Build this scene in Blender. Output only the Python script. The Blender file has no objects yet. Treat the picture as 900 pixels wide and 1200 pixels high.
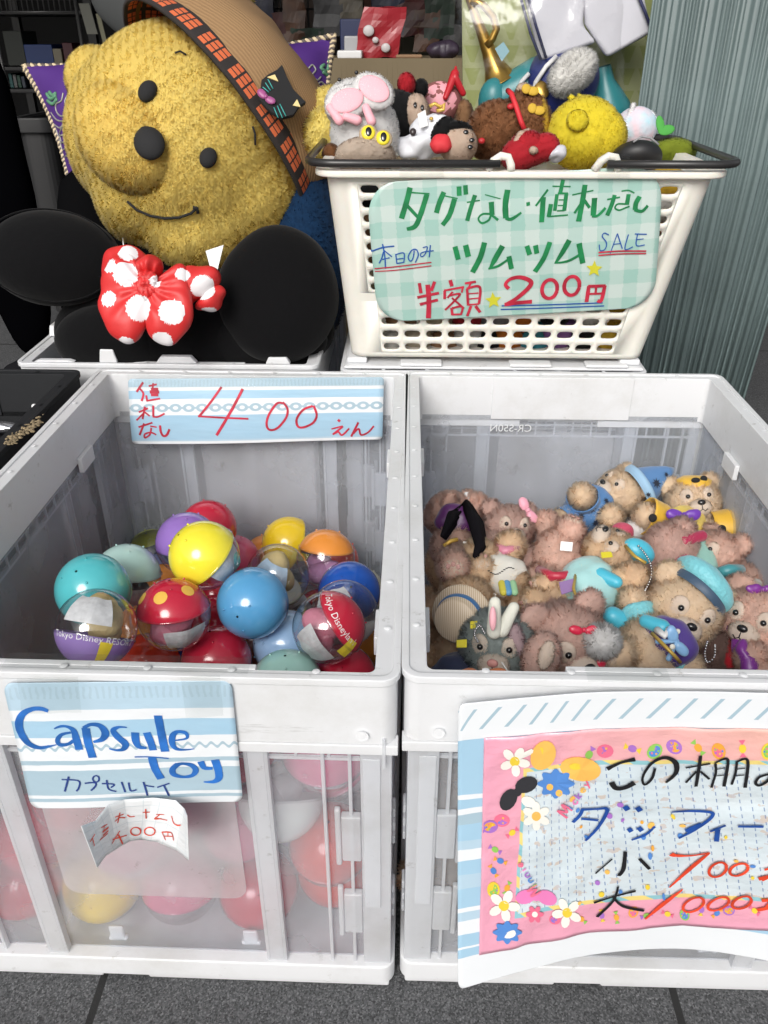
import bpy, bmesh, math, random
import numpy as np
from mathutils import Vector, Matrix, noise
from mathutils.bvhtree import BVHTree
R = math.radians
S = bpy.context.scene
COL = S.collection
random.seed(7)
RNG = np.random.default_rng(7)

# ------------------------------------------------------------------ camera, sky, sun, exposure
F, PITCH, YAW = 960.0, R(30), R(1.55)
CAM = Vector((0, 0, 0.663))
cd = bpy.data.cameras.new('camera')
cam = bpy.data.objects.new('camera', cd); COL.objects.link(cam)
cam.location = CAM; cam.rotation_euler = (math.pi/2 - PITCH, 0, YAW)
cd.sensor_fit = 'VERTICAL'; cd.sensor_height = 36; cd.lens = 36*F/1200
cd.clip_start = 0.02; cd.clip_end = 500
S.camera = cam
FWD = Vector((-math.sin(YAW)*math.cos(PITCH), math.cos(YAW)*math.cos(PITCH), -math.sin(PITCH)))
RGT = Vector((math.cos(YAW), math.sin(YAW), 0))
UPV = RGT.cross(FWD).normalized()

SUN_EL, SUN_AZ = R(36), R(196)          # azimuth measured clockwise from +Y
w = bpy.data.worlds.new('World'); S.world = w; w.use_nodes = True
nt = w.node_tree; bg = nt.nodes['Background']
sky = nt.nodes.new('ShaderNodeTexSky'); sky.sky_type = 'NISHITA'; sky.sun_disc = False
sky.sun_elevation = SUN_EL; sky.sun_rotation = SUN_AZ
sky.air_density = 1.0; sky.dust_density = 4.0; sky.ozone_density = 1.0
hs = nt.nodes.new('ShaderNodeHueSaturation'); hs.inputs['Saturation'].default_value = 0.28
nt.links.new(sky.outputs[0], hs.inputs['Color']); nt.links.new(hs.outputs[0], bg.inputs[0])
bg.inputs[1].default_value = 0.12
sd = bpy.data.lights.new('sun', 'SUN'); sd.energy = 2.0; sd.angle = R(28); sd.color = (1, .97, .93)
sun = bpy.data.objects.new('sun', sd); COL.objects.link(sun)
sdir = Vector((math.sin(SUN_AZ)*math.cos(SUN_EL), math.cos(SUN_AZ)*math.cos(SUN_EL), math.sin(SUN_EL)))
sun.rotation_euler = sdir.to_track_quat('Z', 'Y').to_euler(); sun.location = sdir*20
vs = S.view_settings
S.display_settings.display_device = 'sRGB'
vs.view_transform = 'Standard'; vs.look = 'None'; vs.exposure = 0.2; vs.gamma = 1; vs.use_curve_mapping = False
S.cycles.use_denoising = True
S.cycles.max_bounces = 12; S.cycles.diffuse_bounces = 8; S.cycles.glossy_bounces = 4; S.cycles.transmission_bounces = 8; S.cycles.transparent_max_bounces = 24
S.cycles.caustics_reflective = False; S.cycles.caustics_refractive = False

# ------------------------------------------------------------------ rays of the photograph
def ray(px, py): return FWD + RGT*((px-450)/F) + UPV*((600-py)/F)
def PT(px, py, t): return CAM + ray(px, py)*t
def PY(px, py, Y): d = ray(px, py); return CAM + d*(Y/d.y)
def PZ(px, py, Z): d = ray(px, py); return CAM + d*((Z-CAM.z)/d.z)
def PP(px, py, p0, n):
    d = ray(px, py); return CAM + d*((p0-CAM).dot(n)/d.dot(n))
def depth(p): return (p-CAM).dot(FWD)
def scr(x, y, z): return (RGT*x + UPV*y - FWD*z)      # right, up, towards the viewer

# ------------------------------------------------------------------ materials
def nodes_of(m):
    m.use_nodes = True; return m.node_tree, m.node_tree.nodes['Principled BSDF']
MATS = {}
def mat(name, col, rough=.6, bump=0, bscale=200, var=0, vscale=40, metal=0, coat=0, sheen=0, spec=.5, sss=0, col2=None):
    if name in MATS: return MATS[name]
    m = bpy.data.materials.new(name); t, b = nodes_of(m)
    b.inputs['Base Color'].default_value = (*col, 1); b.inputs['Roughness'].default_value = rough
    b.inputs['Metallic'].default_value = metal; b.inputs['Coat Weight'].default_value = coat
    b.inputs['Specular IOR Level'].default_value = spec
    b.inputs['Sheen Roughness'].default_value = .5
    if sheen: b.inputs['Sheen Weight'].default_value = sheen
    if sss:
        b.inputs['Subsurface Weight'].default_value = sss; b.inputs['Subsurface Scale'].default_value = .01
    tc = t.nodes.new('ShaderNodeTexCoord')
    if var or col2:
        n = t.nodes.new('ShaderNodeTexNoise'); n.inputs['Scale'].default_value = vscale; n.inputs['Detail'].default_value = 6
        t.links.new(tc.outputs['Object'], n.inputs['Vector'])
        r = t.nodes.new('ShaderNodeValToRGB'); t.links.new(n.outputs[0], r.inputs[0])
        a = col2 if col2 else tuple(max(0, c*(1-var)) for c in col)
        c = col if col2 else tuple(min(1, c*(1+var)) for c in col)
        r.color_ramp.elements[0].position = .35; r.color_ramp.elements[1].position = .65
        r.color_ramp.elements[0].color = (*a, 1); r.color_ramp.elements[1].color = (*c, 1)
        t.links.new(r.outputs[0], b.inputs['Base Color'])
    if bump:
        n2 = t.nodes.new('ShaderNodeTexNoise'); n2.inputs['Scale'].default_value = bscale; n2.inputs['Detail'].default_value = 4
        t.links.new(tc.outputs['Object'], n2.inputs['Vector'])
        bp = t.nodes.new('ShaderNodeBump'); bp.inputs['Strength'].default_value = bump; bp.inputs['Distance'].default_value = .002
        t.links.new(n2.outputs[0], bp.inputs['Height']); t.links.new(bp.outputs[0], b.inputs['Normal'])
    MATS[name] = m; return m

def fur_mat(name, col, var=.22, vscale=60):
    """plush pile: diffuse with a little light passing through the hairs"""
    if name in MATS: return MATS[name]
    m = bpy.data.materials.new(name); t, b = nodes_of(m); out = t.nodes['Material Output']
    tc = t.nodes.new('ShaderNodeTexCoord')
    n = t.nodes.new('ShaderNodeTexNoise'); n.inputs['Scale'].default_value = vscale; n.inputs['Detail'].default_value = 8; n.inputs['Roughness'].default_value = .75
    t.links.new(tc.outputs['Object'], n.inputs['Vector'])
    r = t.nodes.new('ShaderNodeValToRGB'); t.links.new(n.outputs[0], r.inputs[0])
    r.color_ramp.elements[0].position = .32; r.color_ramp.elements[1].position = .68
    r.color_ramp.elements[0].color = (*[c*(1-var) for c in col], 1); r.color_ramp.elements[1].color = (*[min(1, c*(1+var)) for c in col], 1)
    t.links.new(r.outputs[0], b.inputs['Base Color']); b.inputs['Roughness'].default_value = .8
    b.inputs['Specular IOR Level'].default_value = .2; b.inputs['Sheen Weight'].default_value = .15
    tl = t.nodes.new('ShaderNodeBsdfTranslucent'); t.links.new(r.outputs[0], tl.inputs[0])
    mx = t.nodes.new('ShaderNodeMixShader'); mx.inputs[0].default_value = .5
    t.links.new(b.outputs[0], mx.inputs[1]); t.links.new(tl.outputs[0], mx.inputs[2]); t.links.new(mx.outputs[0], out.inputs[0])
    MATS[name] = m; return m

def frosted(name, clear, col=(.78, .80, .84), rough=.35, transl=.5, bump=.05, tint=(1, 1, 1)):
    """translucent polypropylene: part of the light goes straight through, the rest is scattered"""
    if name in MATS: return MATS[name]
    m = bpy.data.materials.new(name); t, b = nodes_of(m); out = t.nodes['Material Output']
    b.inputs['Base Color'].default_value = (*col, 1); b.inputs['Roughness'].default_value = rough
    tl = t.nodes.new('ShaderNodeBsdfTranslucent'); tl.inputs[0].default_value = (*col, 1)
    tg = t.nodes.new('ShaderNodeTexCoord')
    def gr(scale, lo, hi, stretch):
        mp = t.nodes.new('ShaderNodeMapping'); mp.inputs['Scale'].default_value = stretch; t.links.new(tg.outputs['Object'], mp.inputs[0])
        n = t.nodes.new('ShaderNodeTexNoise'); n.inputs['Scale'].default_value = scale; n.inputs['Detail'].default_value = 8; n.inputs['Roughness'].default_value = .7; t.links.new(mp.outputs[0], n.inputs['Vector'])
        r = t.nodes.new('ShaderNodeMapRange'); r.inputs[1].default_value = lo; r.inputs[2].default_value = hi; t.links.new(n.outputs[0], r.inputs[0]); return r.outputs[0]
    def over(base, fac, amt, c):
        k = t.nodes.new('ShaderNodeMath'); k.operation = 'MULTIPLY'; k.inputs[1].default_value = amt; t.links.new(fac, k.inputs[0])
        x = t.nodes.new('ShaderNodeMix'); x.data_type = 'RGBA'; t.links.new(k.outputs[0], x.inputs[0]); x.inputs[7].default_value = (*c, 1)
        if isinstance(base, tuple): x.inputs[6].default_value = (*base, 1)
        else: t.links.new(base, x.inputs[6])
        return x.outputs[2]
    cc = over(over(over(col, gr(9, .5, .75, (1, 1, 1)), .42, (.52, .51, .47)), gr(60, .62, .70, (1, 1, 1)), .5, (.34, .33, .30)), gr(45, .66, .70, (.12, 1, 1)), .45, (.45, .45, .44))
    t.links.new(cc, b.inputs['Base Color']); t.links.new(cc, tl.inputs[0])
    m1 = t.nodes.new('ShaderNodeMixShader'); m1.inputs[0].default_value = transl
    t.links.new(b.outputs[0], m1.inputs[1]); t.links.new(tl.outputs[0], m1.inputs[2])
    tc = t.nodes.new('ShaderNodeTexCoord')
    if bump:
        n2 = t.nodes.new('ShaderNodeTexNoise'); n2.inputs['Scale'].default_value = 90; n2.inputs['Detail'].default_value = 5
        t.links.new(tc.outputs['Object'], n2.inputs['Vector'])
        bp = t.nodes.new('ShaderNodeBump'); bp.inputs['Strength'].default_value = bump; bp.inputs['Distance'].default_value = .002
        t.links.new(n2.outputs[0], bp.inputs['Height']); t.links.new(bp.outputs[0], b.inputs['Normal'])
    if clear > 0:
        tr = t.nodes.new('ShaderNodeBsdfTransparent'); tr.inputs[0].default_value = (*tint, 1)
        m2 = t.nodes.new('ShaderNodeMixShader')
        n = t.nodes.new('ShaderNodeTexNoise'); n.inputs['Scale'].default_value = 14; n.inputs['Detail'].default_value = 6
        t.links.new(tc.outputs['Object'], n.inputs['Vector'])
        mr = t.nodes.new('ShaderNodeMapRange'); mr.inputs[1].default_value = .3; mr.inputs[2].default_value = .7
        mr.inputs[3].default_value = clear-.06; mr.inputs[4].default_value = clear+.06
        t.links.new(n.outputs[0], mr.inputs[0]); t.links.new(mr.outputs[0], m2.inputs[0])
        t.links.new(m1.outputs[0], m2.inputs[1]); t.links.new(tr.outputs[0], m2.inputs[2]); t.links.new(m2.outputs[0], out.inputs[0])
    else: t.links.new(m1.outputs[0], out.inputs[0])
    MATS[name] = m; return m

def clear_mat(name, tint=(.95, .96, .97), rough=.04, boost=0.0, bump=0.0, bscale=60):
    """thin clear plastic: what is behind shows through, with a gloss that grows at grazing angles"""
    if name in MATS: return MATS[name]
    m = bpy.data.materials.new(name); t, b = nodes_of(m); out = t.nodes['Material Output']
    tr = t.nodes.new('ShaderNodeBsdfTransparent'); tr.inputs[0].default_value = (*tint, 1)
    gl = t.nodes.new('ShaderNodeBsdfGlossy'); gl.inputs['Roughness'].default_value = rough
    fr = t.nodes.new('ShaderNodeLayerWeight'); fr.inputs[0].default_value = .5
    pw = t.nodes.new('ShaderNodeMath'); pw.operation = 'POWER'; pw.inputs[1].default_value = 4; t.links.new(fr.outputs['Facing'], pw.inputs[0])
    ad = t.nodes.new('ShaderNodeMath'); ad.operation = 'ADD'; ad.inputs[1].default_value = boost+.045; ad.use_clamp = True
    t.links.new(pw.outputs[0], ad.inputs[0])
    mx = t.nodes.new('ShaderNodeMixShader')
    t.links.new(ad.outputs[0], mx.inputs[0]); t.links.new(tr.outputs[0], mx.inputs[1]); t.links.new(gl.outputs[0], mx.inputs[2]); t.links.new(mx.outputs[0], out.inputs[0])
    if bump:
        tc = t.nodes.new('ShaderNodeTexCoord'); n2 = t.nodes.new('ShaderNodeTexNoise'); n2.inputs['Scale'].default_value = bscale; n2.inputs['Detail'].default_value = 3
        t.links.new(tc.outputs['Object'], n2.inputs['Vector'])
        bp = t.nodes.new('ShaderNodeBump'); bp.inputs['Strength'].default_value = bump; bp.inputs['Distance'].default_value = .004
        t.links.new(n2.outputs[0], bp.inputs['Height']); t.links.new(bp.outputs[0], gl.inputs['Normal']); t.links.new(bp.outputs[0], fr.inputs['Normal'])
    MATS[name] = m; return m

class NT:
    """small expression helper for procedural patterns over a sheet's UV (metres)"""
    def __init__(s, m):
        s.m = m; s.t, s.b = nodes_of(m); uv = s.t.nodes.new('ShaderNodeUVMap')
        sp = s.t.nodes.new('ShaderNodeSeparateXYZ'); s.t.links.new(uv.outputs[0], sp.inputs[0]); s.u, s.v = sp.outputs[0], sp.outputs[1]; s.uv = uv.outputs[0]
    def op(s, o, a, b=None, c=None):
        n = s.t.nodes.new('ShaderNodeMath'); n.operation = o
        for i, x in enumerate((a, b, c)):
            if x is None: continue
            if isinstance(x, (int, float)): n.inputs[i].default_value = x
            else: s.t.links.new(x, n.inputs[i])
        return n.outputs[0]
    def noise(s, sc, vec=None, detail=3):
        n = s.t.nodes.new('ShaderNodeTexNoise'); n.inputs['Scale'].default_value = sc; n.inputs['Detail'].default_value = detail
        s.t.links.new(vec or s.uv, n.inputs['Vector']); return n.outputs[0]
    def mix(s, f, a, b):
        n = s.t.nodes.new('ShaderNodeMix'); n.data_type = 'RGBA'
        for k, x in ((0, f), (6, a), (7, b)):
            if isinstance(x, tuple): n.inputs[k].default_value = (*x, 1)
            elif isinstance(x, (int, float)): n.inputs[k].default_value = x
            else: s.t.links.new(x, n.inputs[k])
        return n.outputs[2]
    def band(s, x, a, b): return s.op('MULTIPLY', s.op('GREATER_THAN', x, a), s.op('LESS_THAN', x, b))
    def ramp(s, x, stops):
        r = s.t.nodes.new('ShaderNodeValToRGB'); r.color_ramp.interpolation = 'CONSTANT'; e = r.color_ramp.elements
        while len(e) > 1: e.remove(e[-1])
        e[0].position = 0; e[0].color = (*stops[0][1], 1)
        for p, c in stops[1:]: k = e.new(p); k.color = (*c, 1)
        s.t.links.new(x, r.inputs[0]); return r.outputs[0]
    def done(s, c, rough=.5, bump=None, bs=.1, coat=0):
        s.t.links.new(c, s.b.inputs['Base Color']); s.b.inputs['Roughness'].default_value = rough; s.b.inputs['Coat Weight'].default_value = coat
        s.b.inputs['Coat Roughness'].default_value = .12
        if bump is not None:
            bp = s.t.nodes.new('ShaderNodeBump'); bp.inputs['Strength'].default_value = bs; bp.inputs['Distance'].default_value = .003
            s.t.links.new(bump, bp.inputs['Height']); s.t.links.new(bp.outputs[0], s.b.inputs['Normal'])
        return s.m

# ------------------------------------------------------------------ things, parts
def tag(o, label=None, cat=None, group=None, kind=None):
    if label: o['label'] = label
    if cat: o['category'] = cat
    if group: o['group'] = group
    if kind: o['kind'] = kind
    return o
def thing(name, label, cat, loc=(0, 0, 0), group=None):
    o = bpy.data.objects.new(name, None); COL.objects.link(o); o.location = loc; o.empty_display_size = .02
    return tag(o, label, cat, group)
def wloc(o):
    p = Vector((0, 0, 0))
    while o is not None: p += o.location; o = o.parent
    return p
def link(name, me, mats, parent=None):
    for m in (mats if isinstance(mats, (list, tuple)) else [mats]): me.materials.append(m)
    o = bpy.data.objects.new(name, me); COL.objects.link(o)
    if parent is not None:
        off = wloc(parent); me.transform(Matrix.Translation(-off)); o.parent = parent
    return o
def copy_tree(o, parent=None):
    c = o.copy(); COL.objects.link(c)
    if parent is not None: c.parent = parent
    for ch in list(o.children): copy_tree(ch, c)
    return c

def frame(z, hint=Vector((0, 0, 1))):
    z = Vector(z).normalized(); h = Vector(hint)
    if abs(z.dot(h.normalized())) > .98: h = Vector((0, 1, 0)) if abs(z.y) < .9 else Vector((1, 0, 0))
    x = h.cross(z).normalized(); y = z.cross(x)
    return Matrix((x, y, z)).transposed()          # columns x, y, z

class G:
    """collects shapes in world (or local) coordinates and links them as ONE mesh object; can grow pile on them"""
    def __init__(s): s.bm = bmesh.new(); s.prim = []; s.mi = 0
    def _setmat(s, faces):
        for f in faces: f.material_index = s.mi; f.smooth = True
    def ell(s, c, r, M=None, sub=3, wob=0, ws=20):
        if isinstance(r, (int, float)): r = (r, r, r)
        M = M or Matrix.Identity(3); c = Vector(c)
        res = bmesh.ops.create_icosphere(s.bm, subdivisions=sub, radius=1)
        fs = set()
        for v in res['verts']:
            q = v.co.copy(); p = c + M @ Vector((q.x*r[0], q.y*r[1], q.z*r[2]))
            if wob: p += (p-c).normalized()*wob*noise.noise(p*ws)
            v.co = p
            for f in v.link_faces: fs.add(f)
        s._setmat(fs); s.prim.append(('e', c, tuple(r), M.copy())); return res['verts']
    def cap(s, a, b, r0, r1, seg=12):
        a, b = Vector(a), Vector(b); ax = b-a
        M = frame(ax); L = ax.length; rings = []
        prof = [(-math.cos(t)*r0*1.0, math.sin(t)*r0) for t in [i*math.pi/2/4 for i in range(5)]]
        prof += [(L*k/3, r0+(r1-r0)*k/3) for k in (1, 2)]
        prof += [(L+math.sin(t)*r1, math.cos(t)*r1) for t in [i*math.pi/2/4 for i in range(5)]]
        for z, r in prof:
            r = max(r, 1e-5)
            rings.append([s.bm.verts.new(a+M @ Vector((r*math.cos(2*math.pi*k/seg), r*math.sin(2*math.pi*k/seg), z))) for k in range(seg)])
        fs = []
        for i in range(len(rings)-1):
            for k in range(seg):
                fs.append(s.bm.faces.new((rings[i][k], rings[i][(k+1) % seg], rings[i+1][(k+1) % seg], rings[i+1][k])))
        s._setmat(fs); s.prim.append(('c', a, b, r0, r1))
    def lathe(s, c, M, prof, seg=32, closed=False):
        """prof: (r, z) pairs about the z axis of M"""
        c = Vector(c); rings = []
        for r, z in prof:
            r = max(r, 1e-5)
            rings.append([s.bm.verts.new(c+M @ Vector((r*math.cos(2*math.pi*k/seg), r*math.sin(2*math.pi*k/seg), z))) for k in range(seg)])
        fs = []
        for i in range(len(rings)-1):
            for k in range(seg):
                fs.append(s.bm.faces.new((rings[i][k], rings[i][(k+1) % seg], rings[i+1][(k+1) % seg], rings[i+1][k])))
        s._setmat(fs); return fs
    def tube(s, pts, r, seg=8, closed=False, capped=True):
        pts = [Vector(p) for p in pts]; n = len(pts); rr = r if isinstance(r, (list, tuple)) else [r]*n
        rings = []; prev = None
        for i, p in enumerate(pts):
            if closed: tg = pts[(i+1) % n]-pts[i-1]
            else: tg = pts[min(i+1, n-1)]-pts[max(i-1, 0)]
            if tg.length < 1e-9: tg = Vector((0, 0, 1))
            tg.normalize()
            if prev is None: M = frame(tg); x = M.col[0].copy()
            else:
                x = prev-tg*prev.dot(tg)
                x = x.normalized() if x.length > 1e-6 else frame(tg).col[0].copy()
            prev = x; y = tg.cross(x)
            rings.append([s.bm.verts.new(p+(x*math.cos(2*math.pi*k/seg)+y*math.sin(2*math.pi*k/seg))*rr[i]) for k in range(seg)])
        fs = []; m = n if closed else n-1
        for i in range(m):
            A, B = rings[i], rings[(i+1) % n]
            for k in range(seg): fs.append(s.bm.faces.new((A[k], A[(k+1) % seg], B[(k+1) % seg], B[k])))
        if capped and not closed:
            fs.append(s.bm.faces.new(rings[0][::-1])); fs.append(s.bm.faces.new(rings[-1]))
        s._setmat(fs)
    def box(s, x0, y0, z0, x1, y1, z1, M=None):
        c = [(x0, y0, z0), (x1, y0, z0), (x1, y1, z0), (x0, y1, z0), (x0, y0, z1), (x1, y0, z1), (x1, y1, z1), (x0, y1, z1)]
        v = [s.bm.verts.new((M @ Vector(p)) if M else p) for p in c]
        fs = [s.bm.faces.new([v[i] for i in q]) for q in ((0, 3, 2, 1), (4, 5, 6, 7), (0, 1, 5, 4), (1, 2, 6, 5), (2, 3, 7, 6), (3, 0, 4, 7))]
        for f in fs: f.material_index = s.mi
    def quad(s, a, b, c, d):
        f = s.bm.faces.new([s.bm.verts.new(p) for p in (a, b, c, d)]); f.material_index = s.mi; return f
    def poly(s, pts):
        f = s.bm.faces.new([s.bm.verts.new(p) for p in pts]); f.material_index = s.mi; return f
    def prism(s, pts, ext):
        """outline extruded by the vector ext"""
        a = [s.bm.verts.new(p) for p in pts]; b = [s.bm.verts.new(Vector(p)+ext) for p in pts]; n = len(a); fs = [s.bm.faces.new(a[::-1]), s.bm.faces.new(b)]
        for i in range(n): fs.append(s.bm.faces.new((a[i], a[(i+1) % n], b[(i+1) % n], b[i])))
        for f in fs: f.material_index = s.mi
    def melt(s, voxel=.006, it=18):
        """fuses overlapping shapes into one soft skin"""
        me = bpy.data.meshes.new('melt'); s.bm.to_mesh(me); o = bpy.data.objects.new('melt', me); COL.objects.link(o)
        r = o.modifiers.new('r', 'REMESH'); r.mode = 'VOXEL'; r.voxel_size = voxel
        m_ = o.modifiers.new('s', 'SMOOTH'); m_.factor = .5; m_.iterations = it
        ev = o.evaluated_get(bpy.context.evaluated_depsgraph_get()); m2 = bpy.data.meshes.new_from_object(ev); s.bm.clear(); s.bm.from_mesh(m2)
        bpy.data.objects.remove(o); bpy.data.meshes.remove(me); bpy.data.meshes.remove(m2); s.prim = []
        for f in s.bm.faces: f.smooth = True; f.material_index = 0
    def bvh(s): return BVHTree.FromBMesh(s.bm)
    def _inside(s, P, skip, eps):
        ins = np.zeros(len(P), bool)
        for i, p in enumerate(s.prim):
            if p[0] == 'e':
                c = np.array(p[1]); Mi = np.array(p[3].inverted()); q = (P-c) @ Mi.T/np.maximum(np.array(p[2])-eps, 1e-6)
                ins |= (q*q).sum(1) < 1
            else:
                a = np.array(p[1]); b = np.array(p[2]); d = b-a; tt = np.clip(((P-a) @ d)/(d @ d), 0, 1)
                ins |= np.linalg.norm(P-(a+tt[:, None]*d), axis=1) < p[3]+(p[4]-p[3])*tt-eps
        return ins
    def fur_arrays(s, n, L, wd, tilt=.5, curl=.5, comb=None, keep=None, under=.0006, tuft=330.0):
        s.bm.normal_update(); tris = s.bm.calc_loop_triangles()
        A = np.array([[l.vert.co[:] for l in t] for t in tris]); NN = np.array([[l.vert.normal[:] for l in t] for t in tris])
        ar = np.linalg.norm(np.cross(A[:, 1]-A[:, 0], A[:, 2]-A[:, 0]), axis=1); cs = np.cumsum(ar)
        ix = np.searchsorted(cs, RNG.random(n)*cs[-1]).clip(0, len(cs)-1); u = RNG.random((n, 2)); fl = u.sum(1) > 1; u[fl] = 1-u[fl]
        b0 = 1-u.sum(1); P = A[ix, 0]*b0[:, None]+A[ix, 1]*u[:, :1]+A[ix, 2]*u[:, 1:]
        N = NN[ix, 0]*b0[:, None]+NN[ix, 1]*u[:, :1]+NN[ix, 2]*u[:, 1:]; N /= np.linalg.norm(N, axis=1)[:, None]+1e-9
        ok = ~s._inside(P, None, L*.25)
        if keep is not None: ok &= keep(P, N)
        P, N = P[ok], N[ok]; n = len(P)
        K = np.random.default_rng(3).normal(size=(2, 3, 3))
        T = np.sin(P @ K[0]*tuft+1.3)+.8*np.sin(P @ K[1]*tuft*2.3)+RNG.normal(size=(n, 3))*.55; T *= 1.0; T -= N*(T*N).sum(1)[:, None]; T /= np.linalg.norm(T, axis=1)[:, None]+1e-9
        D = N+T*tilt*(.35+.65*RNG.random((n, 1)))
        if comb is not None: D = D+np.array(comb)
        D /= np.linalg.norm(D, axis=1)[:, None]
        T2 = RNG.normal(size=(n, 3)); ln = L*(.65+.6*RNG.random((n, 1)))
        mid = P+D*ln*.5; D2 = D+T2*curl*.28+N*.25; D2 /= np.linalg.norm(D2, axis=1)[:, None]; tip = mid+D2*ln*.5
        W = np.cross(D, N)+RNG.normal(size=(n, 3))*.12; W /= np.linalg.norm(W, axis=1)[:, None]+1e-9; W *= wd*.5
        W *= np.where((np.cross(W, D)*N).sum(1) < 0, -1, 1)[:, None]      # the blade's front looks away from the skin
        B = P-N*under
        V = np.stack([B-W, B+W, mid+W*.85, mid-W*.85, tip], 1).reshape(-1, 3)
        SN = N+T*.22; SN /= np.linalg.norm(SN, axis=1)[:, None]
        return V, np.repeat(SN, 5, 0), n
    def obj(s, name, mats, parent=None, bevel=0, fur=None, sub=0, solid=0, flat=False, autosmooth=True):
        me = bpy.data.meshes.new(name); bm = s.bm
        fa = s.fur_arrays(**fur) if fur else None
        bmesh.ops.recalc_face_normals(bm, faces=bm.faces[:]) if not fur and not flat else None
        bm.to_mesh(me)
        if fa:
            V, N, n = fa; nv = len(me.vertices); co = np.empty(nv*3, np.float32); me.vertices.foreach_get('co', co)
            nor = np.array([v.normal[:] for v in me.vertices])
            faces = [tuple(p.vertices) for p in me.polygons]; nf = len(faces)
            loops = np.concatenate([np.array([i for f in faces for i in f], np.int32), (nv+np.arange(n)[:, None]*5+np.array([0, 1, 2, 3, 3, 2, 4])).ravel().astype(np.int32)])
            tot = np.concatenate([np.array([len(f) for f in faces], np.int32), np.tile(np.array([4, 3], np.int32), n)])
            start = np.concatenate([[0], np.cumsum(tot)[:-1]]).astype(np.int32)
            me2 = bpy.data.meshes.new(name); me2.vertices.add(nv+n*5); me2.vertices.foreach_set('co', np.concatenate([co, V.ravel().astype(np.float32)]))
            me2.loops.add(len(loops)); me2.loops.foreach_set('vertex_index', loops)
            me2.polygons.add(len(tot)); me2.polygons.foreach_set('loop_start', start); me2.polygons.foreach_set('loop_total', tot)
            me2.polygons.foreach_set('use_smooth', np.ones(len(tot), bool)); me2.update(calc_edges=True)
            allN = np.concatenate([nor, N]); jit = RNG.normal(size=allN.shape)*.14; jit[:nv] = 0; allN = allN+jit; allN /= np.linalg.norm(allN, axis=1)[:, None]+1e-9
            me2.normals_split_custom_set_from_vertices([tuple(x) for x in allN])
            bpy.data.meshes.remove(me); me = me2
        bm.free()
        o = link(name, me, mats, parent)
        if bevel:
            b = o.modifiers.new('bevel', 'BEVEL'); b.width = bevel; b.segments = 2; b.limit_method = 'ANGLE'; b.angle_limit = R(40); b.harden_normals = False
            for p in me.polygons: p.use_smooth = True
            wn = o.modifiers.new('wn', 'WEIGHTED_NORMAL'); wn.keep_sharp = True
        if solid:
            so = o.modifiers.new('solid', 'SOLIDIFY'); so.thickness = solid; so.offset = -1
        if sub:
            ss = o.modifiers.new('sub', 'SUBSURF'); ss.levels = sub; ss.render_levels = sub
        return o

# ------------------------------------------------------------------ sheets with writing
def catmull(pts, step):
    if len(pts) < 3:
        a, b = pts; n = max(2, int(math.dist(a[:2], b[:2])/step)+1)
        return [tuple(a[k]+(b[k]-a[k])*i/(n-1) for k in range(3)) for i in range(n)]
    out = []
    for i in range(len(pts)-1):
        p0, p1, p2, p3 = pts[max(i-1, 0)], pts[i], pts[i+1], pts[min(i+2, len(pts)-1)]
        n = max(2, int(math.dist(p1[:2], p2[:2])/step)+1)
        for j in range(n):
            t = j/n; out.append(tuple(.5*(2*p1[k]+(p2[k]-p0[k])*t+(2*p0[k]-5*p1[k]+4*p2[k]-p3[k])*t*t+(3*p1[k]-p0[k]-3*p2[k]+p3[k])*t**3) for k in range(3)))
    out.append(tuple(pts[-1])); return out

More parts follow.
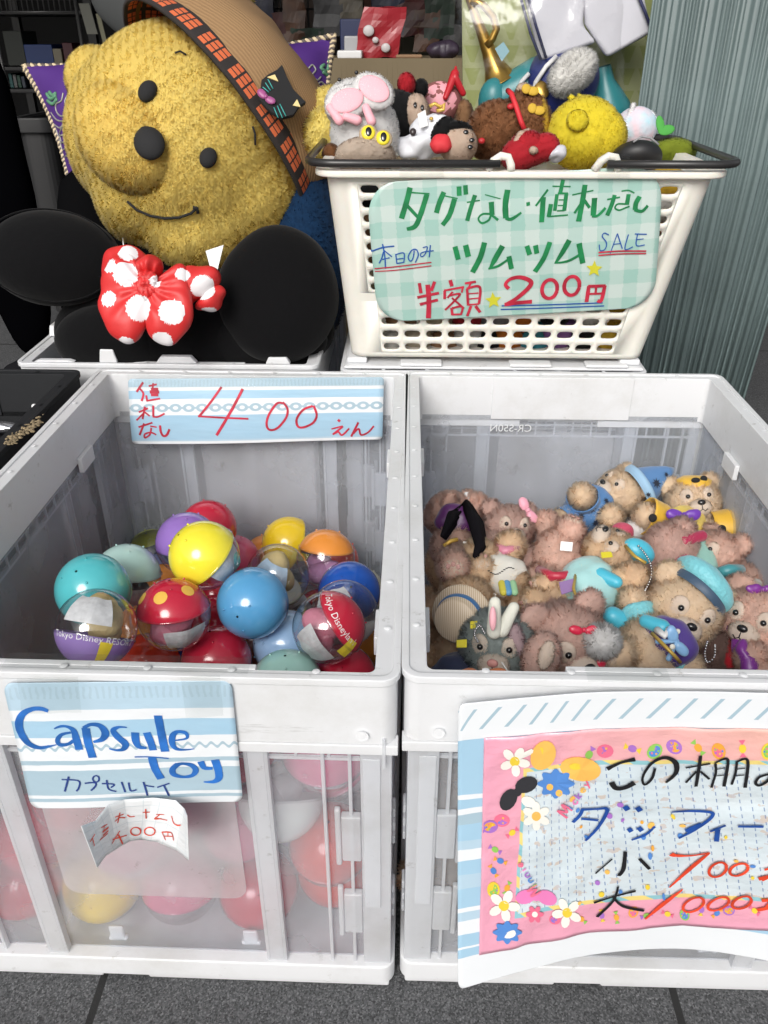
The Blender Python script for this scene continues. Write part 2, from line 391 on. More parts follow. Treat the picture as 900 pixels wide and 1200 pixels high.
class Sheet:
    """a card: pos(u, v) over 0..1 (v = 0 at the top), rounded corners, UV in fractions; BVH for writing on it"""
    def __init__(s, pos, nu=40, nv=30, rad=0, asp=1.0):
        rows = sorted(set([i/nv for i in range(nv+1)]+[rad*(1-math.cos(k*math.pi/12)) for k in range(7)]+[1-rad*(1-math.cos(k*math.pi/12)) for k in range(7)])) if rad else [i/nv for i in range(nv+1)]
        s.V = []; s.UV = []; s.Fc = []
        for v in rows:
            d = min(v, 1-v); ins = 0
            if rad and d < rad: ins = (rad-math.sqrt(max(0, rad*rad-(rad-d)**2)))*asp
            for i in range(nu+1):
                u = ins+(1-2*ins)*i/nu; s.V.append(Vector(pos(u, v))); s.UV.append((u, 1-v))
        for j in range(len(rows)-1):
            for i in range(nu):
                a = j*(nu+1)+i; s.Fc.append((a, a+nu+1, a+nu+2, a+1))
        s.bvh = BVHTree.FromPolygons([v[:] for v in s.V], s.Fc); s.k = 0; s.pos = pos
    def make(s, name, m, parent=None, thick=.0008):
        me = bpy.data.meshes.new(name); me.from_pydata([v[:] for v in s.V], [], s.Fc); me.update()
        uv = me.uv_layers.new(name='UVMap')
        for l in me.loops: uv.data[l.index].uv = s.UV[l.vertex_index]
        for p in me.polygons: p.use_smooth = True
        o = link(name, me, m, parent); so = o.modifiers.new('solid', 'SOLIDIFY'); so.thickness = thick; so.offset = -1
        return o
    def hit(s, px, py):
        d = ray(px, py).normalized(); h = s.bvh.ray_cast(CAM, d)
        if h[0] is None: h = s.bvh.find_nearest(PT(px, py, depth(s.V[len(s.V)//2])))
        n = h[1]
        if n.dot(d) > 0: n = -n
        return h[0], n
    def write(s, name, m, groups, parent=None, lift=.0004, step=1.2):
        """groups: (ox, oy, scale, [(points, width), ...]) in photograph pixels; each stroke becomes a ribbon of ink on the card"""
        V = []; Fs = []
        for ox, oy, sc, strokes in groups:
            for pts, wd in strokes:
                n = len(pts)
                ws = [wd[0]+(0) if n == 1 else wd[min(int(i*(len(wd)-1)/(n-1)), len(wd)-1)] for i in range(n)] if isinstance(wd, (list, tuple)) else [wd]*n
                pp = catmull([(ox+p[0]/sc, oy+p[1]/sc, ws[i]/sc) for i, p in enumerate(pts)], step)
                s.k += 1; lf = lift+s.k*.000006; H = []
                for x, y, wv in pp:
                    p, nn = s.hit(x, y); H.append((p+nn*lf, nn, wv*depth(p)/F*.5))
                b = len(V)
                for i, (p, nn, hw) in enumerate(H):
                    tg = H[min(i+1, len(H)-1)][0]-H[max(i-1, 0)][0]
                    if tg.length < 1e-9: tg = Vector((1, 0, 0))
                    sd_ = nn.cross(tg).normalized(); hw *= 1+.07*noise.noise(p*260); V += [p+sd_*hw, p-sd_*hw]
                for i in range(len(H)-1): Fs.append((b+2*i, b+2*i+1, b+2*i+3, b+2*i+2))
        me = bpy.data.meshes.new(name); me.from_pydata([v[:] for v in V], [], Fs); me.update()
        return link(name, me, m, parent)
    def blobs(s, name, mats, items, parent=None, lift=.0003):
        """items: (outline [(px, py)...], material index)"""
        V = []; Fs = []; mi = []
        for pts, k in items:
            s.k += 1; lf = lift+s.k*.000006; b = len(V); cx = sum(p[0] for p in pts)/len(pts); cy = sum(p[1] for p in pts)/len(pts)
            p, nn = s.hit(cx, cy); V.append(p+nn*lf)
            for x, y in pts: p, nn = s.hit(x, y); V.append(p+nn*lf)
            for i in range(len(pts)): Fs.append((b, b+1+i, b+1+(i+1) % len(pts))); mi.append(k)
        me = bpy.data.meshes.new(name); me.from_pydata([v[:] for v in V], [], Fs); me.update(); me.polygons.foreach_set('material_index', mi)
        return link(name, me, mats, parent)

def circ(x, y, rx, ry=None, n=14, rot=0):
    ry = ry or rx; c, s_ = math.cos(rot), math.sin(rot)
    return [(x+rx*math.cos(2*math.pi*i/n)*c-ry*math.sin(2*math.pi*i/n)*s_, y+rx*math.cos(2*math.pi*i/n)*s_+ry*math.sin(2*math.pi*i/n)*c) for i in range(n)]
def star(x, y, r, rot=-.3, k=.45): return [(x+(r if i % 2 == 0 else r*k)*math.sin(rot+i*math.pi/5), y-(r if i % 2 == 0 else r*k)*math.cos(rot+i*math.pi/5)) for i in range(10)]
def oval(x, y, rx, ry, rot=0, n=9): c = circ(x, y, rx, ry, n, rot); return c+[c[0]]
# ================================================================== THE SETTING
def granite():
    m = bpy.data.materials.new('granite_paving'); t, b = nodes_of(m); L = t.links
    tc = t.nodes.new('ShaderNodeTexCoord')
    n = t.nodes.new('ShaderNodeTexVoronoi'); n.inputs['Scale'].default_value = 800; L.new(tc.outputs['Object'], n.inputs['Vector'])
    n2 = t.nodes.new('ShaderNodeTexNoise'); n2.inputs['Scale'].default_value = 480; n2.inputs['Detail'].default_value = 5; L.new(tc.outputs['Object'], n2.inputs['Vector'])
    n3 = t.nodes.new('ShaderNodeTexNoise'); n3.inputs['Scale'].default_value = 5; n3.inputs['Detail'].default_value = 5; L.new(tc.outputs['Object'], n3.inputs['Vector'])
    mul = t.nodes.new('ShaderNodeMath'); mul.operation = 'MULTIPLY'; L.new(n.outputs['Color'], mul.inputs[0]); L.new(n2.outputs[0], mul.inputs[1])
    r = t.nodes.new('ShaderNodeValToRGB'); L.new(mul.outputs[0], r.inputs[0]); e = r.color_ramp.elements
    e[0].position = .05; e[0].color = (.028, .029, .031, 1); e[1].position = .62; e[1].color = (.24, .24, .25, 1)
    k = e.new(.3); k.color = (.095, .098, .102, 1)
    sp = t.nodes.new('ShaderNodeSeparateXYZ'); L.new(tc.outputs['Object'], sp.inputs[0])
    def line(sock, off, period, wd):
        a = t.nodes.new('ShaderNodeMath'); a.operation = 'ADD'; a.inputs[1].default_value = off; L.new(sock, a.inputs[0])
        w_ = t.nodes.new('ShaderNodeMath'); w_.operation = 'PINGPONG'; w_.inputs[1].default_value = period/2; L.new(a.outputs[0], w_.inputs[0])
        l = t.nodes.new('ShaderNodeMath'); l.operation = 'LESS_THAN'; l.inputs[1].default_value = wd; L.new(w_.outputs[0], l.inputs[0]); return l.outputs[0]
    lx = line(sp.outputs[0], .239, .461, .003); ly = line(sp.outputs[1], -.12, .461, .003)
    mx = t.nodes.new('ShaderNodeMath'); mx.operation = 'MAXIMUM'; L.new(lx, mx.inputs[0]); L.new(ly, mx.inputs[1])
    d = t.nodes.new('ShaderNodeMix'); d.data_type = 'RGBA'; d.blend_type = 'MULTIPLY'; d.inputs[0].default_value = .35; L.new(r.outputs[0], d.inputs[6]); L.new(n3.outputs[0], d.inputs[7])
    c = t.nodes.new('ShaderNodeMix'); c.data_type = 'RGBA'; L.new(mx.outputs[0], c.inputs[0]); L.new(d.outputs[2], c.inputs[6]); c.inputs[7].default_value = (.012, .012, .012, 1)
    L.new(c.outputs[2], b.inputs['Base Color']); b.inputs['Roughness'].default_value = .75
    bp = t.nodes.new('ShaderNodeBump'); bp.inputs['Strength'].default_value = .5; bp.inputs['Distance'].default_value = .001
    iv = t.nodes.new('ShaderNodeMath'); iv.operation = 'SUBTRACT'; L.new(n2.outputs[0], iv.inputs[0]); L.new(mx.outputs[0], iv.inputs[1])
    L.new(iv.outputs[0], bp.inputs['Height']); L.new(bp.outputs[0], b.inputs['Normal']); return m
g = G(); g.quad((-40, -40, 0), (40, -40, 0), (40, 40, 0), (-40, 40, 0))
tag(g.obj('ground', granite(), flat=True), kind='structure')

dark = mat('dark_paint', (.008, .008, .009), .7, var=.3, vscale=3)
def slab(name, a, b, m, label, cat):
    g = G(); g.box(*a, *b); o = g.obj(name, m, bevel=.004); return tag(o, label, cat)
tag(slab('wall', (-3.2, 4.2, 0), (2.2, 4.32, 2.5), dark, 'dark back wall of the shop behind the shelves', 'wall'))
slab('wall', (-3.32, 1.5, 0), (-3.2, 4.2, 2.5), dark, 'dark side wall of the shop beyond the black shelving', 'wall')
slab('wall', (1.2, 1.75, 0), (1.32, 4.2, 2.5), mat('grey_brown_wall', (.10, .085, .075), .8, var=.3, vscale=6), 'dull brown wall behind the corrugated panel', 'wall')
o = slab('ceiling', (-3.3, 1.45, 2.5), (1.4, 4.4, 2.6), dark, 'dark shop ceiling', 'ceiling')
for k in ('label', 'category'): del o[k]
o['kind'] = 'structure'
slab('light_blocker', (-3.19, 1.64, 1.22), (1.19, 1.66, 2.49), mat('blocker_grey', (.10, .10, .105), .6), 'unseen grey shutter of the shop front', 'blocker')  # added panel above the view, blocks sun and sky so the shop stays dark

# ================================================================== CRATES
CW, CD, CH = .362, .528, .325
RIM = frosted('crate_rim_plastic', 0, (.80, .81, .825), .36, .22, .04)
RIB = frosted('crate_rib_plastic', .30, (.80, .815, .84), .4, .45)
WALLP = frosted('crate_wall_plastic', .74, (.80, .825, .86), .3, .45, tint=(.95, .96, .98))
PLATE = frosted('crate_plate_plastic', .66, (.82, .81, .82), .55, .5)
FLOORP = frosted('crate_floor_plastic', .12, (.88, .89, .90), .4, .3)

def rrect(x0, y0, x1, y1, r, n=5):
    p = []
    for cx, cy, a0 in ((x1-r, y0+r, -90), (x1-r, y1-r, 0), (x0+r, y1-r, 90), (x0+r, y0+r, 180)):
        for k in range(n+1): a = R(a0+90*k/n); p.append((cx+r*math.cos(a), cy+r*math.sin(a)))
    return p
def ring(g, o, i, z0, z1):
    A = [[g.bm.verts.new((x, y, z)) for x, y in L] for L, z in ((o, z0), (o, z1), (i, z1), (i, z0))]; n = len(o)
    for a in range(4):
        B = A[(a+1) % 4]
        for k in range(n):
            f = g.bm.faces.new((A[a][k], A[a][(k+1) % n], B[(k+1) % n], B[k])); f.material_index = g.mi
def crate(label, loc, rot=0, group=None, M=None, tabs=False, lid=False, fancy=True):
    rim, rib, wl, plate, flo = M or (RIM, RIB, WALLP, PLATE, FLOORP)
    W, D, H = CW, CD, CH
    root = thing('folding_crate', label, 'crate', (0, 0, 0), group)
    g = G()
    ring(g, rrect(0, 0, W, D, .010), rrect(.014, .0075, W-.014, D-.0115, .005), H-.054, H)                      # rim
    ring(g, rrect(-.002, -.002, W+.002, D+.002, .012), rrect(.003, .003, W-.003, D-.003, .008), H-.004, H+.0015)
    for x0 in (-.001, W-.135):                                                                             # deeper corner skirts
        g.box(x0, -.001, H-.0625, x0+.136, .010, H-.0542); g.box(x0, D-.010, H-.0625, x0+.136, D+.001, H-.0542)
    g.box(.10, .0076, H-.052, W-.088, .0125, H+.0002); g.box(.10, D-.0135, H-.052, W-.1, D-.0116, H+.0002)
    for y in (.10, D-.14):
        for x in (.0142, W-.0142):
            s_ = 1 if x < .1 else -1
            g.box(min(x, x+s_*.005), y, H-.064, max(x, x+s_*.005), y+.035, H-.047)
    if fancy:
        for k in range(9):                                                                                 # little lugs on the top of the rim
            y = .05+k*(D-.1)/8
            for x in (.0075, W-.0075): g.lathe((x, y, H+.0014), Matrix.Identity(3), [(.0001, .0005), (.0018, .0004), (.0026, 0)], 8)
        for k in range(6):
            x = .05+k*(W-.1)/5
            for y in (.0055, D-.006): g.lathe((x, y, H+.0014), Matrix.Identity(3), [(.0001, .0005), (.0018, .0004), (.0026, 0)], 8)
        for x in (.022, W-.022): g.lathe((x, -.0022, H-.045), Matrix.Rotation(R(90), 3, 'X'), [(.0001, -.0002), (.003, -.0002), (.0036, .0002), (.0045, 0)], 12)
    g.obj('rim', rim, root, bevel=.0022)
    g = G()                                                                                                # base with skids
    ring(g, rrect(0, 0, W, D, .010), rrect(.012, .012, W-.012, D-.012, .006), .006, .028)
    for x0, x1 in ((.004, .11), (.145, W-.145), (W-.11, W-.004)) if False else ((.004, .125), (W-.20, W-.004)):
        g.box(x0, .002, 0, x1, .03, .0062); g.box(x0, D-.03, 0, x1, D-.002, .0062)
    for x in (W*.38, W*.68): g.box(x-.006, .0142, .0285, x+.006, .0175, .046); g.box(x-.008, .0142, .0285, x+.008, .019, .033)
    g.obj('base', rim, root, bevel=.002)
    g = G(); g.box(.013, .013, .012, W-.013, D-.013, .015)
    for k in range(4): g.box(.013, .1+k*.105, .0152, W-.013, .104+k*.105, .019)
    g.obj('floor_panel', flo, root)
    def side(name, M4, L, long_):
        """one wall in its own frame: x along, y outwards (0 = inner skin), z up"""
        g = G(); T = lambda x0, y0, z0, x1, y1, z1: g.box(x0, y0, z0, x1, y1, z1, M4)
        g.mi = 0; T(.014, 0, .0285, L-.014, .0022, H-.0475)
        g.mi = 1
        marks = (.085, L-.101) if not long_ else (.06, .16, L-.176, L-.076)
        for x in marks:
            for dx in (0, .0135): T(x+dx, .0024, .0287, x+dx+.0024, .0085, H-.0477)
            T(x+.0026, .0062, .0287, x+.0133, .0084, H-.0477)
        for x in (.048, .030, L-.0324, L-.0504): T(x, .0024, .0287, x+.0022, .0072, H-.0477)
        T(.015, .0024, H-.0762, L-.015, .0046, H-.0738); T(.015, .0024, H-.0622, L-.015, .0046, H-.060)
        for k in range(int(L/.022)):
            x = .022+k*.022; T(x, .0024, H-.0736, x+.0018, .0044, H-.0479)
        p = g.obj(name, [wl, rib], root)
        g = G(); a0, a1 = (.112, L-.112); z0, z1 = .098, H-.07
        pts = rrect(a0, z0, a1, z1, .012)
        g.prism([M4 @ Vector((x, .0026, z)) for x, z in pts], (M4.to_3x3() @ Vector((0, .0012, 0))))
        g.obj('label_plate', plate, p)
        return p
    side('front_panel', Matrix.Translation((W, .0115, 0)) @ Matrix.Rotation(R(180), 4, 'Z'), W, False)
    side('rear_panel', Matrix.Translation((0, D-.0115, 0)), W, False)
    side('side_panel', Matrix.Translation((W-.0115, D, 0)) @ Matrix.Rotation(R(-90), 4, 'Z'), D, True)
    side('side_panel', Matrix.Translation((.0115, 0, 0)) @ Matrix.Rotation(R(90), 4, 'Z'), D, True)
    for cx, sx in ((0, 1), (W, -1)):
        for cy, sy in ((0, 1), (D, -1)):
            g = G()
            def B(x0, y0, z0, x1, y1, z1):
                xs = sorted((cx+sx*x0, cx+sx*x1)); ys = sorted((cy+sy*y0, cy+sy*y1)); g.box(xs[0], ys[0], z0, xs[1], ys[1], z1)
            B(.003, .0035, .0285, .024, .0085, H-.0548)
            B(.003, .0087, .0285, .0072, .05, H-.0548)
            B(.0105, .0022, .10, .0222, .0034, H-.07)
            g.obj('corner_post', rib, root, bevel=.0012)
            for z in (.068, .152):
                g = G()
                def B(x0, y0, z0, x1, y1, z1):
                    xs = sorted((cx+sx*x0, cx+sx*x1)); ys = sorted((cy+sy*y0, cy+sy*y1)); g.box(xs[0], ys[0], z0, xs[1], ys[1], z1)
                B(.0242, .0025, z, .038, .0088, z+.046); B(.0385, .0035, z-.006, .0425, .008, z+.052)
                for k in range(3): B(.0005, .012, z+.008+k*.014, .0028, .024, z+.016+k*.014)
                g.obj('hinge_clip', rib, root, bevel=.0016)
    if tabs:
        for x0, wd, h in ((.10, .022, .018), (.168, .05, .010), (.30, .03, .010), (.02, .05, .004)):
            g = G(); g.prism([(x0, .001, H+.0016), (x0+wd, .001, H+.0016), (x0+wd*.86, .001, H+h), (x0+wd*.14, .001, H+h)], Vector((0, .009, 0))); g.obj('rim_tab', rim, root, bevel=.0015)
        for y0 in (.1, .25, .4):
            g = G(); g.prism([(.001, y0, H+.0016), (.001, y0+.05, H+.0016), (.001, y0+.043, H+.014), (.001, y0+.007, H+.014)], Vector((.009, 0, 0))); g.obj('rim_tab', rim, root, bevel=.0015)
    if lid:
        g = G(); g.box(.003, .003, H+.002, W-.003, D-.003, H+.006)
        g.box(.006, .012, H+.0062, .03, D-.01, H+.013); g.box(W-.03, .012, H+.0062, W-.006, D-.01, H+.013)
        for x in (.07, .2, .29): g.box(x, .001, H+.0062, x+.05, .02, H+.010)
        g.obj('lid', rim, root, bevel=.002)
    root.location = loc; root.rotation_euler = (0, 0, rot)
    return root
Y0 = .384
crate('open frosted white folding crate filled with capsule toys under the 400 yen sign', (-.0022-CW, Y0-.001, 0), R(-.5), 'translucent folding crates')
bear_crate = crate('open frosted white folding crate filled with costumed teddy bears', (.0022, Y0, 0), 0, 'translucent folding crates')
crate('white folding crate behind the capsule crate with a black cushion resting in it', (PY(20, 428, .93).x, .93, 0), 0, 'translucent folding crates', tabs=True)
crate('white lidded folding crate that carries the white shopping basket', (PY(400, 428, .93).x, .93, -.006), 0, 'translucent folding crates', lid=True)
BLK = mat('black_crate_plastic', (.020, .021, .023), .7, bump=.15, bscale=80, spec=.2)
crate('black plastic crate of dark clothes beside the capsule crate', (-.0035-CW*2-.018, Y0-.004, 0), R(-.3), M=(BLK, BLK, BLK, BLK, BLK))
g = G()      # dry dirt crusted on the black crate's rim
random.seed(3)
for k in range(150):
    f_ = random.random(); p = PZ(6+44*f_+random.gauss(0, 2.5), 520-28*f_+random.gauss(0, 2.5), CH+.002)
    g.ell(p, (random.uniform(.0008, .003), random.uniform(.0008, .003), random.uniform(.0004, .0012)), sub=1, wob=.001, ws=300)
tag(g.obj('dirt_crust', mat('dry_dirt', (.22, .17, .10), .95, var=.5, vscale=300)), 'crust of dry brown dirt on the black crate rim', 'dirt', kind='stuff')
for px, py, rx, ry, lab, colr in ((5, 475, .07, .09, 'black folded jacket lying in the black crate', (.012, .012, .014)), (-10, 545, .08, .12, 'charcoal cloth bag sagging in the black crate', (.03, .031, .034))):
    g = G(); c = PZ(px, py, .225); c.x = -.52; g.ell(c, (rx, ry, .05), sub=5, wob=.03, ws=22); tag(g.obj('dark_garment', mat('garment_%d' % px, colr, 1.0, bump=.5, bscale=30, spec=.05)), lab, 'clothing')
g = G(); p = PZ(-6, 500, .285); g.ell(p, (.03, .010, .006), sub=3); g.cap(PZ(-2, 500, .286), PZ(16, 503, .286), .006, .0006)
tag(g.obj('silver_pouch', mat('silver_foil', (.7, .71, .74), .22, metal=.9, bump=.4, bscale=120)), 'shiny silver pouch with pointed end in the black crate', 'pouch')
g = G(); g.cap(PZ(40, 476, .285), PZ(57, 471, .285), .003, .001); tag(g.obj('white_tag', mat('tag_white', (.8, .8, .8), .4)), 'small white tag poking out in the black crate', 'tag')

# moulded lettering on the outside of the bear crate's rear panel, read backwards from inside
cu = bpy.data.curves.new('txt', 'FONT'); cu.body = 'CR-S50N'; cu.size = .013; cu.extrude = .0002; t_ = bpy.data.objects.new('txt', cu); me = bpy.data.meshes.new_from_object(t_); bpy.data.objects.remove(t_); bpy.data.curves.remove(cu)
p = PY(622, 503, Y0+CD-.006)
for v in me.vertices: v.co = Vector((p.x-v.co.x, Y0+CD-.0135+.0003-v.co.z, p.z+v.co.y))
rp_ = [o for o in bear_crate.children if o.name.startswith('rear_panel')][0]; me.materials.append(RIM); o = bpy.data.objects.new('moulded_lettering', me); COL.objects.link(o); me.transform(Matrix.Translation(-bear_crate.location)); o.parent = rp_
# ================================================================== SIGNS
CARDB = mat('card_back', (.8, .8, .79), .6)
GREEN = mat('green_ink', (.012, .19, .062), .45, var=.25, vscale=60); REDI = mat('red_ink', (.46, .022, .05), .45, var=.25, vscale=60)
BLUEI = mat('blue_ink', (.014, .085, .35), .45); CAPB = mat('bright_blue_ink', (.022, .13, .43), .45, var=.25, vscale=60); NAVY = mat('navy_ink', (.02, .045, .2), .45)
ORNG = mat('vermilion_ink', (.62, .055, .02), .45, var=.2, vscale=80); BLKI = mat('black_ink', (.010, .010, .012), .4); DBLUE = mat('deep_blue_ink', (.012, .06, .27), .42, var=.2, vscale=80)
YELI = mat('yellow_ink', (.58, .56, .035), .5); TAPE = clear_mat('clear_tape', (.96, .97, .965), .12, .02, .12, 90)
def tape(name_label, pts, parent=None):
    """a strip of clear tape: four corner points, slightly puckered"""
    a, b, c, d = [Vector(p) for p in pts]; V = []; Fc = []; n = 10
    nn = (b-a).cross(d-a).normalized()
    if nn.dot(CAM-a) < 0: nn = -nn
    for j in range(n+1):
        for i in range(n+1):
            p = a.lerp(b, i/n).lerp(d.lerp(c, i/n), j/n); V.append(p+nn*(.0007+.0011*noise.noise(p*85)))
    for j in range(n):
        for i in range(n): k = j*(n+1)+i; Fc.append((k, k+n+1, k+n+2, k+1))
    me = bpy.data.meshes.new('clear_tape'); me.from_pydata([v[:] for v in V], [], Fc); me.update()
    for p in me.polygons: p.use_smooth = True
    o = link('clear_tape', me, TAPE, parent)
    if parent is None: tag(o, name_label, 'tape')
    return o

# ---- gingham sign on the basket
BP0 = PY(583, 421, .943); BZ0 = BP0.z
BN = None
B00, B01 = PY(411, 422, .943), PY(754, 421, .943)       # basket front, bottom corners
B10, B11 = PY(380, 199, .905), PY(845, 195, .905)       # top corners
BN = (B01-B00).cross(B10-B00).normalized()
if BN.y > 0: BN = -BN
bp = B00+BN*.006
c00, c10, c01, c11 = PP(429, 214, bp, BN), PP(777, 193, bp, BN), PP(443, 377, bp, BN), PP(766, 360, bp, BN)
def pos1(u, v): p = c00.lerp(c10, u).lerp(c01.lerp(c11, u), v); return p+BN*(.004*math.sin(v*math.pi)+.002*math.sin(u*2.2+1))
s1 = Sheet(pos1, 40, 26, .22, .47)
m = bpy.data.materials.new('gingham_card'); e = NT(m)
uu = e.op('ADD', e.op('MULTIPLY', e.u, 20.2), e.op('MULTIPLY', e.noise(40), .25)); vv = e.op('ADD', e.op('MULTIPLY', e.v, 9.3), e.op('MULTIPLY', e.noise(33), .25))
su = e.op('GREATER_THAN', e.op('SINE', e.op('MULTIPLY', uu, math.pi)), 0); sv = e.op('GREATER_THAN', e.op('SINE', e.op('MULTIPLY', vv, math.pi)), 0)
col = e.mix(e.op('MULTIPLY', e.op('ADD', su, sv), .5), (.52, .62, .58), (.285, .50, .435))
e.done(e.mix(e.op('MULTIPLY', e.noise(5), .25), col, (.55, .60, .57)), .5, e.noise(6), .25, coat=.45)
o1 = s1.make('price_sign', [m, CARDB]); tag(o1, 'pale green gingham sign with rounded corners taped to the basket', 'sign')
A_ = (450, 200, 5.625, [([(172, 110), (150, 200), (115, 315)], 36), ([(176, 143), (300, 152)], 10), ([(283, 155), (240, 290), (205, 365), (150, 385)], [34, 34, 32, 22]), ([(148, 225), (222, 305)], 22),
  ([(395, 140), (365, 210), (345, 278)], 34), ([(400, 165), (485, 183)], 8), ([(465, 185), (432, 290), (385, 358)], [34, 34, 30]), ([(494, 103), (496, 165)], 32), ([(536, 95), (540, 157)], 30),
  ([(545, 208), (632, 195)], 9), ([(600, 160), (570, 250), (548, 330)], 28), ([(665, 157), (768, 185)], 7), ([(707, 205), (712, 292)], 34), ([(705, 285), (650, 285), (622, 315), (645, 345), (690, 325), (708, 295), (752, 325)], [13, 13, 12, 14, 14, 14, 18]),
  ([(815, 125), (800, 220), (803, 312)], 38), ([(800, 312), (840, 318), (905, 275)], [18, 22, 14])])
B_ = (610, 190, 5.625, [([(38, 277), (62, 272)], 24), ([(180, 180), (100, 288)], 14), ([(150, 230), (138, 395)], 34), ([(210, 158), (330, 160)], 9), ([(280, 115), (262, 200)], 26), ([(240, 210), (225, 320)], 24), ([(245, 205), (312, 205)], 12),
  ([(302, 205), (287, 320)], 26), ([(250, 248), (290, 248)], 8), ([(245, 285), (285, 285)], 8), ([(240, 320), (290, 318)], 10), ([(200, 275), (185, 360)], 28), ([(180, 358), (312, 347)], 10),
  ([(340, 215), (480, 185)], 9), ([(425, 148), (405, 270), (382, 390)], 34), ([(405, 260), (355, 335)], 16), ([(420, 250), (455, 300)], 20), ([(488, 235), (478, 350)], 36), ([(470, 355), (510, 350), (560, 300)], 18),
  ([(570, 245), (655, 230)], 10), ([(620, 215), (600, 280), (570, 350)], 28), ([(665, 190), (710, 185), (750, 203)], 9), ([(712, 210), (700, 280)], 28), ([(692, 275), (640, 275), (622, 300), (650, 315), (690, 300), (718, 290)], 11),
  ([(785, 225), (760, 270), (755, 312)], 32), ([(750, 312), (800, 322), (838, 285)], 20)])
C1 = (430, 270, 5.625, [([(580, 105), (602, 190)], 34), ([(650, 95), (668, 172)], 36), ([(775, 78), (745, 180), (695, 275)], 36)])
D1 = (570, 260, 4.5, [([(85, 125), (45, 195), (18, 245)], [28, 28, 12]), ([(10, 246), (60, 232), (110, 200)], [10, 14, 12]), ([(118, 180), (132, 247)], 26), ([(213, 125), (228, 172)], 26), ([(258, 122), (266, 166)], 26), ([(335, 105), (302, 190), (255, 262)], 26),
  ([(437, 95), (400, 160), (364, 215)], [28, 26, 12]), ([(358, 216), (430, 205), (498, 168)], [8, 14, 14]), ([(488, 112), (508, 217)], 28)])
s1.write('lettering', GREEN, [A_, B_, C1, D1], o1)
C2 = (430, 270, 5.625, [([(28, 137), (100, 112), (180, 102)], 9), ([(103, 88), (118, 170), (122, 250)], 9), ([(108, 140), (98, 180), (80, 215)], 8), ([(112, 130), (165, 172)], 8), ([(100, 190), (150, 178)], 7),
  ([(190, 155), (197, 218)], 8), ([(188, 158), (243, 148), (243, 210)], 8), ([(195, 188), (240, 182)], 7), ([(197, 216), (243, 208)], 8), ([(312, 130), (302, 185), (284, 200), (272, 172), (295, 130), (325, 125), (338, 160), (318, 210)], 8),
  ([(368, 112), (398, 108), (382, 155), (360, 172), (352, 155), (375, 140), (440, 132)], 7), ([(418, 95), (410, 175)], 8)])
D2 = (570, 260, 4.5, [([(645, 68), (622, 58), (610, 75), (632, 108), (625, 142), (600, 150), (594, 118)], 6), ([(652, 165), (690, 60)], 5), ([(690, 60), (716, 140)], 6), ([(668, 117), (708, 112)], 5), ([(748, 65), (730, 142), (772, 130)], 6), ([(796, 64), (790, 122), (834, 120)], 6), ([(782, 62), (845, 64)], 6), ([(793, 92), (828, 88)], 5),
  ([(80, 441), (300, 436), (612, 425)], 7), ([(75, 460), (300, 453), (620, 441)], 7)])
s1.write('lettering', BLUEI, [C2, D2], o1)
C3 = (430, 270, 5.625, [([(50, 250), (200, 236), (425, 208)], 8), ([(52, 268), (200, 259), (425, 231)], 7), ([(345, 345), (356, 412)], 22), ([(446, 335), (424, 397)], 22), ([(332, 440), (475, 410)], 20), ([(348, 486), (468, 455)], 20), ([(400, 355), (408, 460), (405, 577)], 32),
  ([(548, 325), (560, 365)], 24), ([(512, 395), (512, 450)], 18), ([(508, 394), (640, 370)], 14), ([(633, 368), (624, 408)], 12), ([(565, 402), (530, 442)], 14), ([(545, 427), (612, 415), (580, 458), (515, 522)], 14), ([(560, 442), (640, 512)], 14), ([(557, 508), (563, 556)], 18), ([(560, 510), (627, 500), (620, 552)], 15), ([(560, 552), (624, 550)], 14),
  ([(645, 347), (718, 335)], 16), ([(687, 340), (666, 380)], 12), ([(660, 382), (666, 492)], 17), ([(656, 382), (742, 370), (738, 482)], 17), ([(668, 415), (735, 410)], 9), ([(668, 450), (735, 443)], 9), ([(665, 488), (738, 482)], 12), ([(686, 495), (660, 562)], 18), ([(715, 495), (746, 537)], 20)])
D3 = (570, 260, 4.5, [([(590, 160), (700, 152), (842, 152)], 8), ([(590, 175), (700, 167), (842, 165)], 7), ([(118, 350), (100, 328), (125, 300), (180, 290), (233, 312), (222, 345), (160, 400), (105, 432)], [20, 18, 18, 22, 24, 24, 22, 20]), ([(95, 434), (160, 425), (240, 418)], 22),
  (oval(333, 352, 40, 50, .25), 20), (oval(450, 335, 40, 50, .25), 20), ([(540, 335), (527, 420)], 20), ([(535, 338), (627, 335)], 18), ([(624, 333), (605, 412), (585, 412)], 20), ([(578, 345), (574, 378)], 12), ([(535, 378), (615, 375)], 12)])
s1.write('lettering', REDI, [C3, D3], o1)
s1.blobs('star_drawing', [YELI], [(star(570+568/4.5, 260+246/4.5, 10, .05), 0), (star(570+36/4.5, 260+412/4.5, 10, -.1), 0)], o1)
for x0, y0, x1, y1, l in ((468, 190, 520, 208, 'clear tape holding the top corner of the gingham sign'), (700, 180, 738, 214, 'crinkled clear tape over the gingham sign beside the basket hook')):
    q = B00+BN*.0125; tape(l, [PP(x0, y0, q, BN), PP(x1, y0, q, BN), PP(x1, y1, q, BN), PP(x0, y1, q, BN)], o1)

